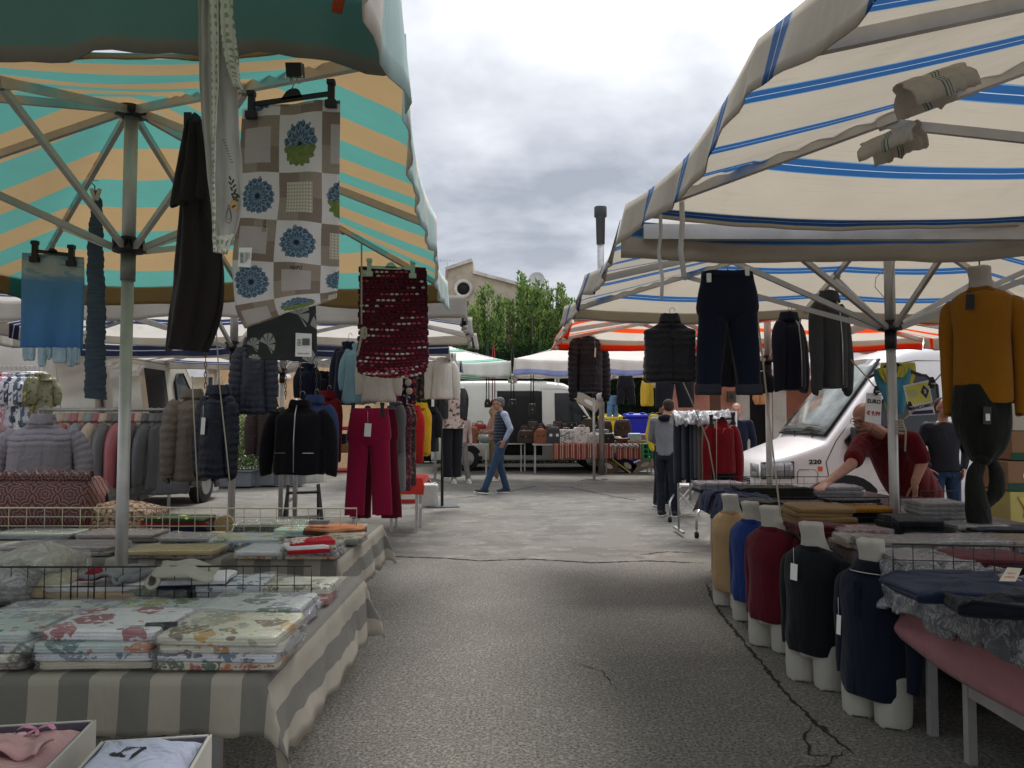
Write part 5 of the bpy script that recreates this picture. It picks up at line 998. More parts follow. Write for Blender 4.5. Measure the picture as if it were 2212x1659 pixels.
mb = MB(); mb.poly([P(782, 583, Y-.035), P(803, 585, Y-.035), P(802, 596, Y-.035), P(781, 594, Y-.035)]); mb.build('paper_label', mat('green_label', (.4, .46, .4)), t, thick=.002)
rope('cord hanging from the canopy strut to the edge of the knit mat', [(780, 398), (781, 500), (781, 600), (781, 700)], 4.42, .005)
t = thing('rope_bundle', 'wound rope bundle hanging beside the knit mat', 'rope', P(786, 770, 4.4)); mb = MB()
for k in range(4): c = P(783+k*2.5, 720, 4.38); mb.tube([c+V((.008*math.sin(a), -.01*k, .032*math.cos(a)+.0)) for a in [i*2*pi/14 for i in range(15)]], .005, 6)
mb.tube([P(777, 715, 4.38), P(790, 717, 4.35), P(794, 722, 4.36), P(780, 728, 4.36), P(777, 745, 4.37), P(772, 768, 4.38)], .006, 6); mb.build('coil', M_ROPE, t)
rope('thin cord beside the dark brown garment running down to the tables', [(461, 560), (466, 690), (474, 830), (488, 960), (503, 1108)], 4.9, .004)
rope('thin cord left of the navy quilted jacket', [(415, 812), (419, 900), (424, 1000), (428, 1085)], 5.2, .004)
def chain(label, u, v0, v1, Y):
    a, b = P(u, v0, Y), P(u, v1, Y); n = int((a.z-b.z)/.035); mb = MB()
    for k in range(n):
        c = a.lerp(b, (k+.5)/n); al = (k % 2)*pi/2+.4; e = V((math.cos(al), math.sin(al), 0)); mb.tube([c+e*.009*math.sin(q)+V((0, 0, .023*math.cos(q))) for q in [i*2*pi/8 for i in range(9)]], .0032, 5)
    mb.build('hanging_chain', mat('rusty_chain', (.12, .08, .06), metal=.4, rough=.6), label=label, cat='chain', group='chains hanging from the far canopies')
chain('left steel chain hanging above the zipped black jacket', 585, 780, 862, 7.2); chain('second steel chain hanging above the zipped black jacket', 617, 780, 862, 7.2); chain('third steel chain, just above the black jacket collar', 649, 782, 860, 6.6); chain('fourth steel chain hanging right of the black jacket collar', 684, 780, 860, 7.0); chain('steel chain above the navy quilted jacket', 444, 715, 838, 5.6)
# ================================================================ LEFT RAILS AND JACKETS
jacket('lavender_jacket', 'lavender quilted jacket on a hanger at far left, above the patterned bolster', 'jacket', 88, 905, 1062, 196, 5.15, PUFL, R(10), quilt=.012, qs=.042, D=.12, sl=1.0)
jacket('taupe_jacket', 'taupe quilted jacket hanging directly left of the navy quilted jacket', 'jacket', 412, 850, 1038, 104, 5.6, PUFT, R(35), quilt=.010, qs=.06, D=.11, flare=.1)
jacket('navy_quilted_jacket', 'navy quilted jacket with a white tag, right of the taupe one', 'jacket', 467, 842, 1032, 92, 5.35, PUFN, R(-20), quilt=.010, qs=.05, tagp=(-.02, .68, .033, .115), flare=.12, D=.11)
jacket('slate_jacket', 'slate blue quilted jacket hanging high under the dark fan flower cloth', 'jacket', 547, 738, 895, 76, 5.6, PUFV, R(12), quilt=.010, qs=.045, flare=.08, D=.11)
jacket('brown_ribbed_jacket', 'brown ribbed jacket hanging behind the zipped black jacket', 'jacket', 578, 868, 985, 80, 6.6, mat('brown_rib', (.07, .05, .045), rough=.7, fold=.5), R(30), quilt=.008, qs=.03)
b_ = jacket('zipped_black_jacket', 'black collarless jacket with a silver zip on a stand', 'jacket', 646, 868, 1024, 160, 5.9, cloth((.006, .006, .009), fold=.35), R(-4), zipm=SILV, collar=.015, sl=1.02, D=.12)
for sg in (-1, 1): mb = MB(); mb.bar((sg*.11-.04, -.128, .165), (sg*.11+.045, -.128, .165), .004); mb.build('pocket_zip', SILV, b_, True)
jacket('denim_jacket', 'blue denim jacket just behind the right side of the zipped black jacket', 'jacket', 678, 862, 1018, 112, 6.25, cloth('#34466e', bump=.6), R(-22))
jacket('dark_red_jacket', 'dark red jacket hanging left of the burgundy trousers', 'jacket', 706, 852, 1000, 66, 6.9, cloth('#6a141b'), R(-28))
jacket('black_bag_cluster', 'black gathered top hanging above the denim jacket', 'top', 697, 802, 858, 36, 7.6, BLK, 0, collar=0)
jacket('navy_shirt', 'navy top hanging behind the third steel chain', 'top', 664, 785, 862, 40, 7.3, NAVY, 0, collar=0)
BU = cloth('#861239', fold=.35, var=.06); BU2 = cloth('#54091f', fold=.35)
trousers('burgundy_trousers', 'long burgundy trousers with a white tag hanging in front of the blouses', 'trousers', 796, 884, 1112, 90, 6.5, BU, R(4), taper=.94, tagp=(-.01, .86, .055, .11), wr=.44, D=.05, crotch=.32, gap=.07, hk=False)
trousers('burgundy_trousers', 'darker burgundy trousers directly behind the tagged burgundy pair', 'trousers', 812, 886, 1118, 92, 6.75, BU2, R(4), taper=.95, wr=.44, D=.05, crotch=.32, gap=.09)
clip_hanger('black clip hanger of the tagged burgundy trousers', (763, 884), (826, 884), 6.48, M_BLACK, P(795, 868, 6.48), 1.6)
jacket('teal_blouse', 'dusty teal blouse hanging left of the cream blouse', 'blouse', 775, 742, 872, 84, 6.9, cloth('#7fa3ae'), R(-25), flare=.35, sl=.72, collar=0)
jacket('navy_blouse', 'navy blouse hanging behind the dusty teal blouse', 'blouse', 752, 738, 874, 84, 7.1, NAVY, R(-30), flare=.3, sl=.85, collar=0)
jacket('cream_blouse', 'cream blouse hanging above the burgundy trousers', 'blouse', 818, 745, 868, 84, 6.7, cloth('#b9b2a6'), R(10), flare=.3, sl=.85, collar=0)
def prn(nm, base, cols, sc=30): return mat(nm, rough=.9, fold=.5, pat=floral(base, cols, sc, .42))
PR1 = prn('grey_print', '#2c3236', ['#555c60', '#1b1f24', '#3d4a55']); PR2 = prn('pink_grey_print', '#4a2030', ['#8a3a50', '#1d1518', '#7a6a66']); PR3 = prn('tan_black_print', '#2c221e', ['#8a6a50', '#15100e', '#6a3a3a']); PR4 = prn('scarf_print', '#1c1620', ['#7a1f50', '#b0a090', '#2a5a6a', '#15101a'], 18); PR5 = prn('purple_scarf_print', '#2a1830', ['#5a2a7a', '#a03a30', '#1a1a2a'], 22)
jacket('printed_dress', 'grey printed dress hanging right of the burgundy trousers', 'dress', 853, 868, 1062, 46, 7.3, PR1, R(-40), sl=.5, collar=0, flare=.15); jacket('printed_dress', 'pink and grey printed dress behind the grey one', 'dress', 868, 872, 1060, 40, 7.7, PR2, R(-40), sl=.5, collar=0, flare=.1); jacket('printed_dress', 'tan and black printed dress behind the pink and grey one', 'dress', 879, 874, 1050, 36, 8.1, PR3, R(-40), sl=.5, collar=0)
jacket('red_jacket', 'bright red jacket hanging beyond the printed dresses', 'jacket', 894, 882, 1000, 44, 8.7, cloth('#a8201c'), R(-35), zipm=None); jacket('yellow_jacket', 'mustard yellow jacket hanging beside the bright red jacket', 'jacket', 910, 876, 985, 38, 9.2, cloth('#c89c22'), R(-30)); jacket('black_tee', 'black top with a white tag hanging left of the mannequin pole', 'top', 932, 884, 975, 40, 9.9, BLK, R(-20), sl=.6, tagp=(-.1, .8, .03, .08))
for i, (u, v0, v1, w, m, Y, lb) in enumerate(((838, 800, 862, 20, PR4, 7.4, 'leftmost printed scarf of the cluster beneath the knit mat'), (858, 796, 900, 18, PR5, 7.6, 'purple printed scarf second in the cluster beneath the knit mat'), (874, 800, 885, 16, PR4, 7.8, 'dark printed scarf with pale rosettes beneath the knit mat'), (890, 798, 872, 16, PR5, 8.2, 'purple and rust printed scarf right in the cluster'), (908, 790, 865, 16, PR3, 8.6, 'brown printed scarf at the right end of the cluster'), (868, 856, 880, 22, PR4, 7.5, 'short printed scarf over the printed dress shoulders'))):
    sheet('printed_scarf', lb, 'scarf', [(v0, u-w/2, u+w/2), ((v0+v1)/2, u-w/2-1, u+w/2), (v1, u-w/2, u+w/2-3)], Y, m, 10, 20, .02, .01, 'printed scarves under the knit mat', wav=12)
for i, (u, v) in enumerate(((882, 826), (884, 845), (876, 812))): mb = MB(); mb.ell(P(u, v, 7.5), (.032, .02, .036), 10, 7); mb.build('pale_rosette', cloth('#b5a594'), label=['upper pale fabric rosette among the scarves', 'lower pale fabric rosette among the scarves', 'smallest pale fabric rosette at the top of the scarves'][i], cat='rosette')
jacket('cream_shirt', 'long cream shirt hanging under the navy striped canopy end', 'top', 955, 772, 862, 66, 9.3, cloth('#c5bfb2'), R(8), flare=.15, sl=1.0, collar=0)
# rail stands
def rail(label, a, b, Y0, Y1, z, feet=True):
    A = V((P(a, 905, Y0).x, Y0, 0)); B = V((P(b, 905, Y1).x, Y1, 0)); t = thing('clothes_rail', label, 'clothes rail', A.lerp(B, .5)); up = V((0, 0, z)); mb = MB(); mb.tube([A+up, B+up], .014, 8); mb.build('rail', M_STEEL, t)
    for q in (A, B): mb = MB(); mb.tube([q+V((0, 0, .05)), q+up], .013, 8); mb.bar(q+V((0, -.25, .05)), q+V((0, .25, .05)), .03); mb.build('upright', M_STEEL, t)
    return t
rail('long clothes rail of bagged coats at left', 84, 368, 6.3, 6.5, 1.455)
ct = ['#a58a72', '#94775a', '#9a2a34', '#a08a6a', '#68787a', '#9a2430', '#b8a284', '#5f4d44', '#3c3a3a', '#8c7456', '#a02832', '#b8a284', '#221f22', '#54504c', '#101014', '#3a3c42']; cn = ['beige', 'brown beige', 'dusty red', 'sand', 'blue grey', 'crimson', 'pale cream', 'brown', 'charcoal', 'tan', 'second crimson', 'second pale cream', 'near black', 'warm grey', 'black', 'dark slate']
for i, (c_, n_) in enumerate(zip(ct, cn)):
    f = (i+.5)/16; u = 118+f*246; Y = 6.3+.2*f; ln = (1100 if i < 9 else 1085)-4*(i % 3)
    jacket('bagged_coat', f'{n_} bagged coat, number {["one","two","three","four","five","six","seven","eight","nine","ten","eleven","twelve","thirteen","fourteen","fifteen","sixteen"][i]} from the left on the long rail', 'coat', u+8, 902, ln-18*(i > 8), 118, Y, wrapm(c_, wrap=.22, cr=.2, coat=.55), R(72-26*f-14*(i % 2)), sl=.9, lod=0, D=.075, flare=.08, group='bagged coats on the long rail')
rail('clothes rail of bright printed shirts at far left', -20, 98, 8.0, 8.2, 1.87)
for i in range(11):
    c_ = ['#dcdce6', '#b04040', '#e8e4ec', '#c89aa8', '#d8d4e4', '#3c4458', '#dfe3ea', '#5a6a7c', '#c8ccd8', '#6a6c50', '#7a7a5c'][i]; k = ['#222', '#d0c0c0', '#c03050', '#f0f0f0', '#384868', '#d8dce8', '#202838', '#e0e4ec', '#303848', '#c8b040', '#404030'][i]
    k = k if len(k) == 7 else '#222222'; jacket('printed_shirt', f'{["white","red","white and rose","pink","lilac","navy print","white and black","grey blue","pale blue","olive and yellow","olive"][i]} printed shirt on the far left rail', 'shirt', -8+i*10, 806, 930-(i % 3)*9, 62, 8.05+.01*i, mat('shirt_print_%d' % i, rough=.7, coat=.3, fold=.5, pat=floral(c_, [k, c_], 26, .5)), R(66), sl=.5, lod=0, D=.05, collar=0, group='printed shirts on the far left rail')
# dark trailer behind the shirts
t = thing('market_trailer', 'dark open market trailer behind the printed shirts', 'trailer', (P(20, 905, 9.3).x-.8, 9.8, 0)); pxbox('back_panel', -260, 705, 96, 1000, 9.6, .05, mat('dark_trailer', (.02, .02, .023), rough=.6), t, .3); pxbox('roof_panel', -260, 700, 97, 712, 8.9, .75, mat('trailer_roof', (.05, .05, .055), rough=.5), t, P(0, 712, 8.9).z)
for v in (790, 806): pxbox('crossbar', -200, v, 92, v+3, 9.3, .04, M_STEEL, t, P(0, v+3, 9.3).z)
pxbox('corner_post', 96, 712, 106, 980, 9.25, .1, M_VG, t, .2)
# mannequin with leather jacket and its black pole
t = thing('display_pole', 'black steel display pole standing on a flat foot plate', 'stand', G(955, 1094)); b0 = G(955, 1094); mb = MB(); mb.box(b0+V((0, 0, (P(0, 826, b0.y).z)/2)), (.045, .03, P(0, 826, b0.y).z)); mb.build('post', M_BLACK, t); mb = MB(); mb.box(b0+V((0, 0, .008)), (.5, .4, .012), rz=.2); mb.build('foot_plate', M_DKM, t); mb = MB(); mb.bar(b0+V((0, 0, 1.86)), b0+V((.14, 0, 1.86)), .02); mb.bar(b0+V((0, 0, 1.55)), b0+V((-.1, -.04, 1.5)), .03); mb.build('arm', M_BLACK, t)
Y = 11.9; c0 = P(976, 1030, Y); t = thing('dressed_mannequin', 'tan mannequin in a black leather jacket, floral blouse and black trousers', 'mannequin', c0, R(25)); Hm = P(0, 822, Y).z-c0.z
mb = MB(); o_ = Hm-.86
bloft(mb, [(Hm, 0, 0, .05, .05), (Hm-.04, 0, 0, .055, .055), (Hm-.1, 0, 0, .08, .06), (Hm-.13, 0, 0, .16, .08), (Hm-.2, 0, 0, .17, .1), (Hm-.55, 0, 0, .13, .09)], 20, 16); mb.build('form', MANQT, t, True)
LE = mat('black_leather', (.012, .012, .013), rough=.4, fold=.5, fs=14); FL = mat('floral_blouse', rough=.9, fold=.4, pat=floral('#b8a49a', ['#2a1f1f', '#6a3a34', '#3a3a3a'], 16, .45))
mb = MB(); bloft(mb, [(Hm-.11, 0, 0, .1, .07), (Hm-.16, 0, 0, .17, .1), (Hm-.4, 0, 0, .16, .12), (Hm-.6, 0, 0, .17, .12), (Hm-.72, 0, 0, .2, .14), (Hm-.74, 0, 0, .2, .14)], 24, 20, fold=.06); mb.build('blouse', FL, t, True)
for sg in (-1, 1):
    mb = MB(); bloft(mb, [(Hm-.10, sg*.13, .02, .06, .07), (Hm-.15, sg*.13, .015, .085, .10), (Hm-.35, sg*.14, .01, .085, .125), (Hm-.55, sg*.14, .01, .08, .13), (Hm-.58, sg*.14, .01, .08, .13)], 18, 18, fold=.04); mb.build('jacket_front', LE, t, True)
    mb = MB(); sleeve(mb, [(sg*.17, .01, Hm-.14), (sg*.22, .02, Hm-.25), (sg*.23, .03, Hm-.4), (sg*.22, .03, Hm-.62)], [.055, .058, .05, .04], flat=.8, up=(0, 1, 0)); mb.build('jacket_sleeve', LE, t, True)
    mb = MB(); bloft(mb, [(Hm-.68, sg*.08, 0, .1, .11), (Hm-.9, sg*.085, 0, .085, .09), (.3, sg*.08, 0, .075, .075), (0, sg*.07, 0, .08, .08)], 18, 16, fold=.04); mb.build('trouser_leg', BLK, t, True)
# jerry can, carton, red table, ladders
b0 = G(925, 1093); t = thing('jerry_can', 'white plastic jerry can weighting the display pole', 'jerry can', b0+V((0, -.02, 0))); M_JC = mat('jerry_can_plastic', (.6, .6, .56), rough=.45, transl=.2, dirt=.25)
def can(t, b0, w, d, h):
    mb = MB(); bloft(mb, [(h, 0, 0, w*.30, d*.3), (h-.02, 0, 0, w*.46, d*.46), (h-.06, 0, 0, w*.5, d*.5), (h*.5, 0, 0, w*.49, d*.49), (.03, 0, 0, w*.5, d*.5), (0, 0, 0, w*.46, d*.46)], 28, 20, ex=.35); mb.build('can_body', M_JC, t, True)
    mb = MB(); mb.tube([(-w*.25, 0, h-.01), (-w*.22, 0, h+.035), (w*.1, 0, h+.035), (w*.14, 0, h-.01)], .014, 8); mb.build('handle', M_JC, t, True); mb = MB(); mb.lathe([(.022, 0), (.022, .03)], (w*.32, 0, h-.015), 14); mb.build('cap', M_WHITEP, t, True)
can(t, b0, .31, .24, .36)
t = thing('jerry_can', 'white plastic jerry can at the foot of the beige van', 'jerry can', G(452, 1062)); can(t, 0, .3, .24, .36)
t = thing('carton', 'white carton with red edge and yellow print under the dresses', 'carton', G(870, 1085)); mb = MB(); mb.box((0, 0, .14), (.5, .32, .27)); mb.build('box', mat('carton_white', (.62, .6, .54), rough=.8), t, True, bevel=.004); mb = MB(); mb.box((0, -.165, .035), (.506, .01, .06)); mb.build('red_band', mat('red_carton_print', (.4, .03, .03)), t, True); mb = MB(); mb.ell((.0, -.162, .17), (.07, .006, .04)); mb.ell((.19, -.162, .2), (.03, .006, .05)); mb.build('yellow_print', M_YELP, t, True)
mb = MB(); 
def rt(u, v): x = -.55+1.1*u; d = v*.9; return V((x, -.3+min(d, .6)+(0 if d < .6 else .02), .66-(max(0, d-.6))))
t = table('red covered folding table behind the dresses', P(905, 0, 9.6).x-.35, P(905, 0, 9.6).x+.08, 9.4, 10.0, .66, top=cloth('#b01c18'))
tcloth('red cloth on the folding table behind the dresses', P(905, 0, 9.6).x-.36, P(905, 0, 9.6).x+.09, 9.39, 10.01, .66, .1, .08, .2, .1, cloth('#c23a30'), 7, .02)
table('red folding table behind the zipped black jacket', P(740, 0, 10.4).x-.7, P(740, 0, 10.4).x+.3, 10.2, 10.8, .70, top=cloth('#8a1512'))
for i, (u, v, w, h, m, lb) in enumerate(((745, 964, 24, 20, '#7a5a38', 'brown cardboard box on the red folding table'), (738, 945, 28, 22, '#15161a', 'black bag on the red folding table'), (742, 922, 30, 8, '#b03055', 'pink folded scarf lying on the black bag'))):
    q = P(u, v, 10.5); mb = MB(); mb.box(q+V((0, 0, -.02)), (PX(w, 10.5), .3, PX(h, 10.5))); mb.build(['cardboard_box', 'black_bag', 'folded_scarf'][i], cloth(m), bevel=.02, label=lb, cat=['box', 'bag', 'scarf'][i])
def ladder(label, u, v, Y, h, w, m, yaw=0, name='step_ladder'):
    c = V((P(u, v, Y).x, Y, 0)); t = thing(name, label, 'ladder', c, yaw)
    for sg in (-1, 1):
        mb = MB(); mb.bar((sg*w/2, -.28, 0), (sg*w*.4, 0, h), .03, .05); mb.build('front_rail', m, t, True); mb = MB(); mb.bar((sg*w/2, .35, 0), (sg*w*.4, .03, h*.95), .025); mb.build('rear_leg', m, t, True)
    n = max(2, int(h/.26))
    for k in range(1, n+1): f = k/(n+.3); mb = MB(); mb.box((0, -.28*(1-f), h*f), (w*(1-.2*f), .12, .025)); mb.build('step', m, t, True)
ladder('small black step ladder standing behind the zipped black jacket', 655, 1040, 8.9, .62, .42, M_BLACK, R(20)); ladder('aluminium step ladder leaning by the banana boxes at right', 2150, 1090, 6.5, .95, .36, M_ALU, R(-25))
t = thing('jacket_stand', 'grey steel stand post under the zipped black jacket', 'stand', G(650, 1115)+V((0, -2.2, 0))); 
Y = 8.3; q = V((P(650, 0, Y).x, Y, 0)); t.location = q; mb = MB(); mb.tube([(0, 0, 0), (0, 0, 1.6)], .022, 10); mb.build('post', M_STEEL, t, True)
for k in range(3): a = k*2.1; mb = MB(); mb.bar((0, 0, .25), (.4*math.cos(a), .4*math.sin(a), .01), .02); mb.build('foot', M_STEEL, t, True)
# ================================================================ PACKED CLOTHS AND GARMENTS ON THE TABLES
def softbox(mb, w, d, h, seed, folds=2, crown=.08, irr=.04, n=44, wr=1):
    rings = []; uv = []
    prof = [(0, .93), (.05, .99), (.2, 1), (.28, 1.01), (.34, .972), (.40, 1.008), (.62, 1.012), (.68, .975), (.74, 1.008), (.92, .995), (1.0, .97), (1.0, .82), (1.0, .55), (1.0, .25), (1.0, .02)]
    for i, (zf, sc) in enumerate(prof):
        for k in range(n):
            a = 2*pi*k/n; c, s_ = math.cos(a), math.sin(a); e = .11
            x = math.copysign(abs(c)**e, c); y = math.copysign(abs(s_)**e, s_)
            x += irr*MN.noise(V((x*1.5, y*1.5, seed))); y += irr*MN.noise(V((x*1.5+9, y*1.5, seed)))
            q = sc+(.012*math.sin(zf*pi*2*folds*1.0+a) if i < 11 else 0)
            X, Y_ = x*w/2*q, y*d/2*q; top = zf >= .93
            z = h*zf+(crown*h*(1-(sc if top else 1)**2) if top else 0)+(.16*h*wr*MN.noise(V((X*14, Y_*14, seed))) if zf > .5 else 0)+(.05*h*wr*MN.noise(V((X*40, Y_*40, seed))) if zf > .8 else 0)
            rings.append(V((X, Y_, max(0, z)))); uv.append((X+seed*.37, Y_+z*1.2+seed*.21))
    mb.loft([rings[i*n:(i+1)*n] for i in range(len(prof))], True, uv); return mb
def pack(name, label, cat, x, y, z, w, d, h, rz, m, seed=1, group=None, **k):
    if name.startswith('folded'): k.setdefault('irr', .11); k.setdefault('wr', 3); k.setdefault('crown', .3)
    mb = MB(); softbox(mb, w, d, h, seed, **k); o = mb.build(name, m, label=label, cat=cat, group=group)
    o.location = (x, y, z); o.rotation_euler = (0, 0, rz)
    if m.name.startswith('bagged') or m.name.endswith('_bag') or m.name.endswith('_print'):
        fb = MB(); softbox(fb, w+.014, d+.014, h*1.02+.004, seed+.5, irr=.05, crown=.12, wr=2.2, n=40); fb.build('clear_bag', M_FILM, o, True)
    return o
def stack(u0, u1, vb, d, hs, items, zt=.760, rz=0, j=.012, name='packed_tablecloth', cat='packed cloth', seed=1, group=None, dx=0, dy=0):
    """items bottom to top: (label, mat); vb = image row of the front lower edge"""
    p = G((u0+u1)/2, vb, zt); w = PX(u1-u0, p.y); r = random.Random(seed); z = zt; out = []
    for i, (lb, m) in enumerate(items):
        h = hs[i] if isinstance(hs, (list, tuple)) else hs
        out.append(pack(name, lb, cat, p.x+r.uniform(-j, j)+dx*i, p.y+d/2+r.uniform(-j, j)+dy*i, z, w*r.uniform(.96, 1.02), d*r.uniform(.96, 1.02), h, rz+r.uniform(-.05, .05), m, seed*7+i*3, group)); z += h*.97
    return z, out
def fl(nm, base, cols, sc=12, th=.4, **k):
    k.setdefault('coat', .4); k.setdefault('cr', .1); k.setdefault('wrap', .12); return mat(nm, rough=.7, fold=.3, var=.08, pat=floral(base, cols, sc, th), **k)
F_YEL = fl('yellow_floral_bag', '#d8d6c0', ['#c79a3c', '#7d6a4a', '#a8a890', '#d0a850'], 11, .5); F_BRN = fl('brown_leaf_bag', '#e2ddd0', ['#5a4a3c', '#8a4636', '#7a7468', '#b8863c'], 20, .34); F_ORG = fl('orange_green_bag', '#ddd0b8', ['#c86a1c', '#2f5a35', '#b03a20', '#d89a30'], 22, .5)
F_SWR = fl('white_red_swirl_bag', '#ecebee', ['#9c3a46', '#6a6468', '#a8545c', '#c0b8b8'], 9, .36); F_BLU = fl('white_blue_bag', '#e6eaf0', ['#5a7a9a', '#8a98a8', '#456078'], 16, .38); F_GRY = fl('grey_lilac_bag', '#d2d5d4', ['#8e8ba2', '#5f7a66', '#a09aae', '#8a9a90'], 9, .5); F_LEM = fl('lemon_bag', '#ccd8dc', ['#c6b52e', '#5f7a38', '#d8c850', '#8a9a5a'], 15, .5); F_LIL = fl('lilac_white_bag', '#e4e2ee', ['#7a78a8', '#a04858', '#d8d4e0', '#6a8a68'], 18, .34); F_CHK = fl('red_check_bag', '#eee8ee', ['#b8404a', '#7a8a50', '#c87a84'], 24, .34); F_TEA = fl('teal_grey_bag', '#c4d2d0', ['#4a7a7c', '#c07a4a', '#8a9a94'], 12, .4); F_MINT = fl('mint_orange_print', '#b4dcc8', ['#c8862e', '#dcd8c0', '#b05a2a'], 12, .4); F_POP = fl('poppy_print', '#b8b49a', ['#b83a30', '#4a6a3a', '#c8a23c'], 16, .45); F_DK = fl('dark_check_bag', '#8c8478', ['#3a3632', '#6a4a44', '#a09888'], 30, .5); F_CRM = fl('cream_leaf_bag', '#e4e2d0', ['#6a7a5a', '#a8a48a', '#8a8a70'], 14, .35)
W_RED = wrapm('#b0151c', coat=1); W_GRN = wrapm('#55614a'); W_WHT = wrapm('#e4e4ea'); W_GRY = wrapm('#8c8484'); W_CRM = wrapm('#cfc4a8'); W_YEL = wrapm('#c8a848', wrap=.3); W_DG = wrapm('#2c3a22'); W_DR = wrapm('#7a1a20'); W_MAU = wrapm('#857470')
C_WHT = cloth('#e4e2e2', bump=.7, bs=200); C_CRM = cloth('#b0a083', bump=.7, bs=200); C_NVY = cloth('#1c2548'); C_GRY = cloth('#74777a'); C_RED = cloth('#9a2038'); C_SAGE = cloth('#7a8068')
# --- near table, front row
stack(338, 596, 1452, .235, [.021, .022, .022, .026], [('orange and green floral packet at the base of the front right stack', F_ORG), ('white and blue edged packet second from the base of the front right stack', F_BLU), ('brown leaf packet third in the front right stack', F_BRN), ('yellow floral packet on top of the front right stack', F_YEL)], seed=1, j=.008)
stack(62, 316, 1451, .235, [.020, .022, .024, .028], [('plain beige packet at the base of the front middle stack', W_CRM), ('white and blue packet second in the front middle stack', F_BLU), ('teal and white packet third in the front middle stack', F_TEA), ('white packet with dark red swirls on top of the front middle stack', F_SWR)], seed=2, j=.01, dy=.006)
stack(-190, 50, 1449, .23, [.020, .022, .024, .026], [('dark check packet at the base of the front left stack', F_DK), ('cream packet second in the front left stack', F_CRM), ('grey check packet third in the front left stack', F_GRY), ('teal grey packet on top of the front left stack', F_TEA)], seed=3)
# second row
stack(420, 648, 1366, .22, [.022, .022, .024], [('red check packet at the base of the stack before the red packet', F_CHK), ('white and rose packet in the middle of the stack before the red packet', F_LIL), ('lilac grey packet on top of the stack before the red packet', F_GRY)], seed=4, j=.008)
stack(206, 428, 1368, .21, [.018, .018, .02], [('dark lemon packet at the base of the lemon stack', F_LEM), ('white lemon packet in the middle of the lemon stack', F_LEM), ('blue edged lemon packet on top of the lemon stack', F_LEM)], seed=5, j=.012)
stack(-60, 190, 1370, .23, [.02, .024], [('white packet beneath the lilac grey floral packet at left', W_WHT), ('lilac grey floral packet behind the front left stack', F_GRY)], seed=6)
# behind the wire panel
stack(556, 706, 1309, .17, [.026, .03], [('bright red wrapped packet behind the right end of the black wire panel', W_RED), ('cream leaf packet lying on the bright red packet', F_CRM)], seed=7, dy=.04, j=.004)
stack(415, 560, 1307, .21, [.02, .022, .02], [('grey brown packet at the base behind the black wire panel', W_MAU), ('white packet in the middle behind the black wire panel', W_WHT), ('white and blue packet on top behind the black wire panel', F_BLU)], seed=8, j=.01, rz=.1)
stack(268, 400, 1309, .16, [.02, .028], [('dark red folded cloth under the sage packet', C_RED), ('sage green wrapped packet behind the black wire panel', W_GRN)], seed=9, cat='folded cloth')
stack(85, 290, 1309, .22, [.02, .022, .02], [('lilac cloth at the base of the white quilted stack', cloth('#8c84a0')), ('peach edged quilted cloth in the middle of the white stack', cloth('#b8a288')), ('white quilted cloth on top of the stack at left', C_WHT)], seed=10, name='quilted_cloth', cat='folded cloth')
stack(-120, 95, 1309, .22, [.025, .028], [('grey folded cloth beneath the cream quilt at far left', C_GRY), ('cream peach quilt folded at far left of the near table', cloth('#b59f80'))], seed=11, name='quilted_cloth', cat='folded cloth')
def roll(name, label, u, v, zc, w, h, d, m, seed, turns=1.6, rz=0):
    c = G(u, v, zc); mb = MB(); sp = []
    for i in range(60):
        f = i/59; 
        if f < .55: a = f/.55*pi*2*.8; r_ = h*(.16+.34*f/.55); sp.append((-w/2+h*.5+r_*math.cos(a+2.2), h*.5+r_*math.sin(a+2.2)))
        else: g_ = (f-.55)/.45; x = -w/2+h*.5+(w-h*.5)*g_; sp.append((x, h*(.95-.5*g_*g_)+.006*math.sin(g_*9+seed)))
    mt = Matrix.Rotation(rz, 3, 'Z'); mb.grid(lambda u_, v_: c+mt @ V((sp[int(round(u_*59))][0]*(1+.05*math.sin(v_*7)), (v_-.5)*d, sp[int(round(u_*59))][1]+.004*math.sin(v_*11+seed))), 59, 14)
    return mb.build(name, m, thick=.011, label=label, cat='folded cloth')
stack(330, 480, 1274, .16, [.016, .016], [('navy folded towel under the pale rolled blanket', C_NVY), ('white folded towel under the pale rolled blanket', C_WHT)], zt=.81, seed=12, rz=.15, name='folded_towel', cat='towel')
roll('rolled_blanket', 'pale grey blanket rolled over the white and navy towels', 392, 1258, .845, .20, .052, .22, cloth('#a8a498', bump=.8, bs=180), 3, rz=.25)
stack(175, 330, 1262, .18, [.014, .014], [('cream folded cloth beneath the grey rolled mat', C_CRM), ('second cream folded cloth beneath the grey rolled mat', C_CRM)], zt=.80, seed=13, rz=-.05, name='folded_cloth', cat='folded cloth')
roll('rolled_mat', 'grey edged cream mat curled on the folded cream cloths', 255, 1252, .83, .17, .035, .17, cloth('#85878a'), 5, rz=2.9)
mb = MB(); mb.prism([(0, 0), (.075, 0), (.066, .05)], lambda x, z, d: G(158, 1256, .835)+V((x, d, z)), 0, .06); mb.build('folded_napkin', C_RED, bevel=.006, label='crimson folded napkin peeking beside the grey rolled mat', cat='napkin')
for i, (u, v, w, h, c_, lb) in enumerate(((60, 1262, .26, .075, '#8c8672', 'large clear bag with an olive pillow at far left'), (-10, 1282, .24, .06, '#5c5a58', 'dark grey bagged cushion under the olive pillow bag'), (95, 1275, .2, .05, '#a09470', 'beige bagged cushion beside the olive pillow bag'))):
    q = G(u, v, .80); pack('bagged_pillow', lb, 'pillow', q.x, q.y+.05, .80-.02*i, w, .2, h, .1*i, wrapm(c_, wrap=1, coat=1), 30+i, crown=.8, irr=.1)
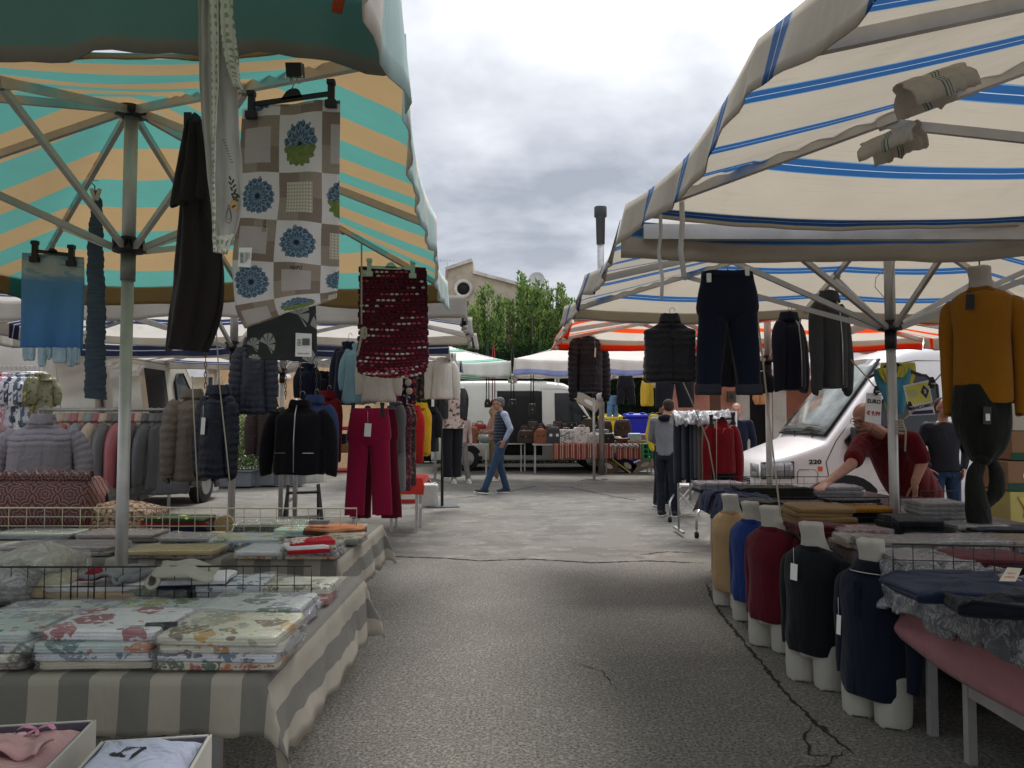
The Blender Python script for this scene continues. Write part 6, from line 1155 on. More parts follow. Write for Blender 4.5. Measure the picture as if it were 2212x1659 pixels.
q0, q1 = G(-20, 1368, .845), G(382, 1352, .85); t = thing('walking_stick', 'metal stick with a black grip lying across the floral packets', 'stick', q0.lerp(q1, .5)); mb = MB(); mb.tube([q0, q1], .0055, 8); mb.build('shaft', M_STEEL, t); d_ = (q1-q0).normalized(); mb = MB(); mb.tube([q1-d_*.075, q1], .0115, 12); mb.build('grip', M_BLACK, t)
# --- second left table
G2 = 'packets on the second left table'
stack(-20, 150, 1166, .17, [.014, .018], [('slate blue packet under the mint white packet at far left', wrapm('#5f7280')), ('mint white packet at far left of the second table', wrapm('#a8b09a', wrap=.4))], seed=21)
stack(0, 240, 1200, .2, [.018, .02], [('dark edged mauve packet at far left front of the second table', F_DK), ('grey mauve packet with a red corner at far left', W_MAU)], seed=22)
stack(160, 330, 1172, .2, [.02, .02], [('brown packet under the mauve packet left of the pole', W_MAU), ('mauve brown packet left of the grey pole', wrapm('#8a7468'))], seed=23)
stack(268, 455, 1208, .2, [.018, .02], [('grey check packet beneath the yellow packet right of the pole', F_DK), ('flat yellow packet right of the grey pole', W_YEL)], seed=24)
stack(345, 520, 1178, .2, [.018, .018], [('dark packet beneath the clear grey packet in the second table middle', W_DG), ('clear grey packet in the second table middle', W_GRY)], seed=25)
stack(445, 590, 1190, .2, [.016, .018, .018], [('dark edged packet at the base of the yellow sunflower stack', F_DK), ('blue white packet in the yellow sunflower stack', F_BLU), ('yellow sunflower packet on top, second table middle', F_LEM)], seed=26, rz=.1)
stack(505, 612, 1209, .2, [.016, .02], [('orange green edged packet under the white packet, second table front', F_ORG), ('white packet with pale grey print, second table front', W_WHT)], seed=27)
stack(590, 700, 1160, .2, [.016, .02], [('pale packet beneath the mint and orange packet', W_WHT), ('mint and orange print packet at the back right', F_MINT)], seed=28)
stack(612, 722, 1209, .22, [.018, .018, .018], [('dark green edged packet beneath the red and white cloths', F_ORG), ('grey packet beneath the red and white cloths', F_GRY), ('poppy print packet beneath the red and white cloths', F_POP)], seed=29)
stack(612, 705, 1196, .13, [.016, .016, .02], [('lowest red and white folded cloth on the poppy packet', cloth('#a81c28')), ('middle red and white folded cloth', C_WHT), ('top red and white patterned folded cloth', mat('red_white_check', rough=.85, fold=.5, pat=floral('#b52230', ['#d8ccc4', '#c83a44', '#e0d8d0'], 12, .6)))], zt=.80, seed=30, rz=.35, name='folded_cloth', cat='folded cloth')
stack(700, 782, 1178, .2, [.018, .018], [('pale green packet beneath the poppy packet at the right edge', W_GRN), ('yellow poppy packet at the right edge of the second table', F_POP)], seed=31)
# back row in the cream wire panels
stack(505, 655, 1148, .22, [.02, .022], [('dark edged packet beneath the sage packet behind the cream wire', W_DG), ('sage green packet behind the cream wire panel', W_GRN)], zt=.76, seed=32)
stack(300, 440, 1152, .2, [.02, .02, .018, .022], [('black cloth at the base of the green hanger cloth stack', BLK), ('navy cloth second in the green hanger cloth stack', C_NVY), ('dark red cloth third in the green hanger cloth stack', C_RED), ('dark green cloth printed with yellow hangers on top', mat('green_hanger_cloth', rough=.9, fold=.4, pat=floral('#2e3d22', ['#9aa83a', '#2e3d22', '#2e3d22', '#2e3d22'], 12, .3)))], seed=33, name='folded_cloth', cat='folded cloth')
pack('red_wrapped_cloth', 'small red wrapped cloth right of the green hanger cloth', 'folded cloth', *G(462, 1138, .76)[:2], .76, .13, .2, .05, .2, W_DR, 41)
def seagrass(t): o = t.obj(); d = t.vor(t.scl(o, 1, 1, 1.6), 42); return t.ramp(d, [(0, (.55, .42, .32)), (.5, (.4, .26, .18)), (.75, (.12, .06, .04))])
pack('woven_mat', 'brown and cream woven rug folded behind the grey pole', 'rug', *G(255, 1140, .76)[:2], .76, .46, .26, .10, 0, mat('braided_rug', rough=.95, bump=1, bs=40, fold=1, fs=30, pat=seagrass), 42, crown=.5)
q = G(485, 1132, .79); mb = MB(); [mb.tube([q+V((.052*k/5*math.cos(a), -.01*k/5+.02*math.sin(a)*k/5, .045*k/5*math.sin(a))) for a in [2*pi*i/20 for i in range(21)]], .006, 6) for k in range(1, 6)]; mb.build('straw_coaster', mat('straw_weave', (.38, .27, .15), rough=.95, bump=1, bs=60), label='round straw mat standing right of the dark green cloth', cat='straw mat')
q = G(724, 1146, .79); t = thing('oval_mat', 'oval orange fluffy mat with a brown rim at the right back corner', 'mat', q); mo = mat('orange_shag', (.5, .19, .085), rough=1, bump=1, bs=150, var=.3, vs=20)
mb = MB(); bloft(mb, [(.022, 0, 0, .14, .10), (.02, 0, 0, .155, .115), (.0, 0, 0, .158, .118)], 36, 4, ex=1); mb.build('pile', mo, t, True); mb = MB(); bloft(mb, [(.010, 0, 0, .166, .126), (-.012, 0, 0, .168, .128)], 36, 3, ex=1); mb.build('rim', cloth('#4a2418'), t, True)
mb = MB(); softbox(mb, .1, .05, .02, 7); o = mb.build('grey_tag_cloth', C_GRY, label='pale grey cloth lying on the oval orange mat', cat='cloth'); q = G(690, 1132, .825); o.location = q
# patterned bolster
def suz(t):
    o = t.obj(); u = t.n('SeparateXYZ', {0: o}); K = 1/.135; U, W_ = t.m('MULTIPLY', u.outputs[0], K), t.m('MULTIPLY', t.m('ADD', u.outputs[2], u.outputs[1]), K); fu, fv = t.m('SUBTRACT', t.m('FRACT', t.m('ADD', U, 20)), .5), t.m('SUBTRACT', t.m('FRACT', t.m('ADD', W_, 20)), .5)
    r_ = t.m('SQRT', t.m('ADD', t.m('MULTIPLY', fu, fu), t.m('MULTIPLY', fv, fv))); th = t.m('ARCTAN2', fv, fu); w_ = t.m('FRACT', t.m('ADD', t.m('MULTIPLY', r_, 6.5), t.m('MULTIPLY', t.m('ABSOLUTE', t.m('SINE', t.m('MULTIPLY', th, 4))), .5)))
    return t.ramp(w_, [(0, (.10, .008, .02)), (.34, (.34, .31, .28)), (.45, (.03, .028, .028)), (.58, (.36, .33, .30)), (.66, (.14, .012, .03)), (.92, (.22, .18, .08))], True)
M_SUZ = mat('burgundy_medallion_print', rough=.9, fold=.6, fs=8, pat=suz); c0 = G(70, 1150, .76); t = thing('patterned_bolster', 'plump burgundy and white medallion print bolster at the back left', 'bolster', c0)
mb = MB(); W_ = PX(230, c0.y); rg = []
for i in range(30):
    f = i/29; e = 1-.12*abs(2*f-1)**6; rg.append([V((-W_/2+W_*f, .12+.13*e*math.copysign(abs(math.sin(a))**.7, math.sin(a)), .155+.15*e*math.copysign(abs(math.cos(a))**.7, math.cos(a))*(1+.03*math.sin(f*40+a*3)))) for a in [2*pi*k/28 for k in range(28)]])
mb.loft(rg); mb.build('bolster_body', M_SUZ, t, True)
for z in (.285, .30): mb = MB(); mb.grid(lambda u, v: V((-W_/2+W_*u, .02+.05*v+.015*math.sin(u*60)*v, z+.05*v*(1-v)*2+.02*math.sin(u*70+v*2)*v)), 120, 5); mb.build('ruffle', M_SUZ, t, True, thick=.004)
pack('dark_cushion', 'dark brown cushion just right of the medallion bolster', 'cushion', *G(205, 1120, .80)[:2], .86, .2, .2, .09, .2, cloth('#2a201c'), 44, crown=.6)
# --- wire panels
def wire_panel(label, a, b, h, n, m, r=.0022, rows=1, group=None, back=False):
    a, b = V(a), V(b); t = thing('wire_rack', label, 'wire panel', a.lerp(b, .5), 0, group); up = V((0, 0, h)); mb = MB(); mb.tube([a, a+up, b+up, b], r*1.9, 6); mb.build('frame', m, t)
    mb = MB()
    for k in range(1, n): q = a.lerp(b, k/n); mb.tube([q, q+up], r, 5)
    for k in range(rows): z = h*(.5 if rows == 1 else (k+1)/(rows+1)); mb.tube([a+V((0, .003, z)), b+V((0, .003, z))], r, 5)
    mb.tube([a+V((0, 0, .004)), b+V((0, 0, .004))], r, 5); mb.build('mesh', m, t); return t
wire_panel('black wire panel across the right part of the near left table', G(152, 1309, .76), G(672, 1306, .76), .128, 14, M_WIRE_B, .0017); wire_panel('black wire panel overlapping at the left of the near left table', G(-190, 1310, .76)+V((0, -.01, 0)), G(206, 1310, .76)+V((0, -.01, 0)), .131, 11, M_WIRE_B, .0017)
wire_panel('cream wire panel at the left back of the second left table', G(-60, 1156, .76), G(366, 1156, .76), .145, 11, M_WIRE_C, .0022, 2); wire_panel('cream wire panel in the middle back of the second left table', G(318, 1156, .76)+V((0, -.012, 0)), G(492, 1156, .76)+V((0, -.012, 0)), .147, 5, M_WIRE_C, .0022, 2); wire_panel('cream wire panel at the right back of the second left table', G(492, 1156, .76), G(770, 1156, .76), .142, 8, M_WIRE_C, .0022, 2)
wire_panel('black wire panel at the front of the right tables', G(1930, 1244, .76), G(2330, 1255, .76), .125, 9, M_WIRE_B, .002); wire_panel('low black wire panel in the middle of the sweater table', G(1672, 1107, .76), G(1995, 1107, .76), .10, 13, M_WIRE_B, .0018); wire_panel('low black wire panel at the far end of the sweater table', G(1525, 1060, .76), G(1790, 1060, .76), .12, 10, M_WIRE_B, .0018); wire_panel('low black wire panel behind the grey bagged stack', G(1990, 1098, .76), G(2070, 1098, .76), .12, 4, M_WIRE_B, .0018)
# --- boxed clothes bottom left
def shirt_box(label, c, w, d, h, rz, lining, shirt, graphic):
    t = thing('gift_box', label, 'box', c, rz); CB = mat('box_card', (.5, .48, .42), rough=.7)
    for x, y, sx_, sy in ((0, -d/2, w, .006), (0, d/2, w, .006), (-w/2, 0, .006, d+.006), (w/2, 0, .006, d+.006)): mb = MB(); mb.box((x, y, h/2), (sx_, sy, h)); mb.build('side', CB, t, True)
    mb = MB(); mb.box((0, 0, .004), (w, d, .006)); mb.build('bottom', CB, t, True)
    for x, y, sx_, sy in ((0, d/2-.005, w-.012, .003), (-w/2+.005, 0, .003, d-.012), (w/2-.005, 0, .003, d-.012)): mb = MB(); mb.box((x, y, h-.013), (sx_, sy, .022)); mb.build('inner_rim', lining, t, True)
    mb = MB(); e = V((0, 1, 0)); add_text(mb, 'tx', h*.75, (w/2+.0045, -.02, h*.5), (0, 1, 0), (0, 0, 1), .0004); mb.build('logo', M_BLKP, t, True)
    return t
LIN = mat('purple_lining', (.10, .085, .125), rough=.7)
# box geometry: rim near z .75
c1 = G(150, 1620, .62); 
bx1 = shirt_box('white box with purple rim holding a pale pink top', V((-1.038, 1.407, .637)), .40, .40, .115, R(9), LIN, None, 0)
bx2 = shirt_box('white box with purple rim holding a white printed shirt', V((-.675, 1.383, .637)), .20, .34, .113, R(9), LIN, None, 0)
def shirtpile(label, c, w, d, z, m, seed, rz, name, amp=.02):
    mb = MB(); mt = Matrix.Rotation(rz, 3, 'Z')
    def fn(u, v):
        x, y = (u-.5)*w, (v-.5)*d; e = min(u, 1-u, v, 1-v); k = min(1, e*6)
        return V(c)+mt @ V((x, y, z*(.72+.28*k**.5)+amp*MN.noise(V((x*7, y*7, seed)))*1.2+amp*.6*abs(MN.noise(V((x*15+y*9, y*4, seed+4))))-0))
    mb.grid(fn, 70, 70); return mb, fn
PINKT = cloth('#c39a98', fold=.8, fs=9); WHT = cloth('#b4b8cc', fold=.9, fs=9)
t = thing('pink_shirt', 'pale pink top with bow and yellow button folded in the left box', 'top', (-1.038, 1.407, .642), 0); mb, fn = shirtpile('', (-1.038, 1.407, .642), .385, .385, .112, PINKT, 3, R(9), '', .03); mb.build('folded_cloth', PINKT, t, thick=.004)
for u, v, r_, c_ in ((.70, .74, .009, (.72, .5, .12)), (.75, .80, .009, (.7, .45, .48))): q = fn(u, v)+V((0, 0, .006)); mb = MB(); mb.lathe([(r_, 0), (r_, .003), (r_*.7, .004)], q, 16); mb.build('button', mat('button_%02d' % int(c_[1]*100), c_, rough=.4), t)
for sg in (-1, 1): q = fn(.80, .86)+V((0, 0, .012)); mb = MB(); mb.tube([q, q+V((sg*.022, .004*sg, .008)), q+V((sg*.036, -.002, 0))], [.003, .009, .004], 8, flat=.4); mb.tube([q, q+V((sg*.012, -.02, -.004))], [.003, .005], 6, flat=.4); mb.build('bow', cloth('#c890a4'), t)
mb = MB(); pr = [fn(.50+.26*i/14, .66+.22*i/14)+V((0, 0, .004)) for i in range(15)]
for p in pr: mb.ell(p, (.0035, .0025, .002), 6, 4)
mb.build('stitching', cloth('#b8a070'), t)
mb = MB(); mb.grid(lambda u, v: fn(.60+.34*u, .50+.20*v+.02*math.sin(u*9))+V((0, 0, .012+.018*math.sin(v*pi)+.008*math.sin(u*14))), 20, 10); mb.build('folded_sleeve', PINKT, t, thick=.004)
t = thing('white_shirt', 'white shirt with a black feather print folded in the right box', 'shirt', (-.675, 1.383, .642), 0); mb, fn = shirtpile('', (-.675, 1.383, .642), 0.188, .33, .125, WHT, 8, R(9), '', .02); mb.build('folded_cloth', WHT, t, thick=.004)
def onshirt(pts, m, nm, t, off=.004):
    mb = MB(); mb.add([fn(u, v)+V((0, 0, off)) for u, v in pts], [tuple(range(len(pts)))], smooth=False); mb.build(nm, m, t, thick=.001)
X0, Y0 = .30, .60
def s2(x, y): return (X0+x*.010, Y0+y*.010)
for pl in ([(0, 0), (4, 1), (7, 5), (3, 8), (1, 5), (-2, 6), (-4, 2)], [(16, -2), (20, 2), (24, 14), (21, 14), (16, 4)], [(6, 1), (10, 2), (10, 4), (6, 3)]): onshirt([s2(*p) for p in pl], M_BLKP, 'print', t)
for k in range(7): onshirt([s2(3+k*3, 9+k*.8), s2(4.2+k*3, 9+k*.8), s2(7+k*3, 14-k*.5), s2(5.8+k*3, 14-k*.5)], M_BLKP, 'print', t)
mb = MB(); mb.box((-.64, 1.36, .60), (.2, .34, .05), rz=R(9)); mb.build('white_carton', mat('white_box', (.6, .58, .54), rough=.8), label='pale carton under the right gift box', cat='carton', bevel=.004)

# ================================================================ RIGHT TABLES
GR = 'clothes piled on the right tables'
def rs(u0, u1, vb, d, hs, items, **k): k.setdefault('name', 'folded_sweater'); k.setdefault('cat', 'folded sweater'); k.setdefault('zt', .712); return stack(u0, u1, vb, d, hs, items, **k)
JN = cloth('#1d2b4c', bump=.6); OL = cloth('#2a2b22'); TAN = cloth('#8f744c', **KN); MUS = cloth('#9a6c18', **KN); CHO = cloth('#4a2418', **KN); RBL = cloth('#1c3170', **KN); BRG = cloth('#4c0f1a', **KN); DGN = cloth('#141a19', **KN); BLB = wrapm('#101114', wrap=1); GRB = wrapm('#77706c', wrap=1, coat=1); WHB = wrapm('#8c8a94', wrap=1.1, coat=1); NVB = wrapm('#11182a', wrap=1.1, coat=1); REB = wrapm('#6a1620', wrap=1, coat=1); TNB = wrapm('#8a6a3c', wrap=.4)
rs(1512, 1616, 1066, .3, [.03, .03, .03], [('navy jeans at the base of the far left denim pile', JN), ('silvery bagged packet in the far left denim pile', WHB), ('second silvery bagged packet atop the far left denim pile', WHB)], name='folded_jeans', cat='folded jeans', seed=51)
rs(1605, 1762, 1078, .3, [.03, .03, .03], [('charcoal sweater at the base of the olive pile', BLK), ('dark olive sweater in the olive pile', OL), ('olive sweater atop the olive pile under the reaching hand', OL)], seed=52)
rs(1730, 1868, 1076, .34, [.03, .03, .035], [('silvery bagged packet at the base beneath the reaching man', WHB), ('silvery bagged packet in the middle beneath the reaching man', WHB), ('topmost silvery bagged packet beneath the reaching man', WHB)], name='bagged_shirt', cat='bagged shirt', seed=53)
rs(1796, 1905, 1092, .2, [.02, .02], [('navy folded trousers beneath the black ones right of the silvery bags', C_NVY), ('black folded trousers right of the silvery bags', BLK)], zt=.745, seed=54, name='folded_trousers', cat='folded trousers')
rs(1672, 1730, 1118, .28, [.03, .028], [('royal blue sweater under the chocolate one', RBL), ('chocolate brown sweater with a white label', CHO)], seed=55)
rs(1722, 1850, 1140, .34, [.03, .03, .03, .03], [('tan sweater at the base of the tan stack', TAN), ('second tan sweater in the tan stack', TAN), ('third tan sweater in the tan stack', TAN), ('topmost tan sweater of the tan stack', TAN)], seed=56, j=.02)
rs(1835, 1942, 1128, .3, [.03, .03, .028], [('black green sweater beneath the mustard one', DGN), ('dark green sweater beneath the mustard one', DGN), ('mustard sweater lying left of the canopy pole', MUS)], seed=57, j=.02)
rs(1728, 1830, 1160, .26, [.03, .028], [('plum sweater at the base of the burgundy pile', BRG), ('burgundy sweater behind the burgundy mannequin', BRG)], seed=58, j=.02)
rs(1815, 1930, 1166, .2, [.022, .03], [('brown wrapped sweater beneath the red wrapped one', GRB), ('red wrapped sweater left of the pole foot', REB)], seed=59)
rs(1955, 2050, 1160, .34, [.03, .03, .03], [('black sweater at the base of the dark pile right of the pole', DGN), ('dark green sweater in the pile right of the pole', DGN), ('topmost black sweater right of the pole', BLK)], seed=60, j=.02)
rs(1996, 2092, 1132, .24, [.026]*5, [(f'{w_} grey bagged shirt of the tall neat stack', GRB) for w_ in ('lowest', 'second lowest', 'middle', 'second highest', 'topmost')], zt=.745, name='bagged_shirt', cat='bagged shirt', seed=61, j=.006, rz=-.06)
rs(2062, 2180, 1158, .22, [.03, .03], [('clear bagged black shirt beneath the knotted trousers', BLB), ('clear grey bagged shirt beside the knotted trousers', GRB)], name='bagged_shirt', cat='bagged shirt', seed=62)
rs(2110, 2300, 1165, .24, [.03, .02], [('black folded trousers right of the knotted trousers', BLK), ('second black folded trousers right of the knotted trousers', BLK)], name='folded_trousers', cat='folded trousers', seed=63)
rs(2010, 2190, 1196, .26, [.032, .03], [('black bagged shirt under the long glossy one', BLB), ('long glossy grey bagged shirt behind the front wire panel', GRB)], name='bagged_shirt', cat='bagged shirt', seed=64, rz=.04)
rs(2195, 2340, 1196, .26, [.032, .03], [('black bagged shirt under the tan glossy one', BLB), ('glossy tan bagged shirt at the right edge', TNB)], name='bagged_shirt', cat='bagged shirt', seed=65)
rs(1884, 2035, 1200, .26, [.022, .022, .022], [('white bagged shirt at the base behind the nearest mannequin', WHB), ('grey bagged shirt in the middle behind the nearest mannequin', GRB), ('glossy grey bagged shirt atop the pile behind the nearest mannequin', GRB)], name='bagged_shirt', cat='bagged shirt', seed=66)
rs(1838, 1915, 1186, .22, [.024, .024], [('tan bagged shirt between the two nearest mannequin necks', TNB), ('cream bagged shirt between the two nearest mannequin necks', wrapm('#a8a088'))], name='bagged_shirt', cat='bagged shirt', seed=67)
rs(1955, 2110, 1238, .3, [.024, .03], [('grey bagged shirt lowest behind the front wire panel', GRB), ('crinkled grey bagged shirt seen through the front wire panel', GRB)], name='bagged_shirt', cat='bagged shirt', seed=68)
rs(2085, 2260, 1240, .28, [.03, .028], [('dark sweater beneath the dark red one at the right', DGN), ('dark red sweater behind the price card', cloth('#571820', **KN))], seed=69, rz=-.2)
# draped garments over the edges
def drape(name, label, cat, y0, y1, xin, drop, m, seed, z=.73, amp=.02, thick=.018, x0=1.78, cut=0):
    mb = MB()
    def fn(u, v):
        y = y0+(y1-y0)*v+.03*MN.noise(V((u*3, v*4, seed))); s_ = u*(xin+drop*(1+.3*MN.noise(V((v*4, seed, 0)))-cut*v))
        n = amp*MN.noise(V((s_*9, y*9, seed)))+amp*.6*MN.noise(V((s_*25, y*25, seed)))
        if s_ < xin: return V((x0+xin-s_, y, z+.02*math.sin(min(1, s_/xin)*pi/2*1)+n))
        q = s_-xin; a = min(1, q/.06); return V((x0-.085*math.sin(a*pi/2)-.22*q-n*.8, y+.3*q*MN.noise(V((seed, v*3, 1))), z+.02-(.03*(1-math.cos(a*pi/2)))-max(0, q-.03)+n*.3))
    mb.grid(fn, 50, 46, lambda u, v: (u*(xin+drop), v*(y1-y0))); return mb.build(name, m, thick=thick, label=label, cat=cat), fn
drape('bagged_shirt', 'large navy shirt in crinkled clear plastic drooping over the table edge', 'bagged shirt', 2.95, 3.62, .30, .20, NVB, 3, amp=.045)
drape('bagged_shirt', 'second navy shirt in crinkled clear plastic nearer the camera', 'bagged shirt', 2.25, 2.98, .34, .19, NVB, 5, z=.74, amp=.045)
drape('hanging_jeans', 'navy jeans leg draped over the far table corner', 'jeans', 6.55, 6.85, .3, .17, JN, 7, z=.74); drape('hanging_jeans', 'second navy jeans leg draped beside the far table corner', 'jeans', 6.1, 6.42, .3, .20, JN, 9, z=.74); drape('hanging_jacket', 'dark olive garment draped behind the tan mannequin', 'jacket', 5.7, 6.05, .3, .14, OL, 11, z=.74)
t = thing('blue_sweatshirt', 'navy blue sweatshirt spread on the front right table under the price card', 'sweatshirt', G(2080, 1275, .79)); BSW = cloth('#16223a', **KN); mb = MB(); q = G(2075, 1262, .765); softbox(mb, .52, .36, .035, 12, irr=.22, crown=.4, wr=5, n=60)
for k in range(len(mb.v)): mb.v[k] = mb.v[k]+q-V((0, .05, .02))
mb.build('body', BSW, t); mb = MB(); mb.tube([q+V((-.22, .02, .0)), q+V((-.1, .12, .012)), q+V((.12, .13, .01))], [.03, .045, .04], 12, flat=.4); mb.build('sleeve', BSW, t)
pack('navy_trousers', 'near black trousers folded at the bottom right of the front table', 'trousers', *G(2200, 1338, .712)[:2], .74, .42, .3, .04, -.3, cloth('#10131c'), 77, irr=.2, wr=5, n=60)
q = G(2180, 1243, .81); t = thing('price_card', 'cream price card with red lettering on the blue sweatshirt', 'price card', q); A = [P(2158, 1255, q.y-.06), P(2194, 1256, q.y-.06), P(2208, 1228, q.y+.02), P(2176, 1226, q.y+.02)]; mb = MB(); mb.poly(A); mb.build('card', mat('cream_card', (.55, .5, .4), rough=.6), t, thick=.002)
nn = (A[1]-A[0]).cross(A[3]-A[0]).normalized(); nn = nn if nn.z > 0 else -nn; cc_ = (A[0]+A[1]+A[2]+A[3])/4+nn*.003; mb = MB(); add_text(mb, 'EURO', .014, cc_+(A[0]-A[3])*.22, A[3]-A[2], A[0]-A[3], .0004); add_text(mb, '15,00', .014, cc_-(A[0]-A[3])*.05, A[3]-A[2], A[0]-A[3], .0004); mb.build('lettering', M_RED, t)
# --- bagged skirt rail, far right middle
rail('chrome clothes rail of bagged jeans beside the man in the grey hoodie', 1464, 1590, 9.3, 8.9, 1.46)
for i in range(13):
    f = (i+.5)/13; c_ = ['#343a44', '#20242e', '#444a54', '#181c26', '#343a46', '#4c525c', '#5c5a56', '#7a7264', '#55504a', '#2c2c34', '#3a3a40', '#1c1e26', '#24262e'][i]; u = 1460+f*112; Y = 9.25-.35*f
    trousers('bagged_jeans', f'{["slate blue","navy","steel blue","dark navy","faded navy","pale steel blue","grey","khaki grey","brown grey","charcoal","dark grey","near black","black blue"][i]} jeans under clear plastic, {["first","second","third","fourth","fifth","sixth","seventh","eighth","ninth","tenth","eleventh","twelfth","thirteenth"][i]} from the left on the chrome rail', 'jeans', u, 908, 1042-(i % 3)*5, 36, Y, cloth(c_), R(62), group='bagged jeans on the chrome rail', crotch=.2, wr=.46, D=.035)
t = thing('plastic_covers', 'bunched white plastic covers over the shoulders of the chrome rail jeans', 'plastic covers', P(1515, 912, 9.05)); mb = MB()
a, b = P(1452, 900, 9.2), P(1575, 898, 8.85)
mb.grid(lambda u, v: a.lerp(b, u)+V((0, -.16*math.sin((v-.5)*pi)+.05*MN.noise(V((u*14, v*6, 1))), .03*math.cos((v-.5)*pi)*2-.10*abs(v-.5)*2+.05*MN.noise(V((u*18, v*9, 3))))), 60, 16); mb.build('cover', mat('milky_plastic', (.55, .56, .58), rough=.25, transl=.3, fold=1, fs=20, coat=.5, wrap=1), t, thick=.003)
jacket('red_knit_jacket', 'dark red jacket with ribbon hanging at the right end of the chrome rail', 'jacket', 1560, 908, 1022, 82, 8.6, cloth('#6c1018'), R(12), sl=1.25, flare=.05, collar=0, trim=None); mb = MB(); q = P(1566, 925, 8.42); mb.tube([q, q+V((-.03, 0, -.06))], [.01, .016], 8, flat=.3); mb.tube([q, q+V((.03, 0, -.05))], [.01, .016], 8, flat=.3); mb.build('ribbon_bow', cloth('#9a2a1c'), label='rust red ribbon at the neck of the dark red jacket', cat='ribbon')
jacket('black_long_coat', 'black coat hanging behind the dark red jacket on the chrome rail', 'coat', 1572, 925, 1040, 60, 8.85, BLK, R(15), collar=0)
clip_hanger('black clip hanger of the dark red jacket', (1536, 908), (1583, 904), 8.55, M_BLACK, None, 1.8)
def caster(t, x, y):
    mb = MB(); mb.tube([(x-.02, y, .035), (x+.02, y, .035)], .035, 14, up=(0, 0, 1)); mb.build('caster', M_RUB, t); mb = MB(); mb.tube([(x, y, .04), (x, y, .12)], .01, 6); mb.build('caster_stem', M_STEEL, t)
t = thing('trolley_frame', 'chrome wheeled frame under the chrome clothes rail', 'trolley', G(1480, 1120)); 
for (u0, v0), (u1, v1) in (((1447, 1128), (1495, 1045)), ((1505, 1162), (1560, 1100))):
    a, b = G(u0, v0), G(u1, v1+22); mb = MB(); mb.tube([a+V((0, 0, .1)), a+V((0, 0, .26)), a.lerp(b, .15)+V((0, 0, .32)), b+V((0, 0, .34))], .016, 8); mb.build('arm', M_STEEL, t); caster(t, a.x, a.y)
a = G(1492, 1130); mb = MB(); mb.tube([a+V((0, 0, .3)), a+V((0, 0, .95))], .016, 8); mb.build('post', M_STEEL, t)
t = thing('folding_stool', 'white folding stool with crossed legs beside the chrome rail', 'stool', G(1478, 1108)); q = G(1478, 1112); q = V((q.x, q.y, 0))
for y in (-.12, .12):
    for sg in (-1, 1): mb = MB(); mb.bar(q+V((-sg*.2, y+.01*sg, 0)), q+V((sg*.17, y+.01*sg, .42)), .035, .015); mb.build('leg', M_WHITEP, t)
mb = MB(); mb.box(q+V((0, 0, .43)), (.36, .3, .02)); mb.build('seat', M_WHITEP, t)
# banana boxes
def bbox_(label, u0, u1, v0, v1, Y, m, kind, i):
    a, b = P(u0, v1, Y), P(u1, v0, Y); w, h = b.x-a.x, b.z-a.z; t = thing('fruit_box', label, 'box', ((a.x+b.x)/2, Y+.2, a.z), 0, 'stacked fruit boxes at the right edge'); mb = MB(); mb.box((0, 0, h/2), (w, .4, h-.003)); mb.build('carton', m, t, True, bevel=.006)
    mb = MB(); q = 10; hx = -w*.25; mb.add([V((hx+.018*math.cos(2*pi*k/q), -.203, h*.5+.03*math.sin(2*pi*k/q))) for k in range(q)], [tuple(range(q-1, -1, -1))], smooth=False); mb.build('hand_hole', mat('hole_dark', (.01, .01, .01)) if kind != 2 else M_PAPER, t, True)
    if kind in (0, 1):
        mb = MB(); pts = []
        for k in range(9): s_ = k/8; pts.append(V((-w*.38+.07*math.sin(s_*2.6), -.205, h*.82-h*.62*s_)))
        mb.tube(pts, [.008+.028*math.sin(pi*k/8) for k in range(9)], 8, flat=.15, up=(0, 1, 0)); mb.build('banana_print', mat('banana_print', (.6, .47, .12)), t, True)
        mb = MB(); add_text(mb, 'BANANAS' if kind else 'BONITA', h*.3, (.02, -.2035, h*.55), (1, 0, 0), (0, 0, 1), .002); mb.build('lettering', M_PUR if kind else M_YELP, t, True)
    if kind == 2: mb = MB(); mb.box((0, -.2, h*.13), (w*1.002, .006, h*.26)); mb.build('green_band', mat('green_print', (.02, .08, .05)), t, True)
B_BLU, B_YEL, B_BRN = mat('blue_fruit_box', (.03, .035, .08), rough=.8), mat('yellow_fruit_box', (.5, .42, .14), rough=.8), mat('brown_fruit_box', (.27, .15, .08), rough=.85)
for i, (v0, v1, m, kd, lb, u0) in enumerate(((720, 795, B_BLU, 3, 'dark box topmost in the right edge stack', 2190), (797, 862, B_YEL, 0, 'yellow banana box second from the top of the stack', 2186), (864, 930, mat('pale_fruit_box', (.5, .46, .36), rough=.8), 1, 'pale banana box third from the top of the stack', 2187), (931, 994, B_BRN, 2, 'brown box with green band, fourth from the top', 2186), (996, 1060, B_BRN, 2, 'brown box with green band, fifth from the top', 2178), (1062, 1130, B_YEL, 0, 'yellow and blue banana box second from the bottom', 2183), (1131, 1205, B_BLU, 0, 'dark blue banana box at the bottom of the stack', 2194))): bbox_(lb, u0, u0+150, v0, v1, 5.6, m, kd, i)
